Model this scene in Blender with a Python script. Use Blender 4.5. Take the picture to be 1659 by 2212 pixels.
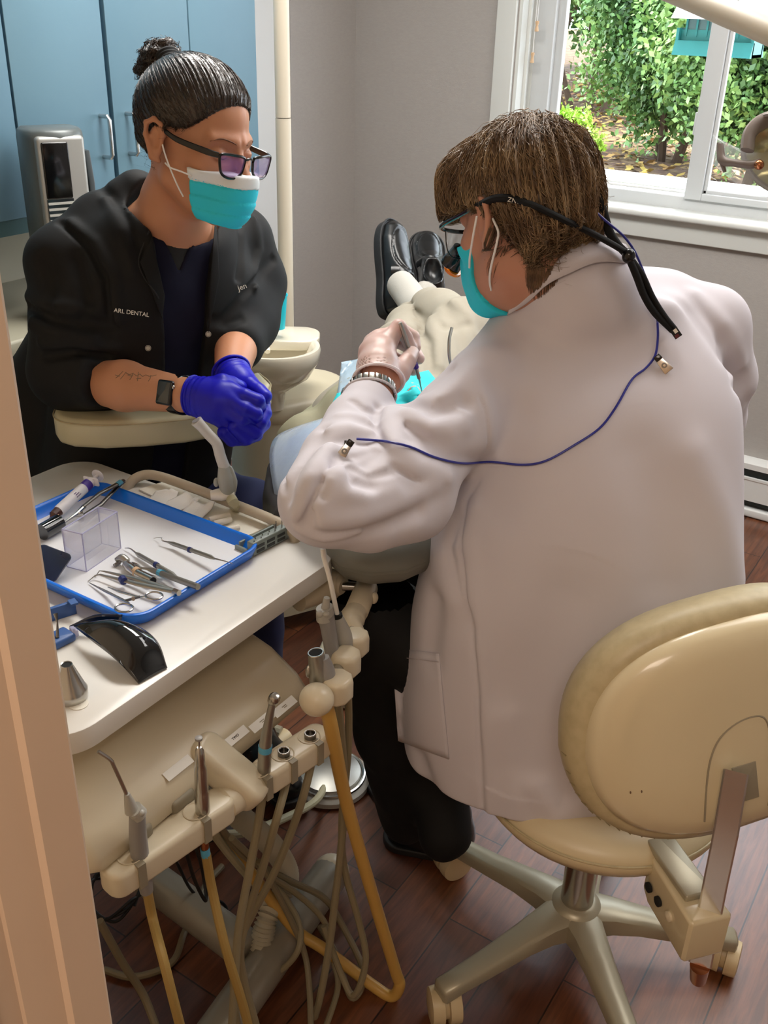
import bpy, math, random
import numpy as np
random.seed(7); RNG = np.random.RandomState(7)
for _o in list(bpy.data.objects): bpy.data.objects.remove(_o)
SC = bpy.context.scene
COL = SC.collection
# ------------------------------------------------------------------ camera
FPX, PCX, PCY = 2138.64, 829.5, 1106.0
PITCH, ROLL, YAW, CAMH = math.radians(27.154), math.radians(1.778), math.radians(32.557), 1.60
def _cam():
    p, r, y = PITCH, ROLL, YAW
    fwd = np.array([-math.sin(y)*math.cos(p), math.cos(y)*math.cos(p), -math.sin(p)])
    right = np.array([math.cos(y), math.sin(y), 0.]); up = np.cross(right, fwd)
    return np.array([right*math.cos(r)+up*math.sin(r), -right*math.sin(r)+up*math.cos(r), fwd])
CM = _cam(); CO = np.array([0, 0, CAMH])
cd = bpy.data.cameras.new('camera'); cam = bpy.data.objects.new('camera', cd); COL.objects.link(cam)
cd.sensor_fit = 'HORIZONTAL'; cd.sensor_width = 36.0; cd.lens = 36.0*FPX/1659.0
cd.clip_start = 0.02; cd.clip_end = 200
from mathutils import Matrix, Vector
cam.matrix_world = Matrix(((CM[0][0], CM[1][0], -CM[2][0], CO[0]), (CM[0][1], CM[1][1], -CM[2][1], CO[1]),
                           (CM[0][2], CM[1][2], -CM[2][2], CO[2]), (0, 0, 0, 1)))
SC.camera = cam
# ------------------------------------------------------------------ view, world, lights
SC.view_settings.view_transform = 'Standard'; SC.view_settings.look = 'None'
SC.view_settings.gamma = 1.0; SC.view_settings.use_curve_mapping = False
SC.view_settings.exposure = 0.35
SC.cycles.use_denoising = True
SC.cycles.max_bounces = 8; SC.cycles.diffuse_bounces = 4; SC.cycles.transparent_max_bounces = 16
SC.cycles.sample_clamp_indirect = 6.0
W = bpy.data.worlds.new('world'); SC.world = W; W.use_nodes = True
_bg = W.node_tree.nodes['Background']
_bg.inputs['Color'].default_value = (0.82, 0.91, 1.0, 1); _bg.inputs['Strength'].default_value = 4.6
def lamp(name, kind, loc, energy, color, look=None, size=None, size_y=None, angle=None, spread=None):
    d = bpy.data.lights.new(name, kind); d.energy = energy; d.color = color
    if size: d.shape = 'RECTANGLE'; d.size = size; d.size_y = size_y or size
    if angle: d.angle = angle
    if spread: d.spread = spread
    o = bpy.data.objects.new(name, d); COL.objects.link(o); o.location = loc
    if look is not None:
        o.rotation_euler = (Vector(look)-Vector(loc)).to_track_quat('-Z', 'Y').to_euler()
    return o
lamp('sun', 'SUN', (3, 9, 8), 6.5, (1.0, 0.95, 0.86), look=(0.5, 5.0, 0), angle=math.radians(2))
lamp('ceiling_panel_light', 'AREA', (-1.35, 1.9, 2.42), 32, (1.0, 0.96, 0.91), look=(-1.35, 1.9, 0), size=1.2, size_y=0.6)
lamp('ceiling_panel_light', 'AREA', (0.05, 2.35, 2.42), 24, (1.0, 0.97, 0.94), look=(0.05, 2.35, 0), size=1.2, size_y=1.2)
lamp('hall_light', 'AREA', (0.15, -0.55, 2.38), 15, (1.0, 0.84, 0.70), look=(0.15, -0.3, 0), size=0.9, size_y=0.6)
# ------------------------------------------------------------------ helpers: pixels of the photograph to points
def A(v): return np.array(v, float)
def ray(px, py): return CM.T @ A([(px-PCX)/FPX, -(py-PCY)/FPX, 1.0])
def at(px, py, t): return CO + ray(px, py)*t
def onz(px, py, z): d = ray(px, py); return CO + d*((z-CAMH)/d[2])
def ony(px, py, y): d = ray(px, py); return CO + d*(y/d[1])
def onx(px, py, x): d = ray(px, py); return CO + d*(x/d[0])
def onplane(px, py, P0, n): d = ray(px, py); n = A(n); return CO + d*(((A(P0)-CO)@n)/(d@n))
def proj(P): v = CM @ (A(P)-CO); return PCX+FPX*v[0]/v[2], PCY-FPX*v[1]/v[2], v[2]
def unit(v): v = A(v); return v/max(1e-12, np.linalg.norm(v))
def frame(o, z, x=None):
    z = unit(z)
    if x is None: x = A([1, 0, 0]) if abs(z[0]) < .8 else A([0, 1, 0])
    x = A(x) - (A(x)@z)*z; x = unit(x); y = np.cross(z, x)
    M = np.eye(4); M[:3, 0] = x; M[:3, 1] = y; M[:3, 2] = z; M[:3, 3] = o
    return M
def T(x, y, z): M = np.eye(4); M[:3, 3] = (x, y, z); return M
def RZ(a): M = np.eye(4); c, s = math.cos(a), math.sin(a); M[0, 0] = c; M[0, 1] = -s; M[1, 0] = s; M[1, 1] = c; return M
def RX(a): M = np.eye(4); c, s = math.cos(a), math.sin(a); M[1, 1] = c; M[1, 2] = -s; M[2, 1] = s; M[2, 2] = c; return M
def RY(a): M = np.eye(4); c, s = math.cos(a), math.sin(a); M[0, 0] = c; M[0, 2] = s; M[2, 0] = -s; M[2, 2] = c; return M
# ------------------------------------------------------------------ materials
def hexc(h):
    h = h.lstrip('#'); c = [int(h[i:i+2], 16)/255 for i in (0, 2, 4)]
    return tuple((x/12.92 if x <= .04045 else ((x+.055)/1.055)**2.4) for x in c) + (1,)
MATS = {}
def mat(name, col, rough=.5, metal=0, nz=None, bump=None, coat=0, trans=0, alpha=1, ior=None, sss=0, spec=None, sheen=0, thin=False, stretch=None, emit=None):
    """nz=(scale, other colour, amount), bump=(scale, strength, distance)"""
    m = bpy.data.materials.new(name); m.use_nodes = True; nt = m.node_tree; N = nt.nodes; L = nt.links
    b = N['Principled BSDF']; b.inputs['Base Color'].default_value = hexc(col); b.inputs['Roughness'].default_value = rough
    b.inputs['Metallic'].default_value = metal; b.inputs['Coat Weight'].default_value = coat
    b.inputs['Transmission Weight'].default_value = trans; b.inputs['Alpha'].default_value = alpha
    if ior: b.inputs['IOR'].default_value = ior
    if spec is not None: b.inputs['Specular IOR Level'].default_value = spec
    if sss: b.inputs['Subsurface Weight'].default_value = sss; b.inputs['Subsurface Radius'].default_value = (.012, .005, .003); b.inputs['Subsurface Scale'].default_value = .6
    if sheen: b.inputs['Sheen Weight'].default_value = sheen
    if emit: b.inputs['Emission Color'].default_value = hexc(emit[0]); b.inputs['Emission Strength'].default_value = emit[1]
    tc = N.new('ShaderNodeTexCoord'); src = tc.outputs['Object']
    if stretch:
        mp = N.new('ShaderNodeMapping'); mp.inputs['Scale'].default_value = stretch; L.new(src, mp.inputs[0]); src = mp.outputs[0]
    if nz:
        t = N.new('ShaderNodeTexNoise'); t.inputs['Scale'].default_value = nz[0]; t.inputs['Detail'].default_value = 5; L.new(src, t.inputs['Vector'])
        r = N.new('ShaderNodeValToRGB'); r.color_ramp.elements[0].position = .38; r.color_ramp.elements[1].position = .66; L.new(t.outputs['Fac'], r.inputs[0])
        mm = N.new('ShaderNodeMath'); mm.operation = 'MULTIPLY'; mm.inputs[1].default_value = nz[2]; L.new(r.outputs[0], mm.inputs[0])
        x = N.new('ShaderNodeMix'); x.data_type = 'RGBA'; x.inputs[6].default_value = hexc(col); x.inputs[7].default_value = hexc(nz[1])
        L.new(mm.outputs[0], x.inputs[0]); L.new(x.outputs[2], b.inputs['Base Color'])
    if bump:
        t = N.new('ShaderNodeTexNoise'); t.inputs['Scale'].default_value = bump[0]; t.inputs['Detail'].default_value = 4; L.new(src, t.inputs['Vector'])
        u = N.new('ShaderNodeBump'); u.inputs['Strength'].default_value = bump[1]; u.inputs['Distance'].default_value = bump[2]
        L.new(t.outputs['Fac'], u.inputs['Height']); L.new(u.outputs[0], b.inputs['Normal'])
    MATS[name] = m
    return m
# ------------------------------------------------------------------ mesh builder
def catmull(pts, k=8):
    P = [A(p) for p in pts]
    if len(P) < 3: return P
    P = [2*P[0]-P[1]]+P+[2*P[-1]-P[-2]]; out = []
    for i in range(1, len(P)-2):
        for j in range(k):
            t = j/k; p0, p1, p2, p3 = P[i-1:i+3]
            out.append(.5*((2*p1)+(-p0+p2)*t+(2*p0-5*p1+4*p2-p3)*t*t+(-p0+3*p1-3*p2+p3)*t**3))
    out.append(P[-2]); return out
def rrect(w, h, r, n=6):
    o = []
    for cx, cy, a0 in ((w/2-r, h/2-r, 0), (-w/2+r, h/2-r, 90), (-w/2+r, -h/2+r, 180), (w/2-r, -h/2+r, 270)):
        for i in range(n+1):
            a = math.radians(a0+90*i/n); o.append((cx+r*math.cos(a), cy+r*math.sin(a)))
    return o
def circ(r, n=24, ry=None): return [(r*math.cos(2*math.pi*i/n), (ry or r)*math.sin(2*math.pi*i/n)) for i in range(n)]
def inset(poly, d):
    n = len(poly); P = [A(p) for p in poly]; out = []
    for i in range(n):
        a, b, c = P[i-1], P[i], P[(i+1) % n]
        e1 = b-a; e2 = c-b; l1 = np.linalg.norm(e1); l2 = np.linalg.norm(e2)
        n1 = A([-e1[1], e1[0]])/(l1+1e-9) if l1 > 1e-9 else A([0, 0]); n2 = A([-e2[1], e2[0]])/(l2+1e-9) if l2 > 1e-9 else A([0, 0])
        m = n1+n2; q = m@m
        out.append(tuple(b+(m*(2/q)*d if q > .2 else n1*d)))
    return out
class MB:
    def __init__(s): s.v = []; s.f = []
    def add(s, V, F, M=None):
        k = len(s.v); V = np.asarray(V, float).reshape(-1, 3)
        if M is not None: V = V @ M[:3, :3].T + M[:3, 3]
        s.v.extend(V.tolist()); s.f.extend([tuple(i+k for i in f) for f in F]); return s
    def rings(s, R, closed=True, cap0=True, cap1=True):
        k = len(s.v); n = len(R[0])
        for r in R: s.v.extend([tuple(p) for p in r])
        for i in range(len(R)-1):
            for j in range(n if closed else n-1):
                a = k+i*n+j; b = k+i*n+(j+1) % n
                s.f.append((a, b, b+n, a+n))
        if cap0: s.f.append(tuple(k+j for j in range(n-1, -1, -1)))
        if cap1: s.f.append(tuple(k+(len(R)-1)*n+j for j in range(n)))
        return s
    def box(s, c, d, M=None, bev=0, n=3):
        if bev: return s.prism(rrect(d[0], d[1], min(bev, d[0]*.49, d[1]*.49), n), c[2]-d[2]/2, c[2]+d[2]/2, (M if M is not None else np.eye(4)) @ T(c[0], c[1], 0), bev=min(bev, d[2]*.49), n=n)
        x, y, z = [q/2 for q in d]
        V = [(c[0]+a*x, c[1]+b*y, c[2]+e*z) for a in (-1, 1) for b in (-1, 1) for e in (-1, 1)]
        return s.add(V, [(0, 1, 3, 2), (4, 6, 7, 5), (0, 4, 5, 1), (2, 3, 7, 6), (0, 2, 6, 4), (1, 5, 7, 3)], M)
    def prism(s, poly, z0, z1, M=None, bev=0, n=3, btop=None, bbot=None):
        M = np.eye(4) if M is None else M
        if sum(poly[i-1][0]*poly[i][1]-poly[i][0]*poly[i-1][1] for i in range(len(poly))) < 0: poly = list(poly)[::-1]
        bt = bev if btop is None else btop; bb = bev if bbot is None else bbot
        lv = []
        if bb:
            for i in range(n+1):
                a = math.pi/2*i/n; lv.append((bb*(1-math.sin(a)), z0+bb*(1-math.cos(a))))
        else: lv.append((0, z0))
        if bt:
            for i in range(n+1):
                a = math.pi/2*i/n; lv.append((bt*(1-math.cos(a)), z1-bt*(1-math.sin(a))))
        else: lv.append((0, z1))
        R = []
        for d, z in lv:
            q = inset(poly, d) if d > 1e-9 else poly
            P = A([(x, y, z) for x, y in q]); R.append((P @ M[:3, :3].T + M[:3, 3]).tolist())
        return s.rings(R)
    def lathe(s, prof, M=None, n=24, cap0=True, cap1=True, sy=1.0):
        M = np.eye(4) if M is None else M
        R = []
        for r, z in prof:
            P = A([(r*math.cos(2*math.pi*i/n), sy*r*math.sin(2*math.pi*i/n), z) for i in range(n)])
            R.append((P @ M[:3, :3].T + M[:3, 3]).tolist())
        return s.rings(R, True, cap0, cap1)
    def cyl(s, a, b, r, r2=None, n=20, bev=0):
        a = A(a); b = A(b); L = np.linalg.norm(b-a); M = frame(a, b-a); r2 = r if r2 is None else r2
        if bev: return s.lathe([(r-bev, 0), (r-.3*bev, .3*bev), (r, bev), (r2, L-bev), (r2-.3*bev, L-.3*bev), (r2-bev, L)], M, n)
        return s.lathe([(r, 0), (r2, L)], M, n)
    def tube(s, pts, r, n=10, k=8, smooth=True, flat=None, up=None):
        P = catmull(pts, k) if smooth else [A(p) for p in pts]
        m = len(P)
        if np.isscalar(r): rr = [r]*m
        else:
            x = np.linspace(0, 1, len(r)); rr = np.interp(np.linspace(0, 1, m), x, r)
        R = []; u = None
        for i in range(m):
            d = unit(P[min(i+1, m-1)]-P[max(i-1, 0)])
            if u is None:
                u = A(up) if up is not None else (A([0, 0, 1]) if abs(d[2]) < .9 else A([1, 0, 0]))
            u = u-(u@d)*d; u = unit(u); w = np.cross(d, u)
            fl = 1 if flat is None else flat
            R.append([tuple(P[i]+rr[i]*(math.cos(2*math.pi*j/n)*w + fl*math.sin(2*math.pi*j/n)*u)) for j in range(n)])
        return s.rings(R)
    def ell(s, M, rad, nu=20, nv=12):
        rad = (rad,)*3 if np.isscalar(rad) else rad
        R = []
        for j in range(nv+1):
            t = math.pi*j/nv; t = min(max(t, .03), math.pi-.03)
            P = A([(rad[0]*math.sin(t)*math.cos(2*math.pi*i/nu), rad[1]*math.sin(t)*math.sin(2*math.pi*i/nu), -rad[2]*math.cos(t)) for i in range(nu)])
            R.append((P @ M[:3, :3].T + M[:3, 3]).tolist())
        return s.rings(R)
    def torus(s, M, R0, r, n=28, k=8, sy=1, arc=1.0):
        pts = [(R0*math.cos(2*math.pi*arc*i/n), sy*R0*math.sin(2*math.pi*arc*i/n), 0) for i in range(n if arc == 1 else n+1)]
        R = []
        m = len(pts)
        for i in range(m):
            p = A(pts[i]); d = unit(A(pts[(i+1) % m])-A(pts[i-1])) if arc == 1 else unit(A(pts[min(i+1, m-1)])-A(pts[max(i-1, 0)]))
            w = np.cross(d, A([0, 0, 1]))
            P = A([p+r*(math.cos(2*math.pi*j/k)*w+math.sin(2*math.pi*j/k)*A([0, 0, 1])) for j in range(k)])
            R.append((P @ M[:3, :3].T + M[:3, 3]).tolist())
        if arc == 1: R.append(R[0]); return s.rings(R, True, False, False)
        return s.rings(R)
    def grid(s, fn, nu, nv):
        k = len(s.v)
        for i in range(nu+1):
            for j in range(nv+1): s.v.append(tuple(fn(i/nu, j/nv)))
        for i in range(nu):
            for j in range(nv):
                a = k+i*(nv+1)+j; s.f.append((a, a+nv+1, a+nv+2, a+1))
        return s
def wloc(p):
    if p is None: return A([0, 0, 0])
    return A(p.get('_w', (0, 0, 0)))
def obj(name, mb, m, parent=None, origin=None, sharp=35, solid=0, bevel=0, subsurf=0, flat=False):
    me = bpy.data.meshes.new(name)
    V, F = (mb.v, mb.f) if isinstance(mb, MB) else mb
    o0 = wloc(parent) if parent is not None else (A(origin) if origin is not None else A([0, 0, 0]))
    V = np.asarray(V, float)-o0
    if isinstance(F, np.ndarray):
        nf = len(F); kk = F.shape[1]
        me.vertices.add(len(V)); me.vertices.foreach_set('co', V.astype(np.float32).ravel())
        me.loops.add(nf*kk); me.loops.foreach_set('vertex_index', F.astype(np.int32).ravel())
        me.polygons.add(nf); me.polygons.foreach_set('loop_start', np.arange(0, nf*kk, kk, dtype=np.int32))
        me.polygons.foreach_set('loop_total', np.full(nf, kk, dtype=np.int32))
        me.update(calc_edges=True); me.validate()
    else:
        me.from_pydata(V.tolist(), [], F); me.update()
    if not flat:
        me.shade_smooth()
        if sharp: me.set_sharp_from_angle(angle=math.radians(sharp))
    if m is not None: me.materials.append(m if not isinstance(m, str) else MATS[m])
    o = bpy.data.objects.new(name, me); COL.objects.link(o); o['_w'] = o0.tolist()
    if parent is not None: o.parent = parent
    else: o.location = o0
    if solid: q = o.modifiers.new('solidify', 'SOLIDIFY'); q.thickness = solid; q.offset = 0
    if bevel: q = o.modifiers.new('bevel', 'BEVEL'); q.width = bevel; q.segments = 3; q.limit_method = 'ANGLE'; q.angle_limit = math.radians(40)
    if subsurf: q = o.modifiers.new('subsurf', 'SUBSURF'); q.levels = subsurf; q.render_levels = subsurf
    return o
def tag(o, label=None, cat=None, group=None, kind=None):
    if label: o['label'] = label
    if cat: o['category'] = cat
    if group: o['group'] = group
    if kind: o['kind'] = kind
    return o
def thing(name, loc, label, cat, group=None):
    o = bpy.data.objects.new(name, None); COL.objects.link(o); o.location = loc; o['_w'] = [float(x) for x in loc]
    o.empty_display_size = .05
    return tag(o, label, cat, group)
def struct(name, mb, m, **k): return tag(obj(name, mb, m, **k), kind='structure')
def label_on(o, s): o['label'] = s; return o
# ------------------------------------------------------------------ implicit surfaces (numpy surface nets)
def surfnet(F, lo, hi, h, newton=1):
    lo = A(lo); hi = A(hi); c = 4
    n = np.ceil((hi-lo)/(h*c)).astype(int)
    g = [lo[i]+np.arange(n[i]+1)*h*c for i in range(3)]
    X = np.stack(np.meshgrid(*g, indexing='ij'), -1).reshape(-1, 3)
    D = np.concatenate([F(X[i:i+200000]) for i in range(0, len(X), 200000)]).reshape(n+1).astype(np.float32)
    cmin = np.full(n, 1e9, np.float32); cmax = np.full(n, -1e9, np.float32)
    for a in (0, 1):
        for b in (0, 1):
            for e in (0, 1):
                q = D[a:a+n[0], b:b+n[1], e:e+n[2]]; cmin = np.minimum(cmin, q); cmax = np.maximum(cmax, q)
    near = (cmin < h*c*1.6) & (cmax > -h*c*1.6)
    fn = n*c+1
    D4 = np.full(fn, 1.0, np.float32)
    sg = np.where(D < 0, -1.0, 1.0).astype(np.float32)
    rep = np.repeat(np.repeat(np.repeat(sg, c, 0), c, 1), c, 2)[:fn[0], :fn[1], :fn[2]]
    D4[:] = rep
    m = np.zeros(fn, bool)
    nn = np.repeat(np.repeat(np.repeat(near, c, 0), c, 1), c, 2)
    for a in (0, 1):
        for b in (0, 1):
            for e in (0, 1):
                m[a:a+n[0]*c, b:b+n[1]*c, e:e+n[2]*c] |= nn
    idx = np.argwhere(m); P = lo+idx*h
    vals = np.concatenate([F(P[i:i+200000]) for i in range(0, len(P), 200000)]).astype(np.float32)
    D4[m] = vals
    # cells
    ins = D4 < 0
    cnt = np.zeros(fn-1, np.int8)
    for a in (0, 1):
        for b in (0, 1):
            for e in (0, 1): cnt += ins[a:fn[0]-1+a, b:fn[1]-1+b, e:fn[2]-1+e]
    act = (cnt > 0) & (cnt < 8); ci = np.argwhere(act)
    corners = [(a, b, e) for a in (0, 1) for b in (0, 1) for e in (0, 1)]
    dv = {k: D4[ci[:, 0]+k[0], ci[:, 1]+k[1], ci[:, 2]+k[2]].astype(float) for k in corners}
    S = np.zeros((len(ci), 3)); C = np.zeros(len(ci))
    for p in corners:
        for ax in range(3):
            if p[ax] == 0:
                q = list(p); q[ax] = 1; q = tuple(q); d0, d1 = dv[p], dv[q]; x = (d0 < 0) != (d1 < 0)
                t = np.where(x, d0/np.where(x, d0-d1, 1), 0)
                pt = np.tile(A(p), (len(ci), 1)); pt[:, ax] = t
                S += pt*x[:, None]; C += x
    V = lo+(ci+S/C[:, None])*h
    idv = np.full(fn-1, -1, np.int32); idv[act] = np.arange(len(ci))
    Q = []
    for ax in range(3):
        s0 = [slice(1, -1)]*3; s0[ax] = slice(0, -1)
        s1 = list(s0); s1[ax] = slice(1, None)
        a_ = ins[tuple(s0)]; b_ = ins[tuple(s1)]; e = np.argwhere(a_ != b_)
        if not len(e): continue
        fl = a_[e[:, 0], e[:, 1], e[:, 2]]
        off = A([1, 1, 1]).astype(int); off[ax] = 0; e = e+off
        u, v = (ax+1) % 3, (ax+2) % 3
        def sh(du, dv_):
            k = e.copy(); k[:, u] -= du; k[:, v] -= dv_; return idv[k[:, 0], k[:, 1], k[:, 2]]
        q = np.stack([sh(1, 1), sh(0, 1), sh(0, 0), sh(1, 0)], 1)
        q[~fl] = q[~fl][:, ::-1]; Q.append(q)
    Q = np.concatenate(Q); Q = Q[(Q >= 0).all(1)]
    for _ in range(newton):
        e = h*.3; d = F(V); G = np.stack([(F(V+A(a)*e)-d)/e for a in ((1, 0, 0), (0, 1, 0), (0, 0, 1))], 1)
        gn = (G*G).sum(1); st = -(d/np.maximum(gn, .25))[:, None]*G
        l = np.linalg.norm(st, axis=1); st *= np.minimum(1, h*.6/np.maximum(l, 1e-9))[:, None]; V = V+st
    return V, Q
def smin(a, b, k):
    h = np.clip(.5+.5*(b-a)/k, 0, 1); return b+(a-b)*h-k*h*(1-h)
def smax(a, b, k): return -smin(-a, -b, k)
def s_cap(P, a, b, ra, rb):
    a = A(a); b = A(b); ab = b-a; t = np.clip(((P-a)@ab)/max(1e-12, ab@ab), 0, 1)
    return np.linalg.norm(P-(a+t[:, None]*ab), axis=1)-(ra+(rb-ra)*t)
def s_chain(P, pts, rad, k=.01):
    d = None
    for i in range(len(pts)-1):
        q = s_cap(P, pts[i], pts[i+1], rad[i], rad[i+1]); d = q if d is None else smin(d, q, k)
    return d
def s_ell(P, c, rad, M=None):
    X = P-A(c)
    if M is not None: X = X @ A(M)[:3, :3]
    rad = A(rad); k0 = np.linalg.norm(X/rad, axis=1); k1 = np.linalg.norm(X/(rad*rad), axis=1)
    return k0*(k0-1)/np.maximum(k1, 1e-9)
def s_box(P, c, half, M=None, r=0):
    X = P-A(c)
    if M is not None: X = X @ A(M)[:3, :3]
    q = np.abs(X)-(A(half)-r)
    return np.linalg.norm(np.maximum(q, 0), axis=1)+np.minimum(q.max(1), 0)-r
def s_loft(P, O, ax, u, secs, e=2.3):
    """secs: (s, cu, cv, a, b) sections along ax; u, v=ax x u lie in the section planes"""
    O = A(O); ax = unit(ax); u = unit(A(u)-(A(u)@ax)*ax); v = np.cross(ax, u)
    X = P-O; s = X@ax; S = A([q[0] for q in secs])
    fs_ = np.linspace(S[0]-.12, S[-1]+.12, 160); K = np.hanning(25); K /= K.sum()
    def f(i):
        v_ = np.interp(fs_, S, [q[i] for q in secs]); v_ = np.convolve(np.pad(v_, 12, mode='edge'), K, 'valid'); return np.interp(s, fs_, v_)
    cu, cv, a, b = f(1), f(2), f(3), f(4)
    qu = np.abs(X@u-cu)/a; qv = np.abs(X@v-cv)/b
    r = (qu**e+qv**e)**(1/e)
    d = (r-1)*np.minimum(a, b)
    cap = np.maximum(S[0]-s, s-S[-1])
    return smax(d, cap, .02)
def polydist(P, pts):
    d = None
    for i in range(len(pts)-1):
        a = A(pts[i]); ab = A(pts[i+1])-a; t = np.clip(((P-a)@ab)/max(1e-12, ab@ab), 0, 1)
        q = np.linalg.norm(P-(a+t[:, None]*ab), axis=1); d = q if d is None else np.minimum(d, q)
    return d
def hit(F, px, py, t0=.6, t1=3.2, n=260):
    d = ray(px, py); ts = np.linspace(t0, t1, n); v = F(CO+ts[:, None]*d)
    i = np.argmax(v < 0)
    if v[i] >= 0: i = int(np.argmin(v)); return CO+ts[i]*d
    a, b = ts[max(i-1, 0)], ts[i]
    tt = np.linspace(a, b, 24); v = F(CO+tt[:, None]*d); j = max(int(np.argmax(v < 0)), 1)
    return CO+tt[j]*d
def normal(F, p, e=.003):
    p = A(p); return unit([F((p+A(a)*e)[None])[0]-F((p-A(a)*e)[None])[0] for a in ((1, 0, 0), (0, 1, 0), (0, 0, 1))])
# ------------------------------------------------------------------ materials of the room
XL, YW, YF = -2.408, 3.431, 3.60
def wallpaper(name, c1, c2):
    m = mat(name, c1, .75, bump=(260, .25, .002)); nt = m.node_tree; N = nt.nodes; L = nt.links; b = N['Principled BSDF']
    tc = N.new('ShaderNodeTexCoord'); mp = N.new('ShaderNodeMapping'); mp.inputs['Scale'].default_value = (9, 9, 28)
    L.new(tc.outputs['Object'], mp.inputs[0])
    t = N.new('ShaderNodeTexNoise'); t.inputs['Scale'].default_value = 6; t.inputs['Detail'].default_value = 6; t.inputs['Roughness'].default_value = .7; L.new(mp.outputs[0], t.inputs['Vector'])
    x = N.new('ShaderNodeMix'); x.data_type = 'RGBA'; x.inputs[6].default_value = hexc(c1); x.inputs[7].default_value = hexc(c2)
    L.new(t.outputs['Fac'], x.inputs[0]); L.new(x.outputs[2], b.inputs['Base Color']); return m
wallpaper('wallpaper_grey', '#9d9894', '#aca7a2')
mat('wall_white', '#dadcdc', .6)
mat('ceiling_white', '#e8e6e0', .9)
mat('hall_paint', '#e3c7a6', .6)
mat('trim_white', '#d2d4d0', .35, bump=(40, .05, .002))
mat('vinyl_white', '#c8cbcc', .3)
mat('door_casing_paint', '#cdb298', .42, nz=(3, '#d3b89c', .5), bump=(30, .08, .003))
mat('glass_pane', '#ffffff', .0, trans=1, ior=1.02, spec=.25)
def wood_floor():
    m = bpy.data.materials.new('wood_floor'); m.use_nodes = True; nt = m.node_tree; N = nt.nodes; L = nt.links; b = N['Principled BSDF']
    tc = N.new('ShaderNodeTexCoord'); mp = N.new('ShaderNodeMapping'); mp.inputs['Rotation'].default_value = (0, 0, math.radians(90)); L.new(tc.outputs['Object'], mp.inputs[0])
    br = N.new('ShaderNodeTexBrick'); br.offset = .37; br.inputs['Scale'].default_value = 1; br.inputs['Brick Width'].default_value = .62; br.inputs['Row Height'].default_value = .122
    br.inputs['Mortar Size'].default_value = .0016; br.inputs['Mortar Smooth'].default_value = .1; br.inputs['Bias'].default_value = -.1
    br.inputs['Color1'].default_value = hexc('#5d3320'); br.inputs['Color2'].default_value = hexc('#84502f'); br.inputs['Mortar'].default_value = hexc('#2a1408')
    L.new(mp.outputs[0], br.inputs['Vector'])
    mp2 = N.new('ShaderNodeMapping'); mp2.inputs['Scale'].default_value = (26, 2.2, 1); L.new(tc.outputs['Object'], mp2.inputs[0])
    n1 = N.new('ShaderNodeTexNoise'); n1.inputs['Scale'].default_value = 3; n1.inputs['Detail'].default_value = 8; n1.inputs['Roughness'].default_value = .65; n1.inputs['Distortion'].default_value = .6; L.new(mp2.outputs[0], n1.inputs['Vector'])
    r = N.new('ShaderNodeValToRGB'); r.color_ramp.elements[0].position = .35; r.color_ramp.elements[0].color = (.42, .36, .32, 1); r.color_ramp.elements[1].position = .7; r.color_ramp.elements[1].color = (1.15, 1.1, 1.05, 1); L.new(n1.outputs['Fac'], r.inputs[0])
    x = N.new('ShaderNodeMix'); x.data_type = 'RGBA'; x.blend_type = 'MULTIPLY'; x.inputs[0].default_value = .9; L.new(br.outputs['Color'], x.inputs[6]); L.new(r.outputs[0], x.inputs[7]); L.new(x.outputs[2], b.inputs['Base Color'])
    b.inputs['Roughness'].default_value = .34; b.inputs['Specular IOR Level'].default_value = .8; b.inputs['Coat Weight'].default_value = .40; b.inputs['Coat Roughness'].default_value = .26
    u = N.new('ShaderNodeBump'); u.inputs['Strength'].default_value = .25; u.inputs['Distance'].default_value = .002; u.invert = True; L.new(br.outputs['Fac'], u.inputs['Height'])
    u2 = N.new('ShaderNodeBump'); u2.inputs['Strength'].default_value = .12; u2.inputs['Distance'].default_value = .002; L.new(n1.outputs['Fac'], u2.inputs['Height']); L.new(u.outputs[0], u2.inputs['Normal']); L.new(u2.outputs[0], b.inputs['Normal'])
    MATS['wood_floor'] = m
wood_floor()
XR = 1.3; YN = .205
struct('floor', MB().box((-.55, 1.2, -.05), (4.0, 5.2, .1)), 'wood_floor')
struct('ceiling', MB().box((-.55, 1.2, 2.5), (4.0, 5.2, .08)), 'ceiling_white')
struct('wall_left', MB().box((XL-.05, 1.2, 1.25), (.1, 5.2, 2.5)), 'wall_white')
struct('wall_right', MB().box((XR+.05, 1.2, 1.25), (.1, 5.2, 2.5)), 'wallpaper_grey')
struct('wall_rear', MB().box((-.55, -1.35, 1.25), (4.0, .1, 2.5)), 'hall_paint')
# window wall with its opening
WX0, WX1, WZ0, WZ1 = -1.703, .05, .985, 2.15
w = MB()
w.box(((XL+WX0)/2, YW+.1, 1.25), (WX0-XL, .2, 2.5)); w.box(((XR+WX1)/2, YW+.1, 1.25), (XR-WX1, .2, 2.5))
w.box(((WX0+WX1)/2, YW+.1, WZ0/2), (WX1-WX0, .2, WZ0)); w.box(((WX0+WX1)/2, YW+.1, (2.5+WZ1)/2), (WX1-WX0, .2, 2.5-WZ1))
struct('wall_back', w, 'wallpaper_grey')
# grey papered return between the light post and the corner
struct('wall_corner_return', MB().box((XL+.012, (3.03+YW)/2, 1.25), (.024, YW-3.03, 2.5)), 'wallpaper_grey')
# partition with the doorway the camera looks through
w = MB(); w.box(((-.33+XL)/2, YN-.07, 1.25), (-.33-XL, .12, 2.5)); w.box(((.55+XR)/2, YN-.07, 1.25), (XR-.55, .12, 2.5)); w.box((.12, YN-.07, 2.3), (.86, .12, .4))
struct('wall_front', w, 'hall_paint')
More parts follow.
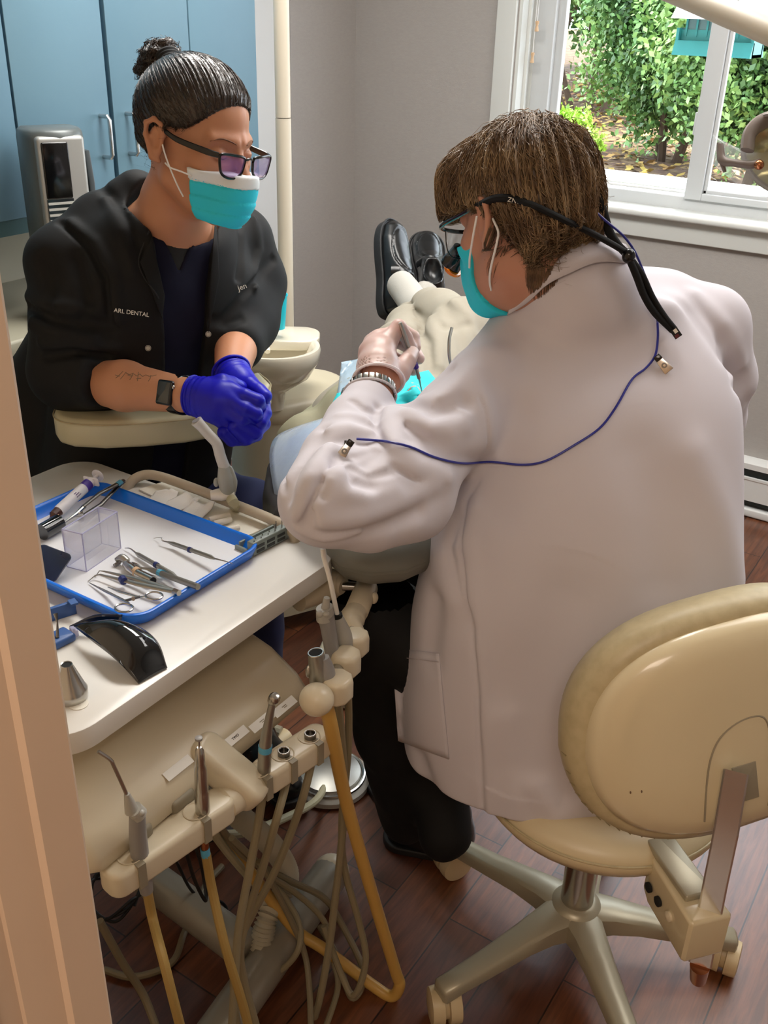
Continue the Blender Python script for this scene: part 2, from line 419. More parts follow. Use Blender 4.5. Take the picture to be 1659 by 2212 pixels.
# door casing (flat board with a bead and back band), left of the opening
jx = -.2745
c = MB()
prof = [(jx-.13, .200), (jx-.003, .200), (jx, .197), (jx, .178), (jx-.0025, .176), (jx-.0045, .158), (jx-.006, .157), (jx-.006, .147), (jx-.004, .145), (jx-.004, .130), (jx-.0065, .128), (jx-.0065, .118), (jx-.005, .116), (jx-.005, .078), (jx-.02, .070), (jx-.08, .068), (jx-.13, .066)]
c.rings([[(x, y, z) for x, y in prof] for z in (0, 2.12)])
struct('trim_1', c, 'door_casing_paint', sharp=20)
# window: casing, stool, apron, jambs, frame, sashes, panes
cw = MB()
def casing(b, x0, x1, z0, z1, y=YW):
    b.box(((x0+x1)/2, y-.009, (z0+z1)/2), (x1-x0, .018, z1-z0), bev=.003)
casing(cw, WX0-.078, WX0-.004, WZ0, WZ1+.07); casing(cw, WX1+.004, WX1+.078, WZ0, WZ1+.07); casing(cw, WX0-.078, WX1+.078, WZ1+.004, WZ1+.078)
win = struct('window_1', cw, 'trim_white')
obj('window_apron', MB().box(((WX0+WX1)/2, YW-.008, .943), (WX1-WX0+.16, .017, .075), bev=.004), 'trim_white', win)
obj('window_stool', MB().box(((WX0+WX1)/2, YW+.04, .988), (WX1-WX0+.17, .17, .022), bev=.008), 'trim_white', win)
jb = MB()
jb.box((WX0+.006, YW+.09, 1.56), (.012, .18, 1.17)); jb.box((WX1-.006, YW+.09, 1.56), (.012, .18, 1.17)); jb.box(((WX0+WX1)/2, YW+.09, WZ1-.006), (WX1-WX0, .18, .012))
jb.box((WX0+.017, YW+.052, 1.56), (.012, .012, 1.17)); jb.box((WX0+.017, YW+.10, 1.56), (.012, .014, 1.17))
obj('window_jamb', jb, 'trim_white', win)
fy = YW+.10
fr = MB()
fr.box((WX0+.05, fy+.02, 1.575), (.085, .05, 1.15), bev=.004); fr.box((WX0+.105, fy+.035, 1.575), (.03, .03, 1.1), bev=.003)
fr.box(((WX0+WX1)/2, fy+.015, 1.015), (WX1-WX0, .07, .052), bev=.004); fr.box(((WX0+WX1)/2, fy+.015, WZ1-.04), (WX1-WX0, .07, .06), bev=.004); fr.box((WX1-.03, fy+.015, 1.575), (.05, .07, 1.15), bev=.004)
obj('window_frame', fr, 'vinyl_white', win)
sx = -1.03; ys = YW+.085
sash = MB()
def bar(x0, x1, z0, z1, y, d=.032): sash.box(((x0+x1)/2, y, (z0+z1)/2), (x1-x0, d, z1-z0), bev=.003)
bar(sx-.028, sx+.03, 1.035, WZ1-.05, ys); bar(sx+.03, WX1-.03, 1.035, 1.058, ys); bar(sx+.03, WX1-.03, WZ1-.09, WZ1-.05, ys); bar(WX1-.08, WX1-.03, 1.035, WZ1-.05, ys)
bar(sx+.03, sx+.043, 1.056, WZ1-.08, ys+.008, .022); bar(sx+.03, WX1-.06, 1.056, 1.07, ys+.008, .022)
bar(sx-.036, sx-.026, 1.24, 1.31, ys-.004, .014)
obj('sliding_sash', sash, 'vinyl_white', win)
obj('window_pane', MB().box(((sx+WX1)/2, ys+.012, 1.58), (WX1-sx-.06, .004, 1.03)), 'glass_pane', win)
obj('window_pane', MB().box(((sx+WX0)/2+.03, ys+.045, 1.58), (sx-WX0-.12, .004, 1.05)), 'glass_pane', win)
mat('exterior_sill_white', '#f4f4f2', .5)
struct('window_ledge_outside', MB().box(((WX0+WX1)/2, YW+.27, 1.045), (WX1-WX0+.3, .24, .025)), 'exterior_sill_white')
# wooden cord pulls
mat('pull_wood', '#cfae8a', .55); mat('cord_white', '#e8e8e8', .7)
for (px, py), lab in (((1160, 56), 'small wooden cord pull, the upper one'), ((1150, 124), 'small wooden cord pull, the lower one')):
    p = ony(px, py, YW+.04)
    t = thing('cord_pull', p, lab+', in front of the left window jamb', 'blind pull')
    obj('knob', MB().lathe([(.003, .016), (.0065, .015), (.0065, .009), (.0042, .002), (.0055, -.008), (.0072, -.013), (.0068, -.017), (.003, -.018)], T(*p), 14), 'pull_wood', t)
    obj('cord', MB().tube([p+A([0, 0, .015]), A([p[0], p[1], 2.13])], .0011, 6, smooth=False), 'cord_white', t)
# baseboard heater
t = thing('baseboard_heater', (-.3, YW-.03, 0), 'low white baseboard heater with dark louvre slots on the window wall', 'heater')
mat('heater_white', '#d9dad8', .4); mat('heater_dark', '#2c3332', .5)
hb = MB(); X0, X1 = -1.25, .9
pr_ = [(YW, .205), (YW-.045, .205), (YW-.055, .198), (YW-.055, .178), (YW-.047, .176), (YW-.047, .18), (YW-.005, .19), (YW-.002, .0), (YW, 0)]
hb.rings([[(x, y, z) for y, z in pr_] for x in (X0, X1)])
hb.box(((X0+X1)/2, YW-.058, .105), (X1-X0, .006, .085)); hb.box(((X0+X1)/2, YW-.057, .146), (X1-X0, .012, .008)); hb.box(((X0+X1)/2, YW-.05, .018), (X1-X0, .03, .03), bev=.006)
obj('casing', hb, 'heater_white', t)
obj('grille', MB().box(((X0+X1)/2, YW-.02, .11), (X1-X0-.02, .04, .14)), 'heater_dark', t)
# blue wall cabinets: front plane x=-2.10
mat('cabinet_blue', '#678a9b', .5, nz=(2.5, '#5d8096', .5), bump=(150, .04, .001)); mat('cabinet_edge', '#31586f', .5)
mat('handle_steel', '#c9c9c9', .25, 1); mat('cabinet_under', '#4d6f74', .5)
XC = -2.10
def cabinet(y0, y1, doors, label):
    t = thing('wall_cabinet', (XC-.15, (y0+y1)/2, 1.107), label, 'cabinet')
    b = MB().box((XC-.16, (y0+y1)/2, 1.75), (.28, y1-y0-.002, 1.28)); obj('body', b, 'cabinet_edge', t)
    for a, c_, hside in doors:
        g = .0022
        d = obj('door', MB().box((XC-.009, (a+c_)/2, 1.75), (.018, c_-a-2*g, 1.284), bev=.0015), 'cabinet_blue', t)
        if hside:
            hy = a+.045 if hside < 0 else c_-.035
            h = MB().tube([(XC, hy, 1.325), (XC+.028, hy, 1.325), (XC+.034, hy, 1.318), (XC+.034, hy, 1.232), (XC+.028, hy, 1.225), (XC, hy, 1.225)], .0055, 10, smooth=False)
            obj('handle', h, 'handle_steel', d)
cabinet(.7, 1.617, [(.7, 1.15, 0), (1.15, 1.617, 0)], 'blue wall cabinet at the left edge, behind the silver fan heater')
cabinet(1.617, 2.222, [(1.62, 1.912, 1), (1.922, 2.222, -1)], 'two door blue wall cabinet with steel handles beside a dark gap')
cabinet(2.222, 2.508, [(2.222, 2.506, 0)], 'narrow blue wall cabinet next to the white wall strip, behind the hair bun')
obj('x', MB().box((XC-.02, 1.2, 1.088), (.02, 1.0, .038)), 'cabinet_under', None); bpy.data.objects['x'].name = 'trim_2'; tag(bpy.data.objects['trim_2'], kind='structure')
# backsplash and low counter
mat('backsplash', '#a39f8e', .6)
struct('wall_splash', MB().box((XL+.02, 1.3, .95), (.02, 2.4, .32)), 'backsplash')
t = thing('base_cabinet', (-2.15, 1.35, 0), 'low counter along the cabinet wall behind the seated assistant', 'counter')
mat('counter_top', '#9a9684', .4)
obj('body', MB().box((-2.17, 1.2, .42), (.44, 1.8, .84)), 'cabinet_blue', t); obj('worktop', MB().box((-2.16, 1.2, .86), (.47, 1.84, .04), bev=.008), 'counter_top', t)
# fan heater tower (silver) on the counter
t = thing('tower_heater', (-2.02, 1.60, .88), 'silver tower fan heater with dark display in front of the blue cabinets', 'heater')
mat('heater_silver', '#a3a39f', .35, .35); mat('heater_grey', '#41474a', .4); mat('black_gloss', '#0c0c0d', .12); mat('slat_white', '#b9bab4', .4)
Hm = T(-1.985, 1.622, 0) @ RZ(math.radians(-22))
# local x faces the room; y runs along the wall
Hh = 1.325
def hring(z, s=1, k=0):
    q = [(-.06, -.058), (-.045, -.068), (.01, -.070), (.045, -.060), (.060, -.030), (.064, 0), (.060, .030), (.045, .060), (.01, .070), (-.045, .068), (-.06, .058)]
    P = A([(x*s, y*s, z) for x, y in q]); return (P @ Hm[:3, :3].T + Hm[:3, 3]).tolist()
mat('heater_shell', '#5f6565', .35, .2)
obj('shell', MB().rings([hring(.88), hring(Hh-.02), hring(Hh-.006, .97), hring(Hh, .88)]), 'heater_shell', t, sharp=50)
obj('front_frame', MB().box((.050, .0, 1.10), (.030, .112, .425), Hm, bev=.010, n=4), 'heater_silver', t)
obj('display', MB().box((.062, -.016, 1.238), (.012, .062, .125), Hm, bev=.004), 'black_gloss', t)
obj('recess', MB().box((.0615, -.016, 1.03), (.009, .062, .29), Hm), 'black_gloss', t)
sl = MB()
for i in range(22): sl.box((.066, -.016, 1.166-.0130*i), (.008, .060, .0050), Hm)
obj('louvre', sl, 'slat_white', t)
obj('side_cover', MB().prism([(-.03, 0), (.035, 0), (.05, .07), (.05, .4), (-.03, .4)], .0, .014, Hm @ T(0, .062, 1.275) @ RX(math.radians(-90)), bev=.004), 'heater_grey', t)
# ------------------------------------------------------------------ garden outside
def ground():
    m = mat('garden_mulch', '#5c4337', .95, nz=(9, '#857050', .9), bump=(12, .8, .05)); return m
ground()
def gz(x, y): return .42 + .035*(y-4) + .05*math.sin(x*1.3+y*.7)
g = MB().grid(lambda u, v: (-16+20*u, YW+.3+22*v, gz(-16+20*u, YW+.3+22*v)), 50, 50)
struct('ground', g, 'garden_mulch')
def leaf_mat(n, c, c2): return mat(n, c, .45, nz=(3.0, c2, 1.0), spec=.6)
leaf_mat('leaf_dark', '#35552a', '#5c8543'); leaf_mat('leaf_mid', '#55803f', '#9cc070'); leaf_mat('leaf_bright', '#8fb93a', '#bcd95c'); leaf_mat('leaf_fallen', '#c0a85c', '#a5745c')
mat('bark', '#4d3d30', .9, bump=(20, .5, .02))
def shrub(x, y, rx, rz, n, label, mt='leaf_mid', mt2='leaf_dark', ls=.05, z0=None, h0=.15, grp=None, stems=4, seed=1):
    rs = np.random.RandomState(seed); z0 = gz(x, y) if z0 is None else z0
    t = thing('shrub', (x, y, z0), label, 'shrub', grp)
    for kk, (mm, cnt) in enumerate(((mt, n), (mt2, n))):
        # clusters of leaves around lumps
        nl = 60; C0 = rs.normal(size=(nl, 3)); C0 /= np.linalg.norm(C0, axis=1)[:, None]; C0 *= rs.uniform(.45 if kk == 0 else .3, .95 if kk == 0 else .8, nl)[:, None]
        C0 = C0*A([rx, rx*.8, rz])+A([x, y, z0+h0+rz])
        idx = rs.randint(0, nl, cnt); P = C0[idx]+rs.normal(size=(cnt, 3))*A([rx, rx, rz])*.13
        P[:, 2] = np.maximum(P[:, 2], z0+.03)
        d = rs.normal(size=(cnt, 3)); d[:, 2] -= .3; d /= np.linalg.norm(d, axis=1)[:, None]
        w = np.cross(d, rs.normal(size=(cnt, 3))); w /= np.linalg.norm(w, axis=1)[:, None]
        L = ls*rs.uniform(.6, 1.3, cnt)[:, None]; Wd = L*.30
        V = np.stack([P, P+d*L*.5+w*Wd, P+d*L, P+d*L*.5-w*Wd], 1).reshape(-1, 3)
        F = np.arange(cnt*4).reshape(-1, 4)
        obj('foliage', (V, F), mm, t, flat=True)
    st = MB()
    for i in range(stems):
        a = rs.uniform(-.35, .35, 2)*rx; b = rs.uniform(-.7, .7, 2)*rx
        st.tube([(x+a[0]*.4, y+a[1]*.4, z0-.1), (x+a[0], y+a[1], z0+rz*.7), (x+b[0], y+b[1], z0+rz*1.7)], [.035, .025, .008], 7)
    obj('stem', st, 'bark', t)
def shrub_at(px, py, y, *a, **k):
    p = ony(px, py, y); shrub(p[0], y, *a, **k)
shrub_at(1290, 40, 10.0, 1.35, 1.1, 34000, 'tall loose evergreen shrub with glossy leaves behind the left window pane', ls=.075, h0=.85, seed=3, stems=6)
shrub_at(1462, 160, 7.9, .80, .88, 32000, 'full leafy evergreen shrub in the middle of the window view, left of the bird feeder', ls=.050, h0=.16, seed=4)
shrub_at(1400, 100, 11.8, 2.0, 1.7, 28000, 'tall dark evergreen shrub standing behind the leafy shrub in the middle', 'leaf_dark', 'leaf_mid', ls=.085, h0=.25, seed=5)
shrub_at(1640, 150, 7.2, .75, .95, 22000, 'leafy evergreen shrub behind the right sliding window pane', ls=.05, h0=.04, seed=6)
shrub_at(1190, 20, 14.5, 1.8, 1.9, 18000, 'distant tall shrub at the left edge of the window view', 'leaf_dark', 'leaf_mid', ls=.10, h0=.9, seed=8)
shrub_at(1570, 60, 15.5, 2.2, 2.2, 18000, 'distant tall shrub behind the bird feeder', 'leaf_mid', 'leaf_dark', ls=.11, h0=.3, seed=9)
shrub_at(1236, 300, 6.6, .20, .23, 7000, 'small bright yellow green bush low in the window beside the brown hair', 'leaf_bright', 'leaf_bright', ls=.032, h0=.0, seed=10, stems=2)
rs = np.random.RandomState(5); n = 16000
fx = rs.uniform(-9, 1, n); fyy = rs.uniform(4.2, 14, n); V = []
P = A([(a, b, gz(a, b)+.012) for a, b in zip(fx, fyy)]); an = rs.uniform(0, 6.28, n)
d = np.stack([np.cos(an), np.sin(an), rs.uniform(-.3, .5, n)], 1); w_ = np.stack([-np.sin(an), np.cos(an), rs.uniform(-.4, .4, n)], 1); L = rs.uniform(.03, .10, n)[:, None]
V = np.stack([P, P+d*L*.5+w_*L*.35, P+d*L, P+d*L*.5-w_*L*.35], 1).reshape(-1, 3)
o = obj('fallen_leaves', (V, np.arange(n*4).reshape(-1, 4)), 'leaf_fallen', None, flat=True); tag(o, 'yellow and brown fallen leaves scattered over the mulch outside the window', 'leaves', kind='stuff')
# bird feeder, hanging
p0 = ony(1455, 118, 4.45); p1 = ony(1625, 118, 4.45)
mat('feeder_teal', '#2f8a8a', .4); mat('feeder_roof', '#f2f4f4', .5); mat('feeder_seed', '#6b5848', .9, bump=(80, 1, .01), nz=(60, '#a08a68', .8)); mat('feeder_clear', '#5d7f82', .2)
fxc = (p0[0]+p1[0])/2; W_ = p1[0]-p0[0]; fz = ony(1460, 118, 4.45)[2]; FY = 4.52
t = thing('bird_feeder', (fxc, FY, fz), 'teal house shaped bird feeder with a white gable roof hanging outside the window', 'bird feeder')
tr = MB(); tr.prism([(-.10, 0), (.10, 0), (.075, .055), (.06, .055), (.06, .012), (-.06, .012), (-.06, .055), (-.075, .055)], -W_/2, W_/2, T(fxc, FY, fz) @ RZ(math.pi/2) @ RX(math.pi/2))
for s in (-1, 1): tr.box((fxc+s*(W_/2-.006), FY, fz+.05), (.012, .15, .10))
tr.box((fxc, FY-.045, fz+.075), (W_-.02, .008, .04)); tr.box((fxc, FY+.045, fz+.075), (W_-.02, .008, .04))
for i in range(7): tr.box((fxc-W_*.40+W_*.8*i/6, FY-.05, fz+.102), (.008, .006, .064))
obj('tray', tr, 'feeder_teal', t, flat=True)
obj('seed_bin', MB().box((fxc, FY, fz+.100), (W_*.84, .085, .07)), 'feeder_clear', t)
obj('seeds', MB().box((fxc, FY, fz+.02), (W_-.05, .1, .02)), 'feeder_seed', t, flat=True)
rf = MB().prism([(-.125, 0), (.125, 0), (.02, .085), (-.02, .085)], -W_/2-.015, W_/2+.015, T(fxc, FY, fz+.135) @ RZ(math.pi/2) @ RX(math.pi/2))
obj('roof', rf, 'feeder_roof', t, flat=True)
obj('hanging_wire', MB().tube([(fxc, FY, fz+.24), (fxc, FY, 2.3)], .002, 6, smooth=False), 'feeder_teal', t)
# ------------------------------------------------------------------ dental delivery unit
mat('cream_plastic', '#d8ccb2', .32, nz=(1.5, '#cfc2a6', .5)); mat('cream_joint', '#8f8672', .5); mat('white_laminate', '#e6e3dc', .28)
mat('laminate_edge', '#cfc6b6', .4); mat('grey_plastic', '#8e8b88', .42); mat('grey_light', '#a8a59c', .35); mat('steel', '#bdbab4', .22, 1); mat('steel_dark', '#7d7a76', .3, 1); mat('steel_satin', '#a8a69f', .38, 1)
mat('copper', '#b97a55', .25, 1); mat('band_blue', '#23306e', .4); mat('band_lightblue', '#58a9cc', .4); mat('hose_grey', '#8f8468', .55); mat('hose_tan', '#a5884c', .5); mat('hose_yellow', '#c79d50', .42); mat('hose_pale', '#b7b08f', .5)
mat('label_white', '#e9e6de', .5); mat('cable_black', '#141414', .5); mat('ink_dark', '#38322c', .6); mat('base_metal', '#9a9384', .3, .2); mat('black_hole', '#0a0908', .8)
def text(body, size, M, m, parent, ext=.0003, name='lettering', flip=False):
    cu = bpy.data.curves.new(name, 'FONT'); cu.body = body; cu.size = size; cu.extrude = ext; cu.align_x = 'CENTER'; cu.align_y = 'CENTER'
    o = bpy.data.objects.new(name, cu); COL.objects.link(o)
    dg = bpy.context.evaluated_depsgraph_get(); me = bpy.data.meshes.new_from_object(o.evaluated_get(dg)); bpy.data.objects.remove(o)
    V = A([v.co[:] for v in me.vertices]); F = [tuple(p.vertices) for p in me.polygons]; bpy.data.meshes.remove(me)
    return obj(name, MB().add(V, F, M), m, parent, flat=True)
ZT = .85
unit_ = thing('delivery_unit', (-1.0, .85, 0), 'cream dental delivery unit carrying the white instrument table at the left', 'dental unit')
obj('tabletop', MB().prism(rrect(.595, .556, .055, 10), ZT-.031, ZT, T(-1.059, .81, 0), bev=.0015, n=2), 'white_laminate', unit_)
# console: sloped slab under the table
cp = [(-1.25, .765), (-.85, .765), (-.79, .750), (-.740, .722), (-.722, .702), (-.720, .683), (-.740, .668), (-1.25, .668)]
con = obj('console', MB().prism(cp[::-1], -.945, -.52, frame((0, 0, 0), (0, -1, 0), (1, 0, 0)), bev=.02, n=5), 'cream_plastic', unit_, sharp=60)
for yy, ww in ((.60, .035), (.672, .04)): obj('console_recess', MB().box((-.742, yy, .683), (.052, ww, .026), bev=.006), 'cream_joint', con)
sn = unit(np.cross(A([0, 1, 0]), A([-.740+.79, 0, .722-.750])));
if sn[2] < 0: sn = -sn
def on_slope(px, py):
    return onplane(px, py, (-.740, 0, .7225), sn)
for (px, py), tx in (((385, 1659), ''), ((508, 1593), 'TWO'), ((566, 1559), '-'), ((614, 1527), '-')):
    p = on_slope(px, py)+sn*.0008; Mx = frame(p, sn, (0, 1, 0))
    q = obj('label_tape', MB().box((0, 0, 0), (.046, .013, .0008), Mx), 'label_white', con, flat=True)
    if tx == '-': obj('faded_print', MB().box((0, .0012, .0006), (.009, .0012, .0003), Mx).box((.001, -.0012, .0006), (.006, .0010, .0003), Mx), 'cream_joint', q, flat=True)
    elif tx: text(tx, .0052, Mx @ T(0, 0, .0006), 'ink_dark', q)
# pivot arm and two holder bars
ZB = .68
B0, B1 = onz(258, 1862, ZB), onz(692, 1575, ZB); bd = unit(B1-B0); BL = np.linalg.norm(B1-B0); bn = np.cross(A([0, 0, 1]), bd)   # bn to the left(-x)
BM = frame(B0, (0, 0, 1), bd)
def bp(s, w=0, z=0): return B0+bd*s+bn*w+A([0, 0, z])
sA, sB = BL*.50, BL*.66
arm = MB(); pa = on_slope(452, 1618)+A([0, 0, -.012]); pb = bp(BL*.585, 0, -.012)
ad = pb-pa; La = np.linalg.norm(ad[:2])
Ma = frame((pa+pb)/2+A([0, 0, 0]), (0, 0, 1), ad*A([1, 1, 0]))
arm.prism(rrect(La+.07, .052, .02, 6), -.022, .020, frame((pa+pb)/2, np.cross(ad, np.cross(A([0, 0, 1]), ad)), ad), bev=.011, n=4)
obj('pivot_arm', arm, 'cream_plastic', unit_, sharp=60)
def holder_bar(s0, s1, joint_at, holes):
    b = MB(); b.prism(rrect(s1-s0, .044, .017, 6), -.038, 0, BM @ T((s0+s1)/2, 0, 0), bev=.007, n=4)
    o = obj('holder_bar', b, 'cream_plastic', unit_, sharp=60)
    j = BM @ T(joint_at, 0, -.018) @ RY(math.pi/2)
    obj('pivot_joint', MB().lathe([(.018, -.016), (.0215, -.012), (.0215, .012), (.018, .016)], j, 24), 'cream_plastic', o)
    obj('joint_seam', MB().lathe([(.0219, -.0008), (.0219, .0008)], j @ T(0, 0, .010 if joint_at < BL*.58 else -.010), 24), 'cream_joint', o)
    for h in holes:
        obj('holder_socket', MB().lathe([(.0165, .0005), (.0165, .0011), (.0155, .0013), (.012, -.002), (.0095, -.004)], BM @ T(h, 0, .0), 24, False, True), 'cream_joint' if False else 'cream_plastic', o)
        obj('slot', MB().box((0, -.017, -.018), (.011, .014, .0365), BM @ T(h, 0, 0)), 'cream_joint', o)
    return o
def s_of(px, py): return float((onz(px, py, ZB)-B0)@bd)
h1, h2, h3, h4, h5 = s_of(305, 1868), s_of(438, 1765), s_of(572, 1675), s_of(628, 1640), s_of(679, 1598)
bar1 = holder_bar(-.022, sA, BL*.515, [h1, h2]); bar2 = holder_bar(BL*.645, BL+.012, BL*.635, [h3, h4, h5])
# ---- instruments held in the bars, each with its hose
def pz(px, py, P0):   # point on the vertical plane through P0 that faces the camera
    n = A([P0[0], P0[1], 0]); return onplane(px, py, P0, n)
def hose(name, pts, r, m, label, cat='hose', grp=None, k=10):
    o = obj(name, MB().tube(pts, r, 10, k), m, None, origin=pts[-1]); return tag(o, label, cat, grp)
# 1: air water syringe
P1 = bp(h1, -.002)
t = thing('air_water_syringe', P1, 'grey air water syringe with a bent steel nozzle, nearest in the front holder bar', 'dental instrument')
q = lambda px, py: pz(px, py, P1)
obj('handle', MB().tube([q(317, 1925), q(311, 1890), q(300, 1830), q(297, 1780), q(296, 1752)], [.0085, .0105, .0118, .0108, .0095], 14, flat=.9), 'grey_plastic', t)
obj('nozzle', MB().tube([q(285, 1752), q(280, 1735), q(274, 1715)], [.0085, .0065, .0035], 12, smooth=False), 'grey_light', t)
obj('tip', MB().tube([q(276, 1722), q(262, 1690), q(246, 1655), q(238, 1641), q(212, 1623)], .0023, 10, 5), 'steel', t)
for px, py in ((292, 1762), (306, 1756)): obj('button', MB().ell(T(*(q(px, py)+unit(CO-q(px, py))*.0095)), (.0045, .0045, .004)), 'grey_light', t)
obj('head', MB().tube([q(290, 1748), q(302, 1760)], [.011, .0115], 14, smooth=False, flat=.85), 'grey_light', t)
obj('hose', MB().tube([q(317, 1920), q(330, 1985), at(352, 2070, 1.2), at(385, 2200, 1.22), at(420, 2330, 1.3)], .0062, 10), 'hose_tan', t)
# 2: low speed handpiece
P2 = bp(h2, -.002); q = lambda px, py: pz(px, py, P2)
t = thing('low_speed_handpiece', P2, 'chrome handpiece with dark blue band', 'dental instrument')
t['label'] = 'chrome handpiece with dark blue band and grey polishing tip, standing in the front holder bar'
a, b = q(441, 1800), q(429, 1590); L = np.linalg.norm(b-a); Mh = frame(a, b-a)
def seg(*pr): return MB().lathe([(r, z*L) for r, z in pr], Mh, 22)
obj('sleeve', seg((.0085, .12), (.0092, .17), (.0095, .30), (.0092, .44), (.0083, .46), (.0088, .48), (.0078, .68), (.0062, .73), (.0066, .74), (.0062, .80), (.0055, .86), (.003, .89)), 'steel', t)
obj('band', seg((.0098, .165), (.0098, .215)), 'band_blue', t)
obj('coupling', MB().tube([q(443, 1835), q(440, 1796)], [.0055, .0062], 12, smooth=False), 'copper', t)
obj('shank', seg((.0014, .88), (.0014, .96)), 'steel', t); obj('polishing_cup', seg((.0016, .955), (.0045, .965), (.0047, .985), (.003, .99)), 'grey_plastic', t)
obj('band', MB().tube([q(445, 1848), q(442, 1832)], .0063, 12, smooth=False), 'band_lightblue', t)
obj('hose', MB().tube([q(445, 1845), q(458, 1920), at(488, 2050, 1.33), at(530, 2190, 1.38), at(560, 2330, 1.45)], .0064, 10), 'hose_tan', t)
# 3: high speed handpiece
P3 = bp(h3, -.002); q = lambda px, py: pz(px, py, P3)
t = thing('high_speed_handpiece', P3, 'slim satin steel handpiece with a light blue band and round head in the far bar', 'dental instrument')
obj('sleeve', MB().tube([q(569, 1692), q(571, 1650), q(573, 1612), q(580, 1560), q(588, 1520)], [.0088, .0092, .0088, .0058, .0045], 18), 'steel_satin', t)
obj('band', MB().tube([q(572.5, 1622), q(573.2, 1610)], .0092, 18, smooth=False), 'band_lightblue', t)
Mh = frame(q(592, 1509), q(588, 1540)-q(592, 1509)); Mh2 = frame(q(592, 1509), unit(CO-q(592, 1509))*.6+A([.3, .2, .75]))
obj('head', MB().lathe([(.004, -.0085), (.0072, -.0065), (.0078, -.001), (.0074, .004), (.005, .0075), (.0015, .0085)], Mh2, 18), 'steel', t)
obj('bur', MB().tube([q(589, 1512), q(580, 1520)], .0007, 6, smooth=False), 'steel', t)
obj('coupling', MB().tube([q(568, 1715), q(569, 1690)], [.0055, .007], 12, smooth=False), 'steel_dark', t)
obj('hose', MB().tube([q(568, 1712), q(556, 1790), at(535, 1900, 1.4), at(515, 2010, 1.42), at(508, 2110, 1.44), at(500, 2230, 1.46)], .0062, 10), 'hose_grey', t)
for kk, (s_, (px, py), pts, lab) in enumerate(((h4, (628, 1640), [(618, 1690, 0), (600, 1760, 1.36), (572, 1860, 1.42), (540, 1960, 1.47), (520, 2050, 1.5), (528, 2120, 1.53), (560, 2240, 1.56)], 'tan handpiece hose with an empty steel connector, in the middle socket of the far bar'),
                          (h5, (679, 1598), [(672, 1650, 0), (655, 1720, 1.42), (628, 1800, 1.46), (590, 1890, 1.5), (545, 1975, 1.54), (510, 2055, 1.56), (505, 2150, 1.58), (520, 2260, 1.6)], 'tan handpiece hose with an empty steel connector, in the farthest socket of the far bar'))):
    P = bp(s_, -.002); t = thing('handpiece_hose', P, lab, 'hose')
    obj('connector', MB().lathe([(.0078, -.03), (.0085, 0), (.0085, .007), (.0066, .007), (.0064, .001)], T(*P), 20, True, True), 'steel_dark', t)
    obj('connector_rim', MB().torus(T(*(P+A([0, 0, .007]))), .0075, .0012, 20, 6), 'steel', t)
    pp = [P+A([0, 0, -.025]), pz(pts[0][0], pts[0][1], P)]+[at(*x) for x in pts[1:]]
    obj('hose', MB().tube(pp, .006, 10), 'hose_grey', t)
# ---- right hand cluster: jointed arm with suction holders
ZC = .775
C = lambda px, py, dz=0: onz(px, py, ZC+dz)
arm_ = thing('suction_rack', C(700, 1270), 'cream jointed rack of rounded suction holders under the right table corner', 'holder arm')
obj('elbow', MB().tube([C(640, 1290), C(700, 1265), C(728, 1262), C(742, 1266)], [.024, .026, .024, .014], 20, 6), 'cream_plastic', arm_)
obj('link', MB().tube([C(740, 1266), C(778, 1268)], .0075, 12, smooth=False), 'steel', arm_)
obj('cylinder', MB().cyl(C(793, 1266), C(768, 1325), .0185, n=26, bev=.005), 'cream_plastic', arm_)
obj('knob', MB().ell(T(*C(808, 1292)), (.006, .008, .010)), 'cream_plastic', arm_)
obj('yoke', MB().tube([C(770, 1320), C(760, 1338), C(762, 1352), C(781, 1368)], [.0175, .020, .017, .006], 18, 5), 'cream_plastic', arm_)
def clamp(px, py, sc, tilt=0):
    c = C(px, py); Mx = frame(c, (0, 0, 1), unit(C(px+12, py-20)-c))
    o = obj('holder', MB().prism([(q[0]*sc, q[1]*sc) for q in ((-.020, -.010), (-.012, -.020), (.004, -.024), (.016, -.018), (.022, -.004), (.018, .010), (.004, .016), (-.012, .014), (-.020, .004))], -.019*sc, .016*sc, Mx, bev=.007*sc, n=4), 'cream_plastic', arm_, sharp=60); return o
clamp(762, 1386, 1.0); clamp(742, 1428, 1.03); clamp(722, 1482, 1.08)
obj('holder_knob', MB().ell(frame(C(684, 1511, .0), (0, 0, 1)), (.0235, .0235, .0225), 24, 16), 'cream_plastic', arm_)
ob = MB().tube([C(770, 1330), C(752, 1400), C(728, 1450), C(700, 1505)], .009, 10); obj('rail', ob, 'cream_joint', arm_)
# syringe in the cluster
Pc = C(712, 1420, .0); q = lambda px, py: pz(px, py, Pc)
t = thing('air_water_syringe', Pc, 'grey two button air water syringe without a nozzle tip, standing in the suction arm', 'dental instrument')
obj('handle', MB().tube([q(722, 1450), q(716, 1400), q(708, 1350), q(703, 1330)], [.0105, .0115, .012, .0135], 16, flat=.85), 'grey_plastic', t)
obj('head', MB().tube([q(703, 1336), q(701, 1312)], [.0145, .0135], 16, smooth=False, flat=.8), 'grey_light', t)
obj('nozzle', MB().tube([q(703, 1314), q(706, 1291)], [.0065, .0042], 14, smooth=False), 'grey_light', t)
for px in (691, 705): obj('button', MB().ell(T(*(q(px, 1326)+unit(CO-q(px, 1326))*.0115)), (.0052, .0052, .005)), 'grey_light', t)
obj('hose', MB().tube([q(720, 1445), q(728, 1500), at(738, 1600, 1.5), at(745, 1720, 1.56), at(735, 1850, 1.62), at(722, 1960, 1.67), at(712, 2040, 1.7), at(690, 2160, 1.74), at(660, 2260, 1.78)], .0065, 10), 'hose_grey', t)
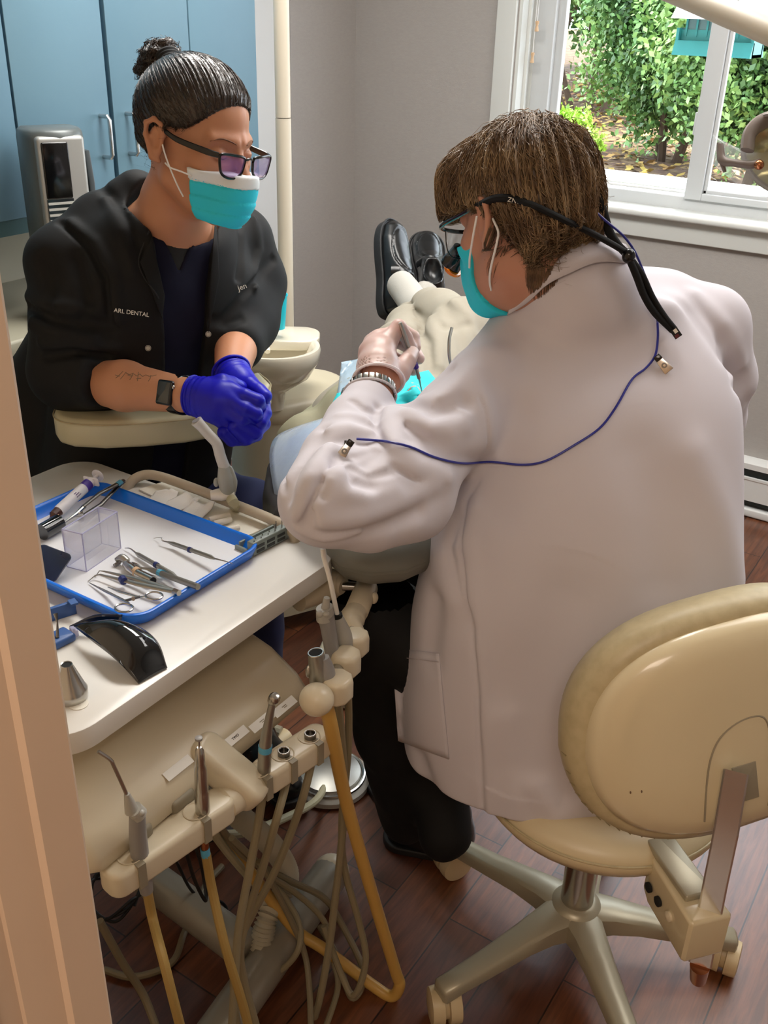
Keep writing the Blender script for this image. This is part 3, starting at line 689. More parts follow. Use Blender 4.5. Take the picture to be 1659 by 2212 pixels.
# saliva ejector
Pc = C(740, 1400, 0); q = lambda px, py: pz(px, py, Pc)
t = thing('saliva_ejector', Pc, 'grey saliva ejector valve holding a thin white straw that rises past the table edge', 'suction tip')
obj('valve', MB().tube([q(746, 1410), q(740, 1372), q(734, 1348), q(730, 1333)], [.014, .0135, .010, .0078], 16), 'grey_light', t)
obj('collar', MB().tube([q(730, 1338), q(728.5, 1326)], .0072, 14, smooth=False), 'black_hole', t)
obj('straw', MB().tube([q(729, 1330), q(722, 1296), q(711, 1245), q(700, 1205), q(697, 1185)], .0034, 10), 'label_white', t)
obj('hose', MB().tube([q(746, 1405), q(752, 1500), at(752, 1620, 1.53), at(738, 1780, 1.6), at(745, 1880, 1.65), at(775, 1990, 1.7), at(790, 2075, 1.73), at(765, 2150, 1.76), at(735, 2100, 1.77), at(700, 2000, 1.76)], .006, 10), 'hose_grey', t)
# high volume suction valve
Pc = C(700, 1480, 0); q = lambda px, py: pz(px, py, Pc)
t = thing('suction_valve', Pc, 'steel suction valve with an open round mouth above the yellow hose', 'suction tip')
obj('tube', MB().tube([q(694, 1490), q(689, 1450), q(682, 1410)], [.0155, .0135, .0108], 22, smooth=False), 'steel_satin', t)
obj('mouth', MB().torus(frame(q(682, 1410), q(682, 1410)-q(689, 1450)), .0100, .0013, 22, 6), 'steel', t)
obj('bore', MB().lathe([(.0093, .0), (.0093, .0006)], frame(q(682, 1410), q(682, 1410)-q(689, 1450)), 20), 'black_hole', t)
obj('lever', MB().ell(T(*q(668, 1450)), (.005, .006, .011)), 'steel', t)
obj('grip', MB().tube([q(712, 1505), q(705, 1450), q(700, 1420)], [.015, .013, .008], 16, flat=.8), 'grey_plastic', t)
obj('hose', MB().tube([q(700, 1505), q(715, 1570), at(745, 1720, 1.5), at(795, 1900, 1.62), at(852, 2090, 1.755), at(863, 2128, 1.775), at(845, 2152, 1.79), at(800, 2125, 1.80), at(700, 2050, 1.80), at(640, 2010, 1.80), at(575, 1930, 1.78), at(500, 1830, 1.74), at(455, 1790, 1.7)], .0105, 12), 'hose_yellow', t)
# ---- table underside, stem, floor base
obj('table_stem', MB().cyl((-1.27, .62, .06), (-1.27, .62, .70), .04, n=24), 'base_metal', unit_)
fl = MB(); a_ = onz(300, 1880, .07); b_ = onz(545, 2060, .07); fl.tube([a_, (a_+b_)/2, b_], .036, 18, 4)
obj('base_leg', fl, 'base_metal', unit_)
c_ = onz(715, 1885, .06); d_ = onz(450, 2260, .06); fl = MB().tube([c_+unit(c_-d_)*.0, c_*.98+d_*.02, (c_+d_)/2, d_], [.03, .037, .037, .037], 18, 4)
obj('base_leg', fl, 'base_metal', unit_)
obj('end_cap', MB().ell(T(*c_), .037), 'cream_plastic', unit_)
# corrugated vacuum hose
def corrugated(name, pts, r, m, label):
    P = catmull(pts, 60); s = [0]
    for i in range(1, len(P)): s.append(s[-1]+np.linalg.norm(P[i]-P[i-1]))
    n = int(s[-1]/.0072); Q = [A([np.interp(x, s, [p[j] for p in P]) for j in range(3)]) for x in np.linspace(0, s[-1], n*4)]
    mb = MB(); R = []; u = A([0, 0, 1.])
    for i in range(len(Q)):
        d = unit(Q[min(i+1, len(Q)-1)]-Q[max(i-1, 0)]); u = unit(u-(u@d)*d); w = np.cross(d, u); rr = r*(1+.17*math.cos(i*math.pi/2*1.0))
        R.append([tuple(Q[i]+rr*(math.cos(2*math.pi*j/12)*w+math.sin(2*math.pi*j/12)*u)) for j in range(12)])
    mb.rings(R); return tag(obj(name, mb, m, None, origin=Q[0]), label, 'hose')
mat('hose_ribbed', '#b9b19b', .6)
corrugated('corrugated_hose', [onz(345, 1728, .50), onz(400, 1722, .46), onz(470, 1732, .42), onz(530, 1775, .36), onz(590, 1830, .27), onz(622, 1890, .17), onz(604, 1940, .13), onz(575, 1990, .125), onz(548, 2130, .022), onz(520, 2215, .022)], .018, 'hose_ribbed', 'thick grey corrugated vacuum hose looping down behind the thin hoses')
mat('hose_dark', '#82765c', .55)
loops = [
 ('pale yellow hose running from the foot control to the delivery unit', 'hose_pale', .0085, [onz(715, 1640, .03), onz(690, 1720, .04), onz(620, 1765, .12), onz(520, 1800, .22), onz(440, 1790, .35), onz(420, 1700, .5)]),
 ('pale green hose hanging from the console down to the tangle of hoses', 'hose_pale', .0078, [onz(455, 1790, .45), onz(500, 1850, .3), onz(560, 1920, .12), onz(600, 1960, .06), onz(640, 2030, .02)]),
 ('brown hose curving over the tangle toward the floor on the right', 'hose_dark', .0062, [onz(470, 1780, .45), onz(530, 1850, .3), onz(620, 1900, .2), onz(700, 1940, .12), onz(740, 2000, .06), onz(785, 2100, .02), onz(760, 2155, .015), onz(725, 2060, .015), onz(690, 2000, .03)]),
 ('grey hose loop lying in front of the floor leg', 'hose_grey', .0055, [onz(500, 1810, .4), onz(570, 1880, .25), onz(640, 1980, .15), onz(645, 2050, .12), onz(600, 2100, .06), onz(560, 2090, .05)]),
 ('slim brown hose dropping straight to the lower frame edge', 'hose_dark', .0055, [onz(560, 1860, .3), onz(610, 1950, .2), onz(655, 2050, .1), onz(668, 2130, .06), onz(672, 2240, .03)]),
 ('slim grey hose crossing the middle of the hose tangle', 'hose_grey', .0055, [onz(560, 1880, .28), onz(640, 1930, .18), onz(700, 1990, .1), onz(715, 2060, .05), onz(730, 2130, .02), onz(700, 2230, .015)]),
 ('brown hose at the left, crossing the floor beside the door casing', 'hose_dark', .0068, [onz(215, 1990, .3), onz(265, 2080, .2), onz(310, 2150, .12), onz(345, 2240, .08)]),
 ('tan hose loop low on the floor behind the front hoses', 'hose_dark', .0065, [onz(225, 2095, .012), onz(290, 2110, .012), onz(370, 2080, .012), onz(400, 2010, .012), onz(440, 1920, .012), onz(480, 1870, .012)]),
]
for lab, m, r, pts in loops: hose('hose', pts, r, m, lab)
for lab, pts in (('thin black cable loop hanging below the front holder bar', [onz(400, 1830, .45), onz(420, 1900, .35), onz(445, 1945, .25), onz(435, 1870, .3), onz(408, 1790, .5)]),
                 ('thin black cable curling on the floor behind the hoses', [onz(380, 1860, .2), onz(420, 1930, .1), onz(480, 1950, .03), onz(490, 1980, .01), onz(470, 2000, .01)]),
                 ('bundle of black cable coiled by the door casing', [onz(250, 1930, .1)+A([.05*math.cos(a*1.1), .05*math.sin(a*1.1), .02*math.sin(a*2.3)]) for a in range(22)])):
    hose('cable', pts, .003, 'cable_black', lab, 'cable')
# foot control
t = thing('foot_pedal', onz(713, 1690, 0), 'round chrome rimmed foot control disc on the floor behind the hoses', 'foot pedal')
pc = onz(713, 1690, 0)
obj('base', MB().lathe([(.085, 0), (.092, .006), (.092, .018), (.082, .026)], T(*pc), 40), 'grey_light', t)
obj('rim', MB().torus(T(*(pc+A([0, 0, .028]))), .078, .005, 40, 8), 'steel', t)
obj('disc', MB().lathe([(.074, .026), (.07, .036), (.04, .044), (.004, .046)], T(*pc), 40), 'steel_satin', t)
mat('bag_clear', '#b9c6cf', .15, trans=.3, bump=(25, .8, .01))
# beige rail loop behind the table with a suction handpiece
rl = MB().tube([onz(270, 1062, .845), onz(292, 1034, .862), onz(330, 1026, .868), onz(400, 1048, .868), onz(500, 1087, .868), onz(600, 1128, .868), onz(632, 1150, .862), onz(640, 1180, .84)], .0085, 14, 6)
obj('guard_rail', rl, 'cream_joint', unit_)
mat('rail_beige', '#b9ad98', .4); bpy.data.objects['guard_rail'].data.materials[0] = MATS['rail_beige']
Pc = onz(490, 1075, .88); q = lambda px, py: pz(px, py, Pc)
t = thing('suction_handpiece', Pc, 'grey suction handpiece with an angled white tip, standing up behind the table rail', 'suction tip')
mat('suction_tip', '#c9c7c2', .4); mat('suction_grip', '#a9aba3', .4)
tip = MB().tube([q(484, 1008), q(476, 985), q(468, 958), q(450, 938), q(436, 922), q(424, 909)], [.0092, .0088, .0086, .0084, .0084, .0096], 16, 5)
obj('tip', tip, 'suction_tip', t)
dtip = unit(q(424, 909)-q(436, 922)); obj('tip_opening', MB().lathe([(.0082, 0), (.0082, .001)], frame(q(424, 909), dtip+A([0, 0, .35])), 18, sy=.75), 'grey_plastic', t)
obj('valve_body', MB().tube([q(497, 1072), q(492, 1050), q(488, 1030), q(484, 1006)], [.010, .0155, .0160, .0108], 18, 6, flat=.75), 'suction_grip', t)
obj('lever', MB().tube([q(487, 1012), q(496, 1010), q(505, 1040), q(506, 1062)], [.002, .004, .006, .003], 8, 5), 'suction_grip', t)
obj('trigger', MB().ell(T(*q(467, 1042)), (.004, .005, .008)), 'suction_grip', t)
obj('cradle', MB().tube([q(455, 1070), q(478, 1068), q(506, 1068)], [.010, .014, .011], 16, 5, flat=.7), 'label_white', t)
obj('hose', MB().tube([q(498, 1075), q(510, 1095), onz(540, 1140, .6), onz(560, 1180, .4)], .009, 10), 'hose_pale', t)
# ------------------------------------------------------------------ things on the table
mat('tray_blue', '#0b74ea', .28); mat('paper_white', '#eceef2', .8, bump=(30, .05, .002)); mat('gauze', '#f0efe9', .95, bump=(300, .5, .001)); mat('cotton', '#ece6d8', .95, bump=(150, .6, .002))
mat('liner_cream', '#ece8da', .7); mat('syringe_white', '#e9e8ee', .35); mat('purple', '#4a2a9a', .4); mat('brown_cap', '#4a2a22', .3); mat('syringe_print', '#6a5a8a', .6)
mat('clear_plastic', '#e8e8f6', .06, trans=.5, ior=1.3, alpha=.42); mat('smoked_plastic', '#16191c', .06, coat=.6); mat('smoked_blue', '#0c1d3c', .08, coat=.5); mat('blue_resin', '#3a5f9e', .4); mat('block_green', '#7d8782', .45); mat('block_dark', '#2e3232', .6)
Z = lambda px, py, z=0: onz(px, py, ZT+z)
# blue tray
tc = A([-1.04, .875]); tw, td = .372, .270
t = thing('instrument_tray', (tc[0], tc[1], ZT), 'bright blue plastic instrument tray with raised rim on the white table', 'tray')
m_ = MB(); Mt = T(tc[0], tc[1], ZT)
def trr(w, z, r): return [tuple(p) for p in (A([(x, y, z) for x, y in rrect(tw-w, td-w, r, 8)])+Mt[:3, 3]).tolist()]
m_.rings([trr(.03, .0005, .025), trr(.012, .004, .03), trr(.0, .019, .034), trr(.001, .0215, .034), trr(.006, .0225, .033), trr(.011, .0215, .031), trr(.014, .018, .03), trr(.030, .006, .022), trr(.036, .0035, .02)])
obj('tray_body', m_, 'tray_blue', t, sharp=50)
o = obj('paper_liner', MB().prism(rrect(tw-.032, td-.032, .02, 6), .0037, .0052, Mt @ T(.001, .001, 0)), 'paper_white', None, origin=(tc[0], tc[1], ZT)); tag(o, 'white paper sheet lining the blue tray', 'paper')
ZP = .0055
def pt(px, py, z=0): return Z(px, py, ZP+z)
def rod(b, pts, r, n=10, k=5, **kw): return b.tube([pt(*p) for p in pts], r, n, k, **kw)
# explorer
t = thing('dental_explorer', pt(410, 1190), 'thin steel explorer with a dark blue ring, lying alone at the right of the tray', 'dental instrument')
rod_ = lambda name, pts, r, m, **k: obj(name, rod(MB(), pts, r, **k), m, t)
rod_('handle', [(362, 1171, .008), (375, 1175, .008), (455, 1203, .016), (464, 1207, .017)], [.0015, .0034, .0034, .0015], 'steel_satin', smooth=False)
rod_('tip', [(362, 1171, .008), (351, 1168, .008), (350, 1163, .010), (343, 1161, .006), (332, 1163, .002)], [.0013, .001, .0008, .0006, .0004], 'steel', k=6)
rod_('tip', [(464, 1207, .017), (485, 1212, .019), (502, 1217, .018)], [.0013, .0009, .0004], 'steel')
rod_('ring', [(408, 1187, .011), (413, 1189, .011)], .0044, 'band_blue', smooth=False)
t = thing('dental_scaler', pt(330, 1220), 'steel scaler with a blue ring and hooked tip, second from the right on the tray', 'dental instrument')
rod_('handle', [(293, 1194, .006), (300, 1199, .006), (372, 1240, .010), (382, 1247, .011)], [.0015, .0036, .0036, .0018], 'steel_satin', smooth=False)
rod_('tip', [(293, 1194, .006), (281, 1185, .006), (270, 1184, .003)], [.0014, .001, .0006], 'steel', k=4); rod_('ring', [(335, 1219, .008), (340, 1222, .008)], .0046, 'band_blue', smooth=False)
rod_('tip', [(382, 1247, .011), (395, 1254, .012), (405, 1258, .012)], [.0014, .001, .0006], 'steel')
t = thing('dental_curette', pt(360, 1245), 'steel instrument with a knurled handle and light blue ring, resting over the tray rim', 'dental instrument')
rod_('handle', [(305, 1227, .006), (318, 1229, .007), (330, 1232, .007), (420, 1265, .022), (428, 1268, .023)], [.0018, .002, .0042, .0048, .0046], 'steel_satin', smooth=False)
rod_('tip', [(305, 1227, .006), (294, 1220, .006), (283, 1216, .004), (278, 1221, .001)], [.0018, .0028, .0015, .0008], 'steel', k=4); rod_('ring', [(343, 1236, .009), (350, 1239, .010)], .0052, 'band_lightblue', smooth=False)
# retainer / contra angle
t = thing('contra_angle', pt(290, 1230), 'short silver handpiece with an open barrel end, amid the instruments on the tray', 'dental instrument')
rod_('barrel', [(272, 1218, .008), (282, 1227, .008), (297, 1238, .008), (330, 1255, .008)], [.0058, .0075, .0068, .0074], 'steel', n=16); rod_('head', [(250, 1209, .008), (264, 1205, .012), (275, 1213, .009)], [.003, .0062, .0055], 'steel_satin', n=12)
rod_('wing', [(247, 1222, .002), (258, 1214, .004), (262, 1206, .012)], [.003, .0032, .003], 'grey_plastic'); rod_('band', [(292, 1234, .008), (298, 1238, .008)], .0075, 'pull_wood', n=14, smooth=False)
rod_('bore', [(330, 1255, .008), (331, 1255.5, .008)], .0055, 'black_hole', n=14, smooth=False)
# tweezers (college pliers)
t = thing('college_pliers', pt(290, 1255), 'flat grey college pliers with bent tips and a blue ring, pointing left on the tray', 'tweezers')
rod_('arm', [(190, 1256, .001), (206, 1243, .006), (216, 1241, .008), (300, 1262, .014), (384, 1279, .020)], [.0008, .0012, .0016, .0042, .0042], 'steel_satin', smooth=False, flat=.35)
rod_('arm', [(205, 1247, .001), (215, 1233, .005), (225, 1234, .006), (300, 1252, .012), (384, 1279, .020)], [.0008, .0012, .0016, .0042, .0042], 'steel_satin', smooth=False, flat=.35)
rod_('ring', [(263, 1250, .012), (268, 1256, .012)], .0058, 'band_blue', smooth=False); rod_('end_cap', [(376, 1277, .020), (387, 1281, .021)], .0044, 'steel', smooth=False)
# scissors
t = thing('scissors', pt(290, 1290), 'small steel scissors with two finger rings at the near corner of the tray', 'scissors')
for (cx, cy, z, r, e) in ((268, 1313, .022, .0122, .8), (333, 1287, .02, .0118, .8)):
    obj('finger_ring', MB().torus(frame(pt(cx, cy, z), (0, 0, 1), unit(pt(cx+10, cy+2, z)-pt(cx, cy, z))), r, .0015, 26, 8, sy=e), 'steel', t)
rod_('blade', [(193, 1259, .002), (230, 1278, .006), (272, 1299, .016), (278, 1303, .018)], [.0008, .0026, .0022, .0018], 'steel', smooth=False, flat=.5)
rod_('blade', [(233, 1268, .004), (260, 1279, .008), (300, 1290, .014), (314, 1288, .018)], [.0008, .0024, .0022, .0018], 'steel', smooth=False, flat=.5)
rod_('shank', [(270, 1298, .016), (288, 1293, .017), (302, 1289, .017)], .002, 'steel_dark'); rod_('pivot', [(287, 1293, .0165), (288, 1294, .0195)], .0026, 'steel', smooth=False)
# syringe
t = thing('etch_syringe', pt(165, 1070, .02), 'white syringe with a purple band and brown cap leaning on the tray rim', 'syringe')
s0, s1 = pt(122, 1108, .012), pt(200, 1037, .030); Ms = frame(s0, s1-s0); L = np.linalg.norm(s1-s0)
obj('barrel', MB().lathe([(.0085, .05*L), (.0092, .08*L), (.0092, .93*L), (.0088, .95*L)], Ms, 22), 'syringe_white', t)
obj('band', MB().lathe([(.0094, .74*L), (.0094, .88*L)], Ms, 22, False, False), 'purple', t)
cv = unit(CO-(s0+s1)/2); txM = frame((s0+s1)/2+cv*.0096, cv, s1-s0)
pb_ = MB()
for k_, (x_, w_) in enumerate(((-.018, .010), (-.006, .009), (.005, .010), (-.012, .012), (.002, .014), (-.004, .020))): pb_.box((x_, (-.0035, -.0035, -.0035, 0, 0, .003)[k_], 0), (w_, .0012, .0004), txM)
obj('print', pb_, 'syringe_print', t, flat=True)
obj('cap', MB().lathe([(.002, -.16*L), (.0035, -.12*L), (.0075, -.08*L), (.0085, .06*L)], Ms, 18), 'brown_cap', t)
obj('flange', MB().box((0, 0, .965*L), (.030, .016, .003), Ms, bev=.003), 'syringe_white', t)
obj('plunger', MB().lathe([(.003, .96*L), (.003, 1.14*L)], Ms, 10), 'syringe_white', t); obj('thumb_rest', MB().lathe([(.011, 1.14*L), (.011, 1.16*L)], Ms, 22), 'syringe_white', t)
# hemostat tweezers
t = thing('locking_tweezers', pt(190, 1090, .01), 'dark locking tweezers with a teal band, lying beside the white syringe', 'tweezers')
rod_('arm', [(268, 1037, .030), (255, 1045, .028), (215, 1066, .022), (180, 1094, .014)], [.004, .0048, .0044, .0036], 'steel_dark', smooth=False, flat=.5)
rod_('arm', [(268, 1040, .026), (250, 1056, .020), (218, 1090, .010), (182, 1112, .008)], [.004, .0044, .0044, .0036], 'steel_dark', smooth=False, flat=.5)
rod_('tip', [(182, 1094, .012), (165, 1110, .010), (140, 1128, .006), (112, 1147, .002)], [.004, .003, .0018, .0008], 'steel', smooth=False); rod_('tip', [(180, 1110, .008), (160, 1114, .007), (135, 1130, .005), (112, 1147, .002)], [.004, .003, .0018, .0008], 'steel', smooth=False)
rod_('band', [(262, 1040, .030), (254, 1046, .028)], .0056, 'band_lightblue', smooth=False, flat=.6)
# small dark bottle at the tray's left end
o = thing('dropper_bottle', pt(108, 1135), 'small black bottle with a tan stopper, partly hidden by the door casing', 'bottle')
obj('bottle', MB().tube([pt(90, 1150, .014), pt(128, 1128, .014)], .013, 18, smooth=False), 'smoked_plastic', o); obj('stopper', MB().tube([pt(120, 1123, .018), pt(130, 1118, .020)], .006, 12, smooth=False), 'pull_wood', o)
# clear box, open upward
b1, b2, b3 = pt(145, 1224), pt(187, 1235), pt(261, 1184); b4 = b1+b3-b2; hh = .062
t = thing('clear_box', (b1+b3)/2, 'clear plastic open box standing on the paper of the blue tray', 'box')
def quadwall(a, b, z0, z1, th=.0012):
    d = unit(b-a); n = np.cross(d, A([0, 0, 1]))*th/2
    V = [a-n, b-n, b+n, a+n]; return [v+A([0, 0, z0]) for v in V], [v+A([0, 0, z1]) for v in V]
bx = MB()
for a, b in ((b1, b2), (b2, b3), (b3, b4), (b4, b1)):
    lo, hi = quadwall(a, b, 0, hh); bx.rings([lo, hi])
obj('walls', bx, 'clear_plastic', t, flat=True)
mat('clear_edge', '#c4c4e4', .15, alpha=.75)
ed = MB()
for a, b in ((b1, b2), (b2, b3), (b3, b4), (b4, b1)): ed.tube([a+A([0, 0, hh]), b+A([0, 0, hh])], .0011, 6, smooth=False); ed.tube([a, a+A([0, 0, hh])], .0010, 6, smooth=False); ed.tube([a, b], .0008, 6, smooth=False)
obj('rim', ed, 'clear_edge', t)
# cream sheet with gauze and cotton rolls behind the tray
t = thing('paper_mat', Z(450, 1090), 'cream paper sheet behind the blue tray, holding gauze and cotton rolls', 'paper')
g1 = [Z(*p) for p in ((290, 1052), (335, 1040), (600, 1133), (522, 1172), (500, 1150))]
g1 = [Z(300, 1060), Z(523, 1165), Z(598, 1133), Z(352, 1044)]
obj('sheet', MB().rings([[tuple(p+A([0, 0, .0005])) for p in g1], [tuple(p+A([0, 0, .003])) for p in g1]]), 'liner_cream', t, flat=True)
for k, ((px, py), a, lab) in enumerate((((348, 1082), .3, 'folded white gauze square, leftmost of the three behind the tray rim'), ((392, 1090), -.2, 'folded white gauze square, middle of the three behind the tray rim'), ((425, 1108), .15, 'folded white gauze square next to the cotton rolls behind the tray rim'))):
    c = Z(px, py, .004); M_ = T(*c) @ RZ(a); g = MB(); rs = np.random.RandomState(k)
    def fn(u, v, rs=rs, M_=M_, k=k):
        x, y = (u-.5)*.042, (v-.5)*.046; z = .002+.006*math.sin(3*u+k)**2*v+.022*max(0, v-.72)**1.2*(1.6 if u > .6 else .6)
        return (M_ @ A([x, y, z, 1]))[:3]
    tag(obj('gauze_square', g.grid(fn, 10, 10), 'gauze', None, origin=c, solid=.0012), lab, 'gauze', 'gauze squares behind the tray')
for k, (a, b, lab) in enumerate((((452, 1124), (497, 1113), 'cotton roll lying farthest back of the rolls behind the tray'), ((462, 1132), (500, 1122), 'cotton roll lying between two others behind the tray'), ((490, 1146), (517, 1139), 'short cotton roll lying closest to the grey bur block'))):
    pa, pb = Z(*a, .009), Z(*b, .009)
    tag(obj('cotton_roll', MB().cyl(pa, pb, .0052, n=16, bev=.0015), 'cotton', None, origin=(pa+pb)/2), lab, 'cotton roll', 'cotton rolls behind the tray')
# bur block
t = thing('bur_block', Z(580, 1170), 'grey green bur block with slots and rows of tiny burs at the table corner', 'bur block')
a, b = Z(549, 1205), Z(623, 1166); d = unit(b-a); Lb = np.linalg.norm(b-a); Mb = frame(a, (0, 0, 1), d)   # y to the back
obj('rack', MB().box((Lb/2, .008, .0125), (Lb, .014, .022), Mb, bev=.002), 'block_green', t)
sl = MB()
for i in range(3):
    for z in (.007, .015): sl.box((Lb*(.2+.3*i), .0012, z), (Lb*.22, .002, .0045), Mb)
obj('slot', sl, 'block_dark', t, flat=True)
bs = MB(); 
for i in range(9):
    bs.tube([(Mb @ A([Lb*(.08+.1*i), .005+.005*(i % 2), .022, 1]))[:3], (Mb @ A([Lb*(.08+.1*i), .005+.005*(i % 2), .026 if i < 6 else .036, 1]))[:3]], .0008, 6, smooth=False)
obj('bur', bs, 'steel_dark', t); tag([c for c in bpy.data.objects if c.name.startswith('bur') and c.parent == t][0], kind='stuff')
c1, c2 = Z(532, 1188), Z(603, 1137)
obj('hinged_lid', MB().box((Lb/2, .030, .009), (Lb*1.02, .004, .016), Mb, bev=.001).box((-.004, .018, .006), (.005, .034, .012), Mb, bev=.001), 'block_green', t)
# dark curved shield / goggles
t = thing('curing_light_shield', Z(270, 1420), 'glossy black curved light shield lying near the front table edge', 'light shield')
near = catmull([Z(160, 1353, .016), Z(200, 1385, .022), Z(250, 1425, .022), Z(300, 1477, .001)], 8); far = catmull([Z(235, 1355, .030), Z(288, 1351, .036), Z(338, 1385, .026), Z(361, 1443, .001)], 8)
def fs(u, v):
    i = u*(len(near)-1); k = int(min(i, len(near)-2)); f_ = i-k
    a = near[k]*(1-f_)+near[k+1]*f_; b = far[k]*(1-f_)+far[k+1]*f_
    return a*(1-v)+b*v+A([0, 0, .017*math.sin(math.pi*v)*math.sin(math.pi*min(1.0, .12+.88*u))])
obj('lens', MB().grid(fs, 24, 14), 'smoked_plastic', t, solid=.0022, sharp=0)
ar1 = catmull([Z(150, 1362, .004), Z(205, 1352, .012), Z(258, 1352, .008)], 6); ar2 = catmull([Z(150, 1353, .012), Z(205, 1328, .026), Z(265, 1327, .022)], 6)
obj('temple', MB().grid(lambda u, v: ar1[int(round(u*(len(ar1)-1)))]*(1-v)+ar2[int(round(u*(len(ar2)-1)))]*v, len(ar1)-1, 4), 'smoked_blue', t, solid=.002)
obj('hinge', MB().box((0, 0, 0), (.016, .008, .010), frame(Z(160, 1364, .008), (0, 0, 1), (1, -.4, 0)), bev=.002), 'clear_edge', t)
# steel cone
c = A([-.822, .603, ZT]); t = thing('steel_cone', c, 'small polished steel cone standing at the near table corner', 'cone')
obj('cone', MB().lathe([(.0198, 0), (.0205, .002), (.0205, .0115), (.019, .014), (.0068, .0475), (.0068, .048), (.0056, .0475), (.0055, .04)], T(*c), 40), 'steel', t); obj('bore', MB().lathe([(.0057, .0465), (.0057, .047)], T(*c), 20), 'black_hole', t)
o = obj('light_spot_disc', MB().lathe([(.0115, 0), (.0115, .0006)], T(*Z(170, 1521, .0002)), 26), 'liner_cream', None, origin=Z(170, 1521)); tag(o, 'small flat pale disc standing in for a light spot before the steel cone', 'disc')  # thin pale disc added for an oval spot of reflected light
# blue film holder by the casing
t = thing('film_holder', Z(140, 1390), 'blue x-ray film holder with a steel pin beside the door casing', 'film holder')
obj('base', MB().box((0, 0, .006), (.028, .05, .012), T(*Z(118, 1393, 0)) @ RZ(-.1), bev=.004), 'blue_resin', t)
obj('bracket', MB().box((0, 0, .010), (.006, .045, .020), T(*Z(130, 1335, .0)) @ RZ(-.35), bev=.001).box((.006, .018, .022), (.014, .010, .003), T(*Z(130, 1335, .0)) @ RZ(-.35)), 'blue_resin', t)
obj('pin', MB().tube([Z(124, 1378, .012), Z(124, 1345, .026), Z(120, 1325, .036)], [.0025, .001, .003], 8, smooth=False), 'steel_dark', t)
# dark blue translucent cover at the tray's left
t = obj('blue_cover', MB().prism(rrect(.05, .055, .008, 4), 0, .003, frame(pt(103, 1218, .022), (.35, -.2, .9), (1, .3, 0)), bev=.001), 'smoked_blue', None, origin=pt(103, 1218)); tag(t, 'dark blue glossy cover resting on the tray edge beside the door casing', 'cover')
# small cream box behind the casing at table edge
o = obj('wall_switch_box', MB().box((-.80, .50, .815), (.06, .03, .05), bev=.004), 'cream_plastic', None, origin=(-.80, .50, .79)); bpy.data.objects.remove(o)
# ------------------------------------------------------------------ people: shared shapes
def near(P, c, R, fn):
    r = np.linalg.norm(P-A(c), axis=1); out = r-R*.8; m = r < R
    if m.any(): out[m] = np.minimum(fn(P[m]), 1e3)
    return out
def loc(P, M):  # world points to the local frame of M (uniform scale s); distances scale by s
    s = np.linalg.norm(M[:3, 0]); return ((P-M[:3, 3]) @ M[:3, :3])/(s*s), s
def wpt(M, *p): return (M @ A([p[0], p[1], p[2], 1]))[:3]
def head_sdf(P, M, closed=True, female=False):
    X, s = loc(P, M); k = .96 if female else 1.0
    d = s_ell(X, (0, -.012, .036), (.0765*k, .0985, .087))
    d = smin(d, s_ell(X, (0, .034, -.040), (.056*k, .058, .078)), .03)
    d = smin(d, s_cap(X, (-.048*k, .004, -.058), (-.016, .072, -.094), .020, .018), .022); d = smin(d, s_cap(X, (.048*k, .004, -.058), (.016, .072, -.094), .020, .018), .022)
    d = smin(d, s_ell(X, (0, .080, -.094), (.022, .018, .018)), .015)
    AX = X.copy(); AX[:, 0] = np.abs(AX[:, 0])
    d = smin(d, s_ell(AX, (.040, .058, -.020), (.022, .020, .018)), .02)
    d = smin(d, s_cap(AX, (.008, .089 if not female else .084, .016), (.044, .074 if not female else .070, .018), .009, .007), .014)
    d = smax(d, -s_ell(AX, (.031, .096 if not female else .0975, -.002), (.017, .014, .012)), .010 if not female else .014)
    d = np.minimum(d, s_ell(AX, (.031, .0735, -.003), (.0125, .0125, .0125)))
    d = smin(d, s_ell(AX, (.031, .0765, -.001), (.0145, .0105, .0085)), .003)
    d = smin(d, s_cap(X, (0, .088, .004), (0, .109, -.028), .0065, .0098), .008); d = smin(d, s_ell(AX, (.0105, .098, -.033), (.0075, .011, .0075)), .006)
    d = smin(d, s_cap(X, (-.017, .088, -.060), (.017, .088, -.060), .006, .006), .006); d = smin(d, s_cap(X, (-.014, .088, -.070), (.014, .088, -.070), .007, .007), .006)
    # ears
    e = s_ell(AX, (.0800*k, -.012, -.008), (.0065, .015, .027)); 
    rim = s_chain(AX, [(.078*k, .002, .004), (.083*k, -.002, .020), (.088*k, -.014, .026), (.091*k, -.026, .018), (.089*k, -.027, 0), (.082*k, -.014, -.030), (.078*k, -.004, -.034)], [.0032, .0036, .0040, .0040, .0036, .0055, .004], .003)
    e = smin(e, rim, .004); e = smax(e, -s_ell(AX, (.0865*k, -.008, -.003), (.0055, .009, .014)), .003)
    d = smin(d, e, .004)
    return d*s
def ridges(X, ax, n=60, amp=.0008):
    a = np.arctan2(*[(X@u) for u in ax]); r = np.sin(a*n+3*np.sin(a*7))+.6*np.sin(a*n*1.9+1+2*np.sin(a*11)); return amp*r
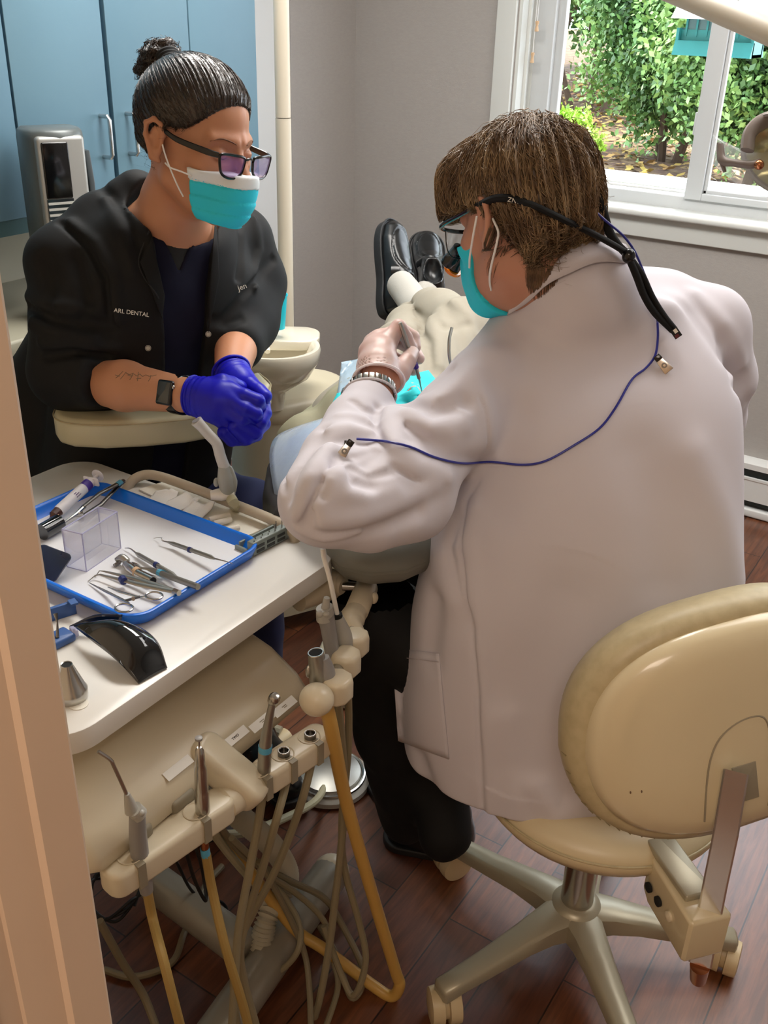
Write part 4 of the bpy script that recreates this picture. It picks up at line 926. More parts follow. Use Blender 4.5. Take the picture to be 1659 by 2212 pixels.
def strands(F, pts, crown, n, length, r, grav, seg=6, lift=.002, jit=.25, seed=1, swirl=0., parent_dir=None):
    """thin three sided hair strands that follow the surface F=0 away from the crown"""
    rs = np.random.RandomState(seed); P = pts[rs.randint(0, len(pts), n)]+rs.normal(size=(n, 3))*.002
    L = length*rs.uniform(.5, 1.15, n)/seg; C = A(crown); jd = rs.normal(size=(n, 3))*jit; e = 2e-3
    lf = lift*rs.uniform(.1, 1.6, n)
    def grad(Q):
        d = F(Q); G = np.stack([(F(Q+A(a)*e)-d)/e for a in ((1, 0, 0), (0, 1, 0), (0, 0, 1))], 1); G /= np.maximum(np.linalg.norm(G, axis=1), 1e-6)[:, None]; return d, G
    Q = P.copy(); rings = []; pd = None
    for i in range(seg+1):
        d, G = grad(Q); Q = Q-G*(d-lf)[:, None]
        D = Q-C; D /= np.maximum(np.linalg.norm(D, axis=1), 1e-6)[:, None]
        if parent_dir is not None: D = D*.25+A(parent_dir)
        D = D+A(grav)+jd
        if swirl: D = D+swirl*np.cross(G, D)
        D -= (D*G).sum(1)[:, None]*G; D /= np.maximum(np.linalg.norm(D, axis=1), 1e-6)[:, None]
        if pd is not None: D = D*.5+pd*.5
        pd = D; S = np.cross(D, G); rr = (r*(1-.75*i/seg))*np.ones(n)
        rings.append(np.stack([Q+(math.cos(t)*S+math.sin(t)*G)*rr[:, None] for t in (0, 2.09, 4.19)], 1))
        Q = Q+D*L[:, None]
    R = np.stack(rings, 1)  # n, seg+1, 3, 3
    V = R.reshape(-1, 3); base = (np.arange(n)*(seg+1)*3)[:, None, None, None]
    i = np.arange(seg)[None, :, None, None]*3; j = np.arange(3)[None, None, :, None]
    a = base+i+j; b = base+i+(j+1) % 3
    Fq = np.concatenate([a, b, b+3, a+3], 3).reshape(-1, 4); return V, Fq
def creases(P, L):
    d = 0
    for pts, w, h in L:
        q = polydist(P, pts); d = d+h*np.exp(-(q/w)**2)
    return d
mat('skin_light', '#c4917a', .5, sss=.12, nz=(14, '#b2745a', .5), bump=(220, .12, .001)); mat('skin_tan', '#bf8765', .45, sss=.12, nz=(10, '#b1775a', .5), bump=(240, .08, .001))
mat('hair_black', '#17110d', .30, nz=(160, '#3b291d', .8), spec=.7, stretch=(1, 1, 1)); mat('hair_brown', '#57422f', .42, nz=(60, '#7d6246', .9), spec=.5); mat('hair_strand', '#6e543b', .38, nz=(25, '#a58a66', .9), spec=.6); mat('hair_strand_black', '#221812', .25, nz=(40, '#4d3829', .8), spec=.8)
mat('coat_white', '#cbc6cd', .75, bump=(500, .08, .0006), sheen=.1); mat('fabric_black', '#08090a', .75, bump=(500, .15, .0006), spec=.35, nz=(5, '#0c0d0f', .5)); mat('fabric_navy', '#090c26', .8, bump=(450, .15, .0006), spec=.3); mat('fabric_charcoal', '#1e2022', .85, bump=(300, .2, .0006))
mat('mask_blue', '#27d2ea', .7, bump=(300, .1, .0005)); mat('mask_white', '#e8eef0', .7); mat('elastic_white', '#ececec', .7); mat('glove_blue', '#100db4', .42, bump=(60, .3, .0014), spec=.35)
mat('lens_plain', '#dfe6ea', .02, trans=.6, ior=1.15, spec=.8, alpha=.22); mat('crease_tan', '#8f8260', .6); mat('frame_black', '#0d0c0e', .2); mat('lens_reflection_purple', '#b48fdc', .02, trans=.6, ior=1.15, spec=1, alpha=.45); mat('khaki', '#9c9586', .85, bump=(350, .15, .0006)); mat('khaki_green', '#96937a', .85, bump=(350, .15, .0006)); mat('leather_black', '#141516', .28, bump=(60, .12, .001)); mat('sole_black', '#1b1b1c', .55); mat('sock_white', '#b5b2aa', .95, bump=(400, .5, .001))  # eyeglass lens tint carries a purple reflection as its own colour
# ------------------------------------------------------------------ the dentist on the stool
DH = A([[0.3975, -0.91, -0.2891, -0.6244], [0.9476, 0.3377, 0.2399, 1.328], [-0.1167, -0.3571, 0.9636, 1.3259], [0, 0, 0, 1]])
CR = A([.843, .538, 0]); CF = A([-.538, .843, 0])
dent = thing('person', (-.42, 1.28, 0), 'person with short brown hair in a white lab coat, seen from behind', 'person')
# joints
d_neck0, d_neck1 = at(1190, 620, 1.50), wpt(DH, 0, -.022, -.05)
d_shL, d_elL, d_wrL = at(1032, 880, 1.46), at(706, 1098, 1.27), at(815, 832, 1.475)
d_shR, d_elR, d_wrR = at(1525, 720, 1.56), at(1530, 900, 1.75), at(1095, 895, 1.66)
hand_l = dict(
 palm=[(at(819, 822, 1.472), .026), (at(815, 790, 1.490), .031), (at(814, 762, 1.512), .031), (at(815, 742, 1.535), .024)],
 index=[(at(836, 740, 1.512), .0125), (at(861, 706, 1.520), .0105), (at(877, 728, 1.538), .0088), (at(888, 752, 1.545), .0082)],
 middle=[(at(822, 733, 1.530), .0125), (at(866, 712, 1.553), .0102), (at(892, 728, 1.560), .0092), (at(896, 750, 1.556), .0086)],
 ring=[(at(806, 742, 1.545), .0122), (at(862, 738, 1.580), .0098), (at(893, 755, 1.578), .0090), (at(904, 774, 1.568), .0086)],
 little=[(at(795, 757, 1.560), .0112), (at(848, 770, 1.595), .0088), (at(882, 788, 1.590), .0080), (at(893, 800, 1.582), .0076)],
 thumb=[(at(838, 835, 1.480), .0145), (at(864, 806, 1.487), .0145), (at(880, 780, 1.503), .0118), (at(890, 763, 1.528), .0098)])
def hand_sdf(P, H, grow=0.0):
    d = s_chain(P, [p for p, r in H['palm']], [r*.72 for p, r in H['palm']], .012)
    pm = H['palm']; nrm = unit(np.cross(pm[-1][0]-pm[0][0], H['index'][0][0]-H['little'][0][0])); sd = unit(H['index'][0][0]-H['little'][0][0])
    for s_ in (-1, 1):
        d = smin(d, s_chain(P, [pm[1][0]+sd*s_*.014, pm[2][0]+sd*s_*.018], [.017, .016], .01), .014)
    for f in ('index', 'middle', 'ring', 'little', 'thumb'):
        c = H[f]; d = smin(d, s_chain(P, [p for p, r in c], [r for p, r in c], .002), .0035)
        if f != 'thumb': d = smin(d, s_cap(P, pm[1][0], c[0][0], .014, c[0][1]), .010)
    return d-grow
hand_r = dict(
 palm=[(at(1087, 891, 1.66), .026), (at(1060, 867, 1.66), .030), (at(1040, 847, 1.665), .028), (at(1030, 835, 1.67), .022)],
 index=[(at(1033, 830, 1.65), .012), (at(1020, 845, 1.63), .0098), (at(1015, 870, 1.62), .0088), (at(1013, 890, 1.615), .008)],
 middle=[(at(1030, 840, 1.66), .012), (at(1015, 860, 1.65), .0098), (at(1015, 883, 1.64), .0088), (at(1020, 900, 1.635), .008)],
 ring=[(at(1032, 850, 1.675), .012), (at(1020, 873, 1.67), .0095), (at(1023, 895, 1.66), .0085), (at(1030, 910, 1.65), .008)],
 little=[(at(1037, 860, 1.69), .011), (at(1030, 883, 1.69), .0085), (at(1035, 903, 1.68), .0078), (at(1041, 915, 1.67), .0072)],
 thumb=[(at(1075, 875, 1.64), .014), (at(1050, 870, 1.62), .013), (at(1030, 880, 1.612), .011), (at(1017, 893, 1.61), .0095)])
RC = at(1203, 592, 1.475); RN = unit(CM.T @ A([-.58, .71, .40])); RE1 = unit(CM.T @ A([.77, .63, 0])); RE2 = np.cross(RN, RE1)
def dent_neck(P): return s_cap(P, wpt(DH, 0, -.010, -.05), RC-RN*.06, .050, .056)
def dent_body(P):
    d = near(P, DH[:3, 3], .19, lambda Q: head_sdf(Q, DH))
    d = smin(d, dent_neck(P), .03)
    d = smin(d, s_loft(P, (0, 0, 0), (0, 0, 1), CR, [(.50, *dxy(-.42, 1.27), .17, .12), (.7, *dxy(-.43, 1.29), .16, .11), (1.0, *dxy(-.49, 1.35), .17, .11), (1.12, *dxy(-.52, 1.41), .14, .08), (1.18, *dxy(-.54, 1.42), .07, .05)]), .03)
    for sh, el, wr in ((d_shL, d_elL, d_wrL), (d_shR, d_elR, d_wrR)):
        d = smin(d, s_chain(P, [sh, el, wr], [.050, .034, .0275], .02), .02)
    d = smin(d, near(P, hand_l['palm'][2][0], .14, lambda Q: hand_sdf(Q, hand_l)), .008)
    d = smin(d, near(P, hand_r['palm'][2][0], .14, lambda Q: hand_sdf(Q, hand_r)), .012)
    return d
def dxy(x, y): return float(A([x, y, 0])@CR), float(A([x, y, 0])@CF)
obj('body', surfnet(dent_body, (-1.02, .80, .42), (-.22, 1.78, 1.50), .0034), 'skin_light', dent, sharp=0)
# lab coat
def coat0(P):
    t = s_loft(P, (0, 0, 0), (0, 0, 1), CR, [
        (.44, *dxy(-.43, 1.275), .235, .150), (.52, *dxy(-.435, 1.280), .240, .160), (.64, *dxy(-.445, 1.285), .248, .158), (.80, *dxy(-.455, 1.295), .246, .150), (.92, *dxy(-.468, 1.315), .232, .145), (1.0, *dxy(-.474, 1.335), .217, .142),
        (1.09, *dxy(-.488, 1.365), .205, .134), (1.15, *dxy(-.505, 1.40), .188, .115), (1.195, *dxy(-.520, 1.42), .150, .09), (1.23, *dxy(-.53, 1.43), .10, .07)], e=2.35)
    d = t
    # shoulders and yoke
    d = smin(d, s_chain(P, [at(1050, 822, 1.48), at(1160, 705, 1.52), at(1285, 640, 1.54), at(1430, 672, 1.57), at(1522, 712, 1.56)], [.054, .052, .056, .058, .062], .03), .03)
    c_ = s_cap(P, RC-RN*.004, RC-RN*.050, .083, .086); c_ = smax(c_, (P-RC-RN*.006)@RN, .003); d = smin(d, c_, .022)
    # left sleeve: upper arm, elbow, forearm
    u = s_chain(P, [at(1050, 860, 1.46), at(900, 985, 1.385), at(738, 1085, 1.29)], [.072, .066, .060], .02)
    u = smin(u, s_cap(P, at(800, 1122, 1.31), at(900, 1070, 1.37), .045, .055), .02)
    f = s_chain(P, [at(700, 1082, 1.275), at(731, 1000, 1.34), at(769, 920, 1.41), at(797, 870, 1.452)], [.060, .052, .044, .0395], .012)
    f = smax(f, (P-at(792, 852, 1.461))@unit(at(815, 800, 1.49)-at(787, 868, 1.452)), .006)
    f2 = s_chain(P, [at(868, 925, 1.43), at(790, 1000, 1.36)], [.038, .046], .02)
    sl = smin(smin(u, f2, .015), f, .012)
    d = smin(d, sl, .018)
    # right sleeve, reaching forward
    d = smin(d, s_chain(P, [at(1530, 705, 1.555), at(1545, 820, 1.63), at(1535, 900, 1.74), at(1300, 905, 1.74), at(1125, 900, 1.68)], [.063, .062, .056, .05, .04], .02), .02)
    # lap and skirt over the left thigh
    d = smin(d, s_loft(P, (0, 0, 0), (0, 0, 1), CR, [(.47, *dxy(-.545, 1.23), .155, .14), (.60, *dxy(-.555, 1.22), .150, .13), (.75, *dxy(-.565, 1.235), .132, .11), (.95, *dxy(-.54, 1.27), .115, .09)]), .03)
    return d
cp = lambda *a: [hit(coat0, x, y) for x, y in a]
seam = cp((975, 772), (1012, 818), (1040, 868), (1053, 930), (1050, 985), (1032, 1040), (1008, 1080))
side = cp((1005, 1085), (996, 1140), (1004, 1240), (1020, 1360), (1032, 1500), (1038, 1650), (1046, 1790))
side2 = cp((985, 1130), (972, 1180), (990, 1260), (1012, 1350))
FOLDS = [(seam, .0035, .0028), ([p for p in cp((990, 780), (1025, 822), (1052, 870), (1066, 930), (1062, 985))], .014, -.0035),
 (side, .005, .006), (side2, .012, .008), ([p for p in cp((1025, 1100), (1012, 1160), (1022, 1260), (1040, 1400), (1052, 1560), (1060, 1780))], .014, -.006),
 (cp((900, 1140), (960, 1200), (985, 1290)), .03, -.008),
 # elbow and forearm folds
 (cp((622, 1075), (650, 1000), (700, 925)), 0.0063, 0.0140), (cp((645, 1108), (672, 1030), (712, 965)), 0.0063, -0.0140), (cp((655, 1125), (690, 1050), (735, 985)), 0.0063, 0.0140), (cp((640, 1120), (668, 1040), (705, 975)), 0.0063, -0.0070), (cp((690, 1095), (715, 1040), (745, 1000)), 0.0074, -0.0123),
 (cp((700, 930), (760, 925), (800, 935)), 0.0074, -0.0105), (cp((705, 955), (760, 950), (790, 955)), 0.0063, 0.0105), (cp((735, 900), (790, 908), (810, 918)), 0.0063, -0.0088),
 (cp((735, 1030), (750, 1065), (790, 1078), (850, 1062)), 0.0105, -0.0123), (cp((742, 1000), (760, 1040), (800, 1050)), 0.0084, 0.0123), (cp((818, 880), (812, 920), (828, 965), (790, 1000)), 0.0063, 0.0158), (cp((835, 890), (850, 960), (900, 1010), (960, 1030)), 0.0168, -0.0123),
 (cp((700, 1130), (780, 1120), (850, 1090), (930, 1050)), 0.0126, -0.0105), (cp((690, 1150), (800, 1145), (900, 1105)), 0.0126, 0.0070),
 (cp((612, 1060), (640, 985), (690, 905)), .0048, .006), (cp((668, 1135), (700, 1075), (728, 1030)), .005, .008), (cp((760, 865), (785, 885), (815, 890)), .0048, .006), (cp((728, 985), (775, 985), (805, 970)), .0050, .008), (cp((760, 1010), (800, 1030), (845, 1020)), .0050, .007),
 (cp((845, 880), (880, 925), (930, 950)), .0050, .007), (cp((900, 830), (940, 825), (975, 795)), .0050, .006), (cp((640, 1140), (700, 1165), (780, 1150)), .0052, -.006), (cp((850, 1010), (900, 1040), (960, 1045)), .0052, .006),
 # upper sleeve folds toward the armpit
 (cp((870, 870), (930, 890), (960, 880), (1000, 870)), 0.0126, 0.0123), (cp((872, 850), (920, 838), (965, 800)), 0.0105, 0.0123), (cp((880, 895), (930, 925), (1000, 920)), 0.0126, -0.0105), (cp((955, 860), (990, 830), (1020, 800)), 0.0105, -0.0088), (cp((900, 940), (970, 990), (1040, 1000)), 0.0168, 0.0070),
 (cp((985, 870), (1005, 900), (975, 935)), 0.0063, -0.0070),
 # back: soft diagonal pulls
 (cp((1050, 760), (1200, 735), (1350, 700), (1450, 650)), .03, -0.0075), (cp((1090, 840), (1150, 900), (1250, 820), (1400, 790)), .03, 0.0075), (cp((1100, 900), (1110, 1000), (1080, 1100)), .03, 0.0060), (cp((1440, 640), (1500, 680), (1560, 760), (1600, 830)), .02, 0.0090),
 (cp((1500, 640), (1560, 700), (1600, 790)), .014, -0.0075), (cp((1560, 740), (1590, 830), (1626, 876)), .009, 0.0120), (cp((1380, 980), (1420, 1100), (1430, 1250)), .04, 0.0075), (cp((1220, 1300), (1150, 1450), (1120, 1650)), .05, 0.0090), (cp((1500, 980), (1560, 1120), (1590, 1260)), .03, -0.0075), (cp((1090, 1560), (1110, 1700), (1115, 1790)), .03, -0.0090), (cp((940, 1300), (930, 1420)), .02, 0.0075),
 (cp((1160, 1700), (1200, 1760), (1250, 1740)), .02, -0.0090), (cp((905, 1640), (930, 1720), (960, 1760)), .02, 0.0090)]
CB = [(np.mean([p for p in L[0]], axis=0), max(np.linalg.norm(A(p)-np.mean(L[0], axis=0)) for p in L[0])+.06) for L in FOLDS]
def coat(P):
    d = coat0(P)
    for (pts, w, h), (c, R) in zip(FOLDS, CB):
        m = np.linalg.norm(P-c, axis=1) < R
        if m.any():
            q = polydist(P[m], pts); d[m] += h*(np.exp(-(q/w)**2) if w > .0125 or w < .0055 else np.exp(-(np.sqrt(q*q+4e-6)-.002)/w))
    # hem line
    hem = .478+.035*np.sin((P@CR)*11+1)*0
    d = smax(d, -(P[:, 2]-(.475+.10*np.clip((-(P@CR)-.12)*1.0, -.05, .25))), .008)
    # neck opening
    return smax(d, -s_cap(P, RC+RN*.06, RC-RN*.02, .076, .074), .003)
obj('lab_coat', surfnet(coat, (-1.05, .72, .42), (-.12, 1.90, 1.36), .0038), 'coat_white', dent, sharp=0)
coat_o = [c for c in dent.children if c.name.startswith('lab_coat')][0]
# sleeve cuff stitching, hem stitch and vent seam as raised lines on the coat
def on_coat(px, py, off=.001): p = hit(coat, px, py); return p-unit(p-CO)*off
# coat collar and shirt collar around the neck
def ring_pt(a, R, h): return RC+RE1*(R*math.cos(a))+RE2*(R*math.sin(a))+RN*h
def push(p, off):
    p = A(p)
    for _ in range(5):
        d_ = coat(p[None])[0]
        if abs(d_-off) > .0005: p = p+normal(coat, p)*np.clip(off-d_, -.006, .02)
    return p
def collar_grid(prof, wide, n=64, a0=math.radians(165), a1=math.radians(385)):
    rows = []
    for i in range(n+1):
        a = a0+(a1-a0)*i/n; row = [ring_pt(a, R, h) for R, h in prof]
        if wide:
            tp_ = .25+.75*min(1, 4*i/n, 4*(1-i/n)+.6)
            for R, h, o_ in ((.098, -.004, .009), (.098+.013*tp_, -.004-.018*tp_, .0095), (.098+.026*tp_, -.004-.036*tp_, .0085)): row.append(push(ring_pt(a, R, h), o_))
        rows.append(row)
    R_ = A(rows)
    for _ in range(4): R_[1:-1] = (R_[:-2]+2*R_[1:-1]+R_[2:])/4
    return MB().grid(lambda u, v: R_[int(round(u*n)), int(round(v*(R_.shape[1]-1)))], n, R_.shape[1]-1)
def strip(lines, offs, name, m, parent, th, k=8):
    rows = []
    for ln, off in zip(lines, offs):
        r_ = []
        for q in catmull([(x, y, 0) for x, y in ln], k): h_ = hit(coat, q[0], q[1], 1.1, 1.62); r_.append(np.append(A(q[:2]), proj(h_)[2]-off))
        r_ = A(r_)
        for _ in range(10): r_[1:-1, 2] = (r_[:-2, 2]+2*r_[1:-1, 2]+r_[2:, 2])/4
        rows.append([at(*w_) for w_ in r_])
    return obj(name, MB().grid(lambda u, v: rows[int(round(v*(len(rows)-1)))][int(round(u*(len(rows[0])-1)))], len(rows[0])-1, len(rows)-1), m, parent, solid=th, sharp=0)
L_pu = [(1120, 622), (1140, 577), (1177, 538), (1228, 511), (1271, 504), (1305, 508)]
L_ci = [(1119, 640), (1147, 592), (1190, 553), (1236, 528), (1276, 518), (1310, 520)]
L_cj = [(1112, 640), (1143, 589), (1188, 550), (1236, 525), (1280, 514), (1318, 517), (1352, 530)]
L_cm = [(1104, 657), (1141, 622), (1186, 583), (1232, 559), (1284, 541), (1330, 543), (1368, 553)]
L_co = [(1097, 680), (1138, 655), (1182, 615), (1230, 590), (1288, 567), (1344, 567), (1388, 582)]
strip([L_cj, L_cj, L_cm, L_co], [.001, .011, .013, .010], 'collar', 'coat_white', coat_o, .0028)
pm_ = bpy.data.materials.new('plaid_blue'); pm_.use_nodes = True; MATS['plaid_blue'] = pm_
_n = pm_.node_tree; _b = _n.nodes['Principled BSDF']; _b.inputs['Roughness'].default_value = .8
_tc = _n.nodes.new('ShaderNodeTexCoord'); _ck = _n.nodes.new('ShaderNodeTexBrick'); _ck.offset = 0; _ck.inputs['Scale'].default_value = 1; _ck.inputs['Brick Width'].default_value = .0055; _ck.inputs['Row Height'].default_value = .0055; _ck.inputs['Mortar Size'].default_value = .0006
_ck.inputs['Color1'].default_value = hexc('#cfcbe0'); _ck.inputs['Color2'].default_value = hexc('#b9b5d2'); _ck.inputs['Mortar'].default_value = hexc('#5663a8'); _n.links.new(_tc.outputs['Object'], _ck.inputs['Vector']); _n.links.new(_ck.outputs['Color'], _b.inputs['Base Color'])
strip([L_pu, L_pu, L_ci], [-.004, .006, .0085], 'shirt_collar', 'plaid_blue', dent, .0016)
# pocket and cuff seams
def on_surface_patch(poly, F, off, name, m, parent, n=10, th=.0012):
    c = [A(q) for q in poly]
    def fn(u, v):
        p = (c[0]*(1-u)+c[1]*u)*(1-v)+(c[3]*(1-u)+c[2]*u)*v; h_ = hit(F, p[0], p[1]); return h_-unit(h_-CO)*off
    return obj(name, MB().grid(fn, n, n), m, parent, solid=th, sharp=0)
on_surface_patch([(846, 1398), (948, 1412), (970, 1640), (860, 1600)], coat, .002, 'pocket', 'coat_white', coat_o, 14, .0018)
mat('thread', '#b9b0b4', .8)
obj('stitching', MB().tube([on_coat(x, y, .0025) for x, y in ((848, 1418), (900, 1424), (949, 1430))], .0006, 6), 'thread', coat_o)
# trousers
DK = at(770, 1340, 1.80)
def dent_trousers(P):
    hipc = A([-.42, 1.29, .55])
    d = s_ell(P, hipc, (.17, .15, .10))
    kl = at(800, 1330, 1.66); kr = at(900, 1240, 1.98)
    fl, fr_ = at(880, 1760, 1.98), at(960, 1800, 1.86)
    d = smin(d, s_chain(P, [hipc+CR*-.09, kl, kl*.5+fl*.5+A([0, 0, -.02]), fl], [.095, .075, .062, .055], .03), .04)
    d = smin(d, s_chain(P, [hipc+CR*.09+CF*.03, kr, kr*.45+fr_*.55, fr_], [.095, .075, .062, .05], .03), .04)
    d = d+.004*np.sin(P[:, 0]*60+P[:, 2]*40)*np.cos(P[:, 1]*50)*.6
    return smax(d, .06-P[:, 2], .01)
obj('trousers', surfnet(dent_trousers, (-1.35, .95, .02), (-.1, 1.9, .72), .009), 'fabric_black', dent, sharp=0)
def shoe(name, heel, toe, m, parent, r=.042, sole='sole_black'):
    def f(P):
        d = s_chain(P, [heel+A([0, 0, .045]), (heel+toe)/2+A([0, 0, .042]), toe+A([0, 0, .030])], [r, r*.98, r*.85], .03)
        d = smin(d, s_cap(P, heel+A([0, 0, .05]), heel+A([0, 0, .10]), r*.95, r*.9), .03)
        return smax(d, (.012+min(heel[2], toe[2]))-P[:, 2], .006)
    lo = np.minimum(heel, toe)-.08; hi = np.maximum(heel, toe)+.14
    s_ = obj(name, surfnet(f, lo, hi, .005), m, parent, sharp=0)
    dd = unit((toe-heel)*A([1, 1, 0])); L = np.linalg.norm(toe-heel)
    obj('sole', MB().prism(rrect(L+.085, .088, .042, 8), min(heel[2], toe[2]), min(heel[2], toe[2])+.018, frame(((heel+toe)/2)*A([1, 1, 0]), (0, 0, 1), dd), bev=.004), sole, s_)
    return s_
shoe('shoe', onz(895, 1790, 0), onz(830, 1700, 0), 'leather_black', dent); shoe('shoe', onz(975, 1835, 0), onz(870, 1815, 0), 'leather_black', dent)
# glove on the left hand, translucent white
def gloveL(P):
    d = near(P, hand_l['palm'][2][0], .15, lambda Q: hand_sdf(Q, hand_l, .0014))
    w0, w1 = at(818, 826, 1.470), at(822, 812, 1.474); ax_ = unit(hand_l['palm'][1][0]-at(812, 850, 1.462))
    cu = s_cap(P, at(816, 836, 1.466), at(817, 800, 1.485), .0385, .032)
    d = smin(d, cu, .012)
    return smax(d, -((P-at(818, 822, 1.4705))@ax_), .004)
def glove_open(P):
    ax_ = unit(hand_l['palm'][1][0]-at(812, 850, 1.462))
    return smax(gloveL(P), -s_cap(P, at(814, 845, 1.462), at(817, 806, 1.480), .0365, .030), .003)
mat('glove_white', '#e9cfc9', .35, alpha=.72, bump=(45, .3, .002), sss=.1, nz=(18, '#e3b7ad', .5)); mat('glove_rim', '#efe6ea', .4)
gl = obj('glove', surfnet(glove_open, hand_l['palm'][2][0]-.13, hand_l['palm'][2][0]+.13, .0024), 'glove_white', dent, sharp=0)
ax_ = unit(hand_l['palm'][1][0]-at(812, 850, 1.462))
obj('cuff_rim', MB().torus(frame(at(818, 822, 1.4705), ax_, CR), .0385, .0016, 36, 8), 'glove_rim', gl)
# steel bracelet watch
t = obj('watch', MB().torus(frame(at(803, 846, 1.4615), ax_, CR), .0330, .0012, 36, 6), 'steel_dark', dent)
wx = frame(at(803, 846, 1.4615), ax_, CR)
for i in range(24):
    a = 2*math.pi*i/24; o = obj('link', MB().box((0, 0, 0), (.0034, .0078, .0150), wx @ RZ(a) @ T(.0345, 0, 0), bev=.0009, n=2), 'steel' if i % 2 else 'steel_satin', t)
obj('watch_case', MB().lathe([(.017, 0), (.019, .002), (.019, .007), (.016, .010)], wx @ RZ(math.radians(150)) @ T(.034, 0, 0) @ RY(math.pi/2), 26), 'steel', t)
# cuff thickness
obj('cuff', MB().torus(frame(at(799, 854, 1.461), ax_, CR), .0385, .0022, 36, 8), 'coat_white', coat_o)
# hair
def dh(P): return head_sdf(P, DH)
def dent_hair(P):
    X, s = loc(P, DH)
    d = s_ell(X, (0, -.008, .043), (.086, .104, .094)); d = smin(d, s_ell(X, (0, -.066, -.005), (.064, .038, .072)), .02)
    d = smin(d, s_ell(X, (0, .066, .075), (.070, .050, .044)), .03); d = smin(d, s_ell(X, (-.045, .085, .045), (.028, .026, .040)), .03)   # fringe volume
    AX = np.abs(X[:, 0])
    hl = np.interp(X[:, 1], [-.13, -.11, -.08, -.050, -.033, -.016, .02, .05, .075, .11, .14], [-.006, -.012, -.034, -.060, -.035, .010, .030, .030, .030, .026, .02])
    d = smax(d, hl-X[:, 2], .008)
    ax2 = (A([1, 0, 0]), A([0, .8, -.6]))
    cr = A([.012, -.045, .135]); V = X-cr
    a = np.arctan2(V[:, 0], V[:, 1]); r = np.linalg.norm(V, axis=1)
    d = d+.0034*np.sin(a*19+r*65+2*np.sin(a*5))+.0018*np.sin(a*61+r*90+1.5*np.sin(a*9))+.004*np.exp(-((r-.05)/.03)**2)*np.sin(a*6+1)
    return d*s
hv = surfnet(dent_hair, DH[:3, 3]-.17, DH[:3, 3]+.19, .0032)
hair = obj('hair', hv, 'hair_brown', dent, sharp=0)
crown = wpt(DH, .012, -.045, .145)
sV, sF = strands(dent_hair, hv[0], crown, 7500, .062, .00085, (0, 0, -.28), seg=7, lift=.0036, jit=.34, seed=3, swirl=.45)
tag(obj('hair_strands', (sV, sF), 'hair_strand', hair, sharp=0), kind='stuff')
# nape hair wisps on the neck
nb = [wpt(DH, x, y, z) for x, y, z in [(-.06, -.045, -.045), (-.055, -.06, -.06), (-.045, -.07, -.075), (-.03, -.085, -.085), (-.07, -.028, -.02), (-.05, -.06, -.05)]]
def dneck(P): return np.minimum(dent_neck(P), dh(P))
pts_ = A([nb[i % len(nb)] for i in range(60)])+np.random.RandomState(2).normal(size=(60, 3))*.010
sV, sF = strands(dneck, pts_, crown, 420, .055, .0008, (.0, .0, -.6), seg=5, lift=.0012, jit=.12, seed=5)
tag(obj('nape_hair', (sV, sF), 'hair_brown', hair, sharp=0), kind='stuff')
# loupes, strap, mask
gl_ = obj('loupes', MB().tube([wpt(DH, -.079, .000, .022), wpt(DH, -.078, .040, .017), wpt(DH, -.073, .085, .013), wpt(DH, -.062, .106, .010), wpt(DH, -.03, .114, .008), wpt(DH, 0, .113, .008), wpt(DH, .03, .114, .008), wpt(DH, .062, .106, .010), wpt(DH, .076, .07, .013), wpt(DH, .079, 0, .022)], .0032, 10, 5), 'frame_black', dent)
for sx_ in (-1, 1):
    obj('lens', MB().grid(lambda u, v, sx_=sx_: wpt(DH, sx_*(.010+.048*u), .113-.010*u*u, .006-.036*v+.004*math.sin(math.pi*u)), 8, 6), 'lens_plain', gl_, solid=.0012)
    obj('lens_rim', MB().tube([wpt(DH, sx_*(.010+.048*u), .113-.010*u*u, .006-.036*v) for u, v in ((0, 0), (.04, .7), (.3, 1), (.7, 1), (.97, .7), (1, 0))], .0010, 6), 'frame_black', gl_)
    mm_ = frame(wpt(DH, sx_*.030, .112, -.018), DH[:3, 1]*.85-DH[:3, 2]*.5)
    obj('telescope', MB().lathe([(.0095, -.004), (.0098, .018), (.0112, .020), (.0112, .032), (.009, .034)], mm_, 20), 'frame_black', gl_)
    mat('lens_orange', '#e27a18', .1, coat=.5)
lm = frame(wpt(DH, -.012, .128, -.026), DH[:3, 1]*.8-DH[:3, 2]*.6)
obj('headlight', MB().lathe([(.007, 0), (.0075, .016), (.010, .020), (.010, .024)], lm, 20), 'frame_black', gl_)
obj('orange_filter', MB().lathe([(.0145, .024), (.0150, .027), (.0145, .029)], lm, 24), 'lens_orange', gl_)
def hs(px, py, off=.0065):
    p = hit(dent_hair, px, py, .9, 1.6); return p-unit(p-CO)*off
strap1 = [wpt(DH, -.080, .005, .022), hs(1048, 437), hs(1075, 428), hs(1110, 430), hs(1150, 443), hs(1190, 461), hs(1225, 478), hs(1255, 492), at(1300, 515, 1.345), at(1340, 538, 1.365), at(1358, 552, 1.372)]
st = obj('retainer_strap', MB().tube(strap1, [.0050, .0068, .0078, .0078, .0066, .0066, .0064, .0064, .0062, .0062, .0066], 12, 6, flat=.7), 'fabric_black', gl_)
strap2 = [at(1281, 405, 1.36), at(1292, 425, 1.355), at(1305, 460, 1.36), at(1316, 500, 1.37), at(1336, 530, 1.372), at(1357, 552, 1.374)]
obj('retainer_strap', MB().tube(strap2, [.0042, .0062, .0052, .0064, .0056, .0060], 12, 6), 'fabric_black', gl_)
obj('strap_bead', MB().ell(T(*at(1358, 553, 1.362)), (.0092, .0092, .0105), 16, 12), 'frame_black', gl_)
tl = [at(1360, 560, 1.365), at(1375, 595, 1.372), at(1392, 640, 1.385), at(1415, 675, 1.398), at(1452, 714, 1.412)]
obj('strap_tail', MB().tube(tl, [.0075, .0080, .0072, .0078, .0060], 12, 6, flat=.7), 'fabric_black', gl_)
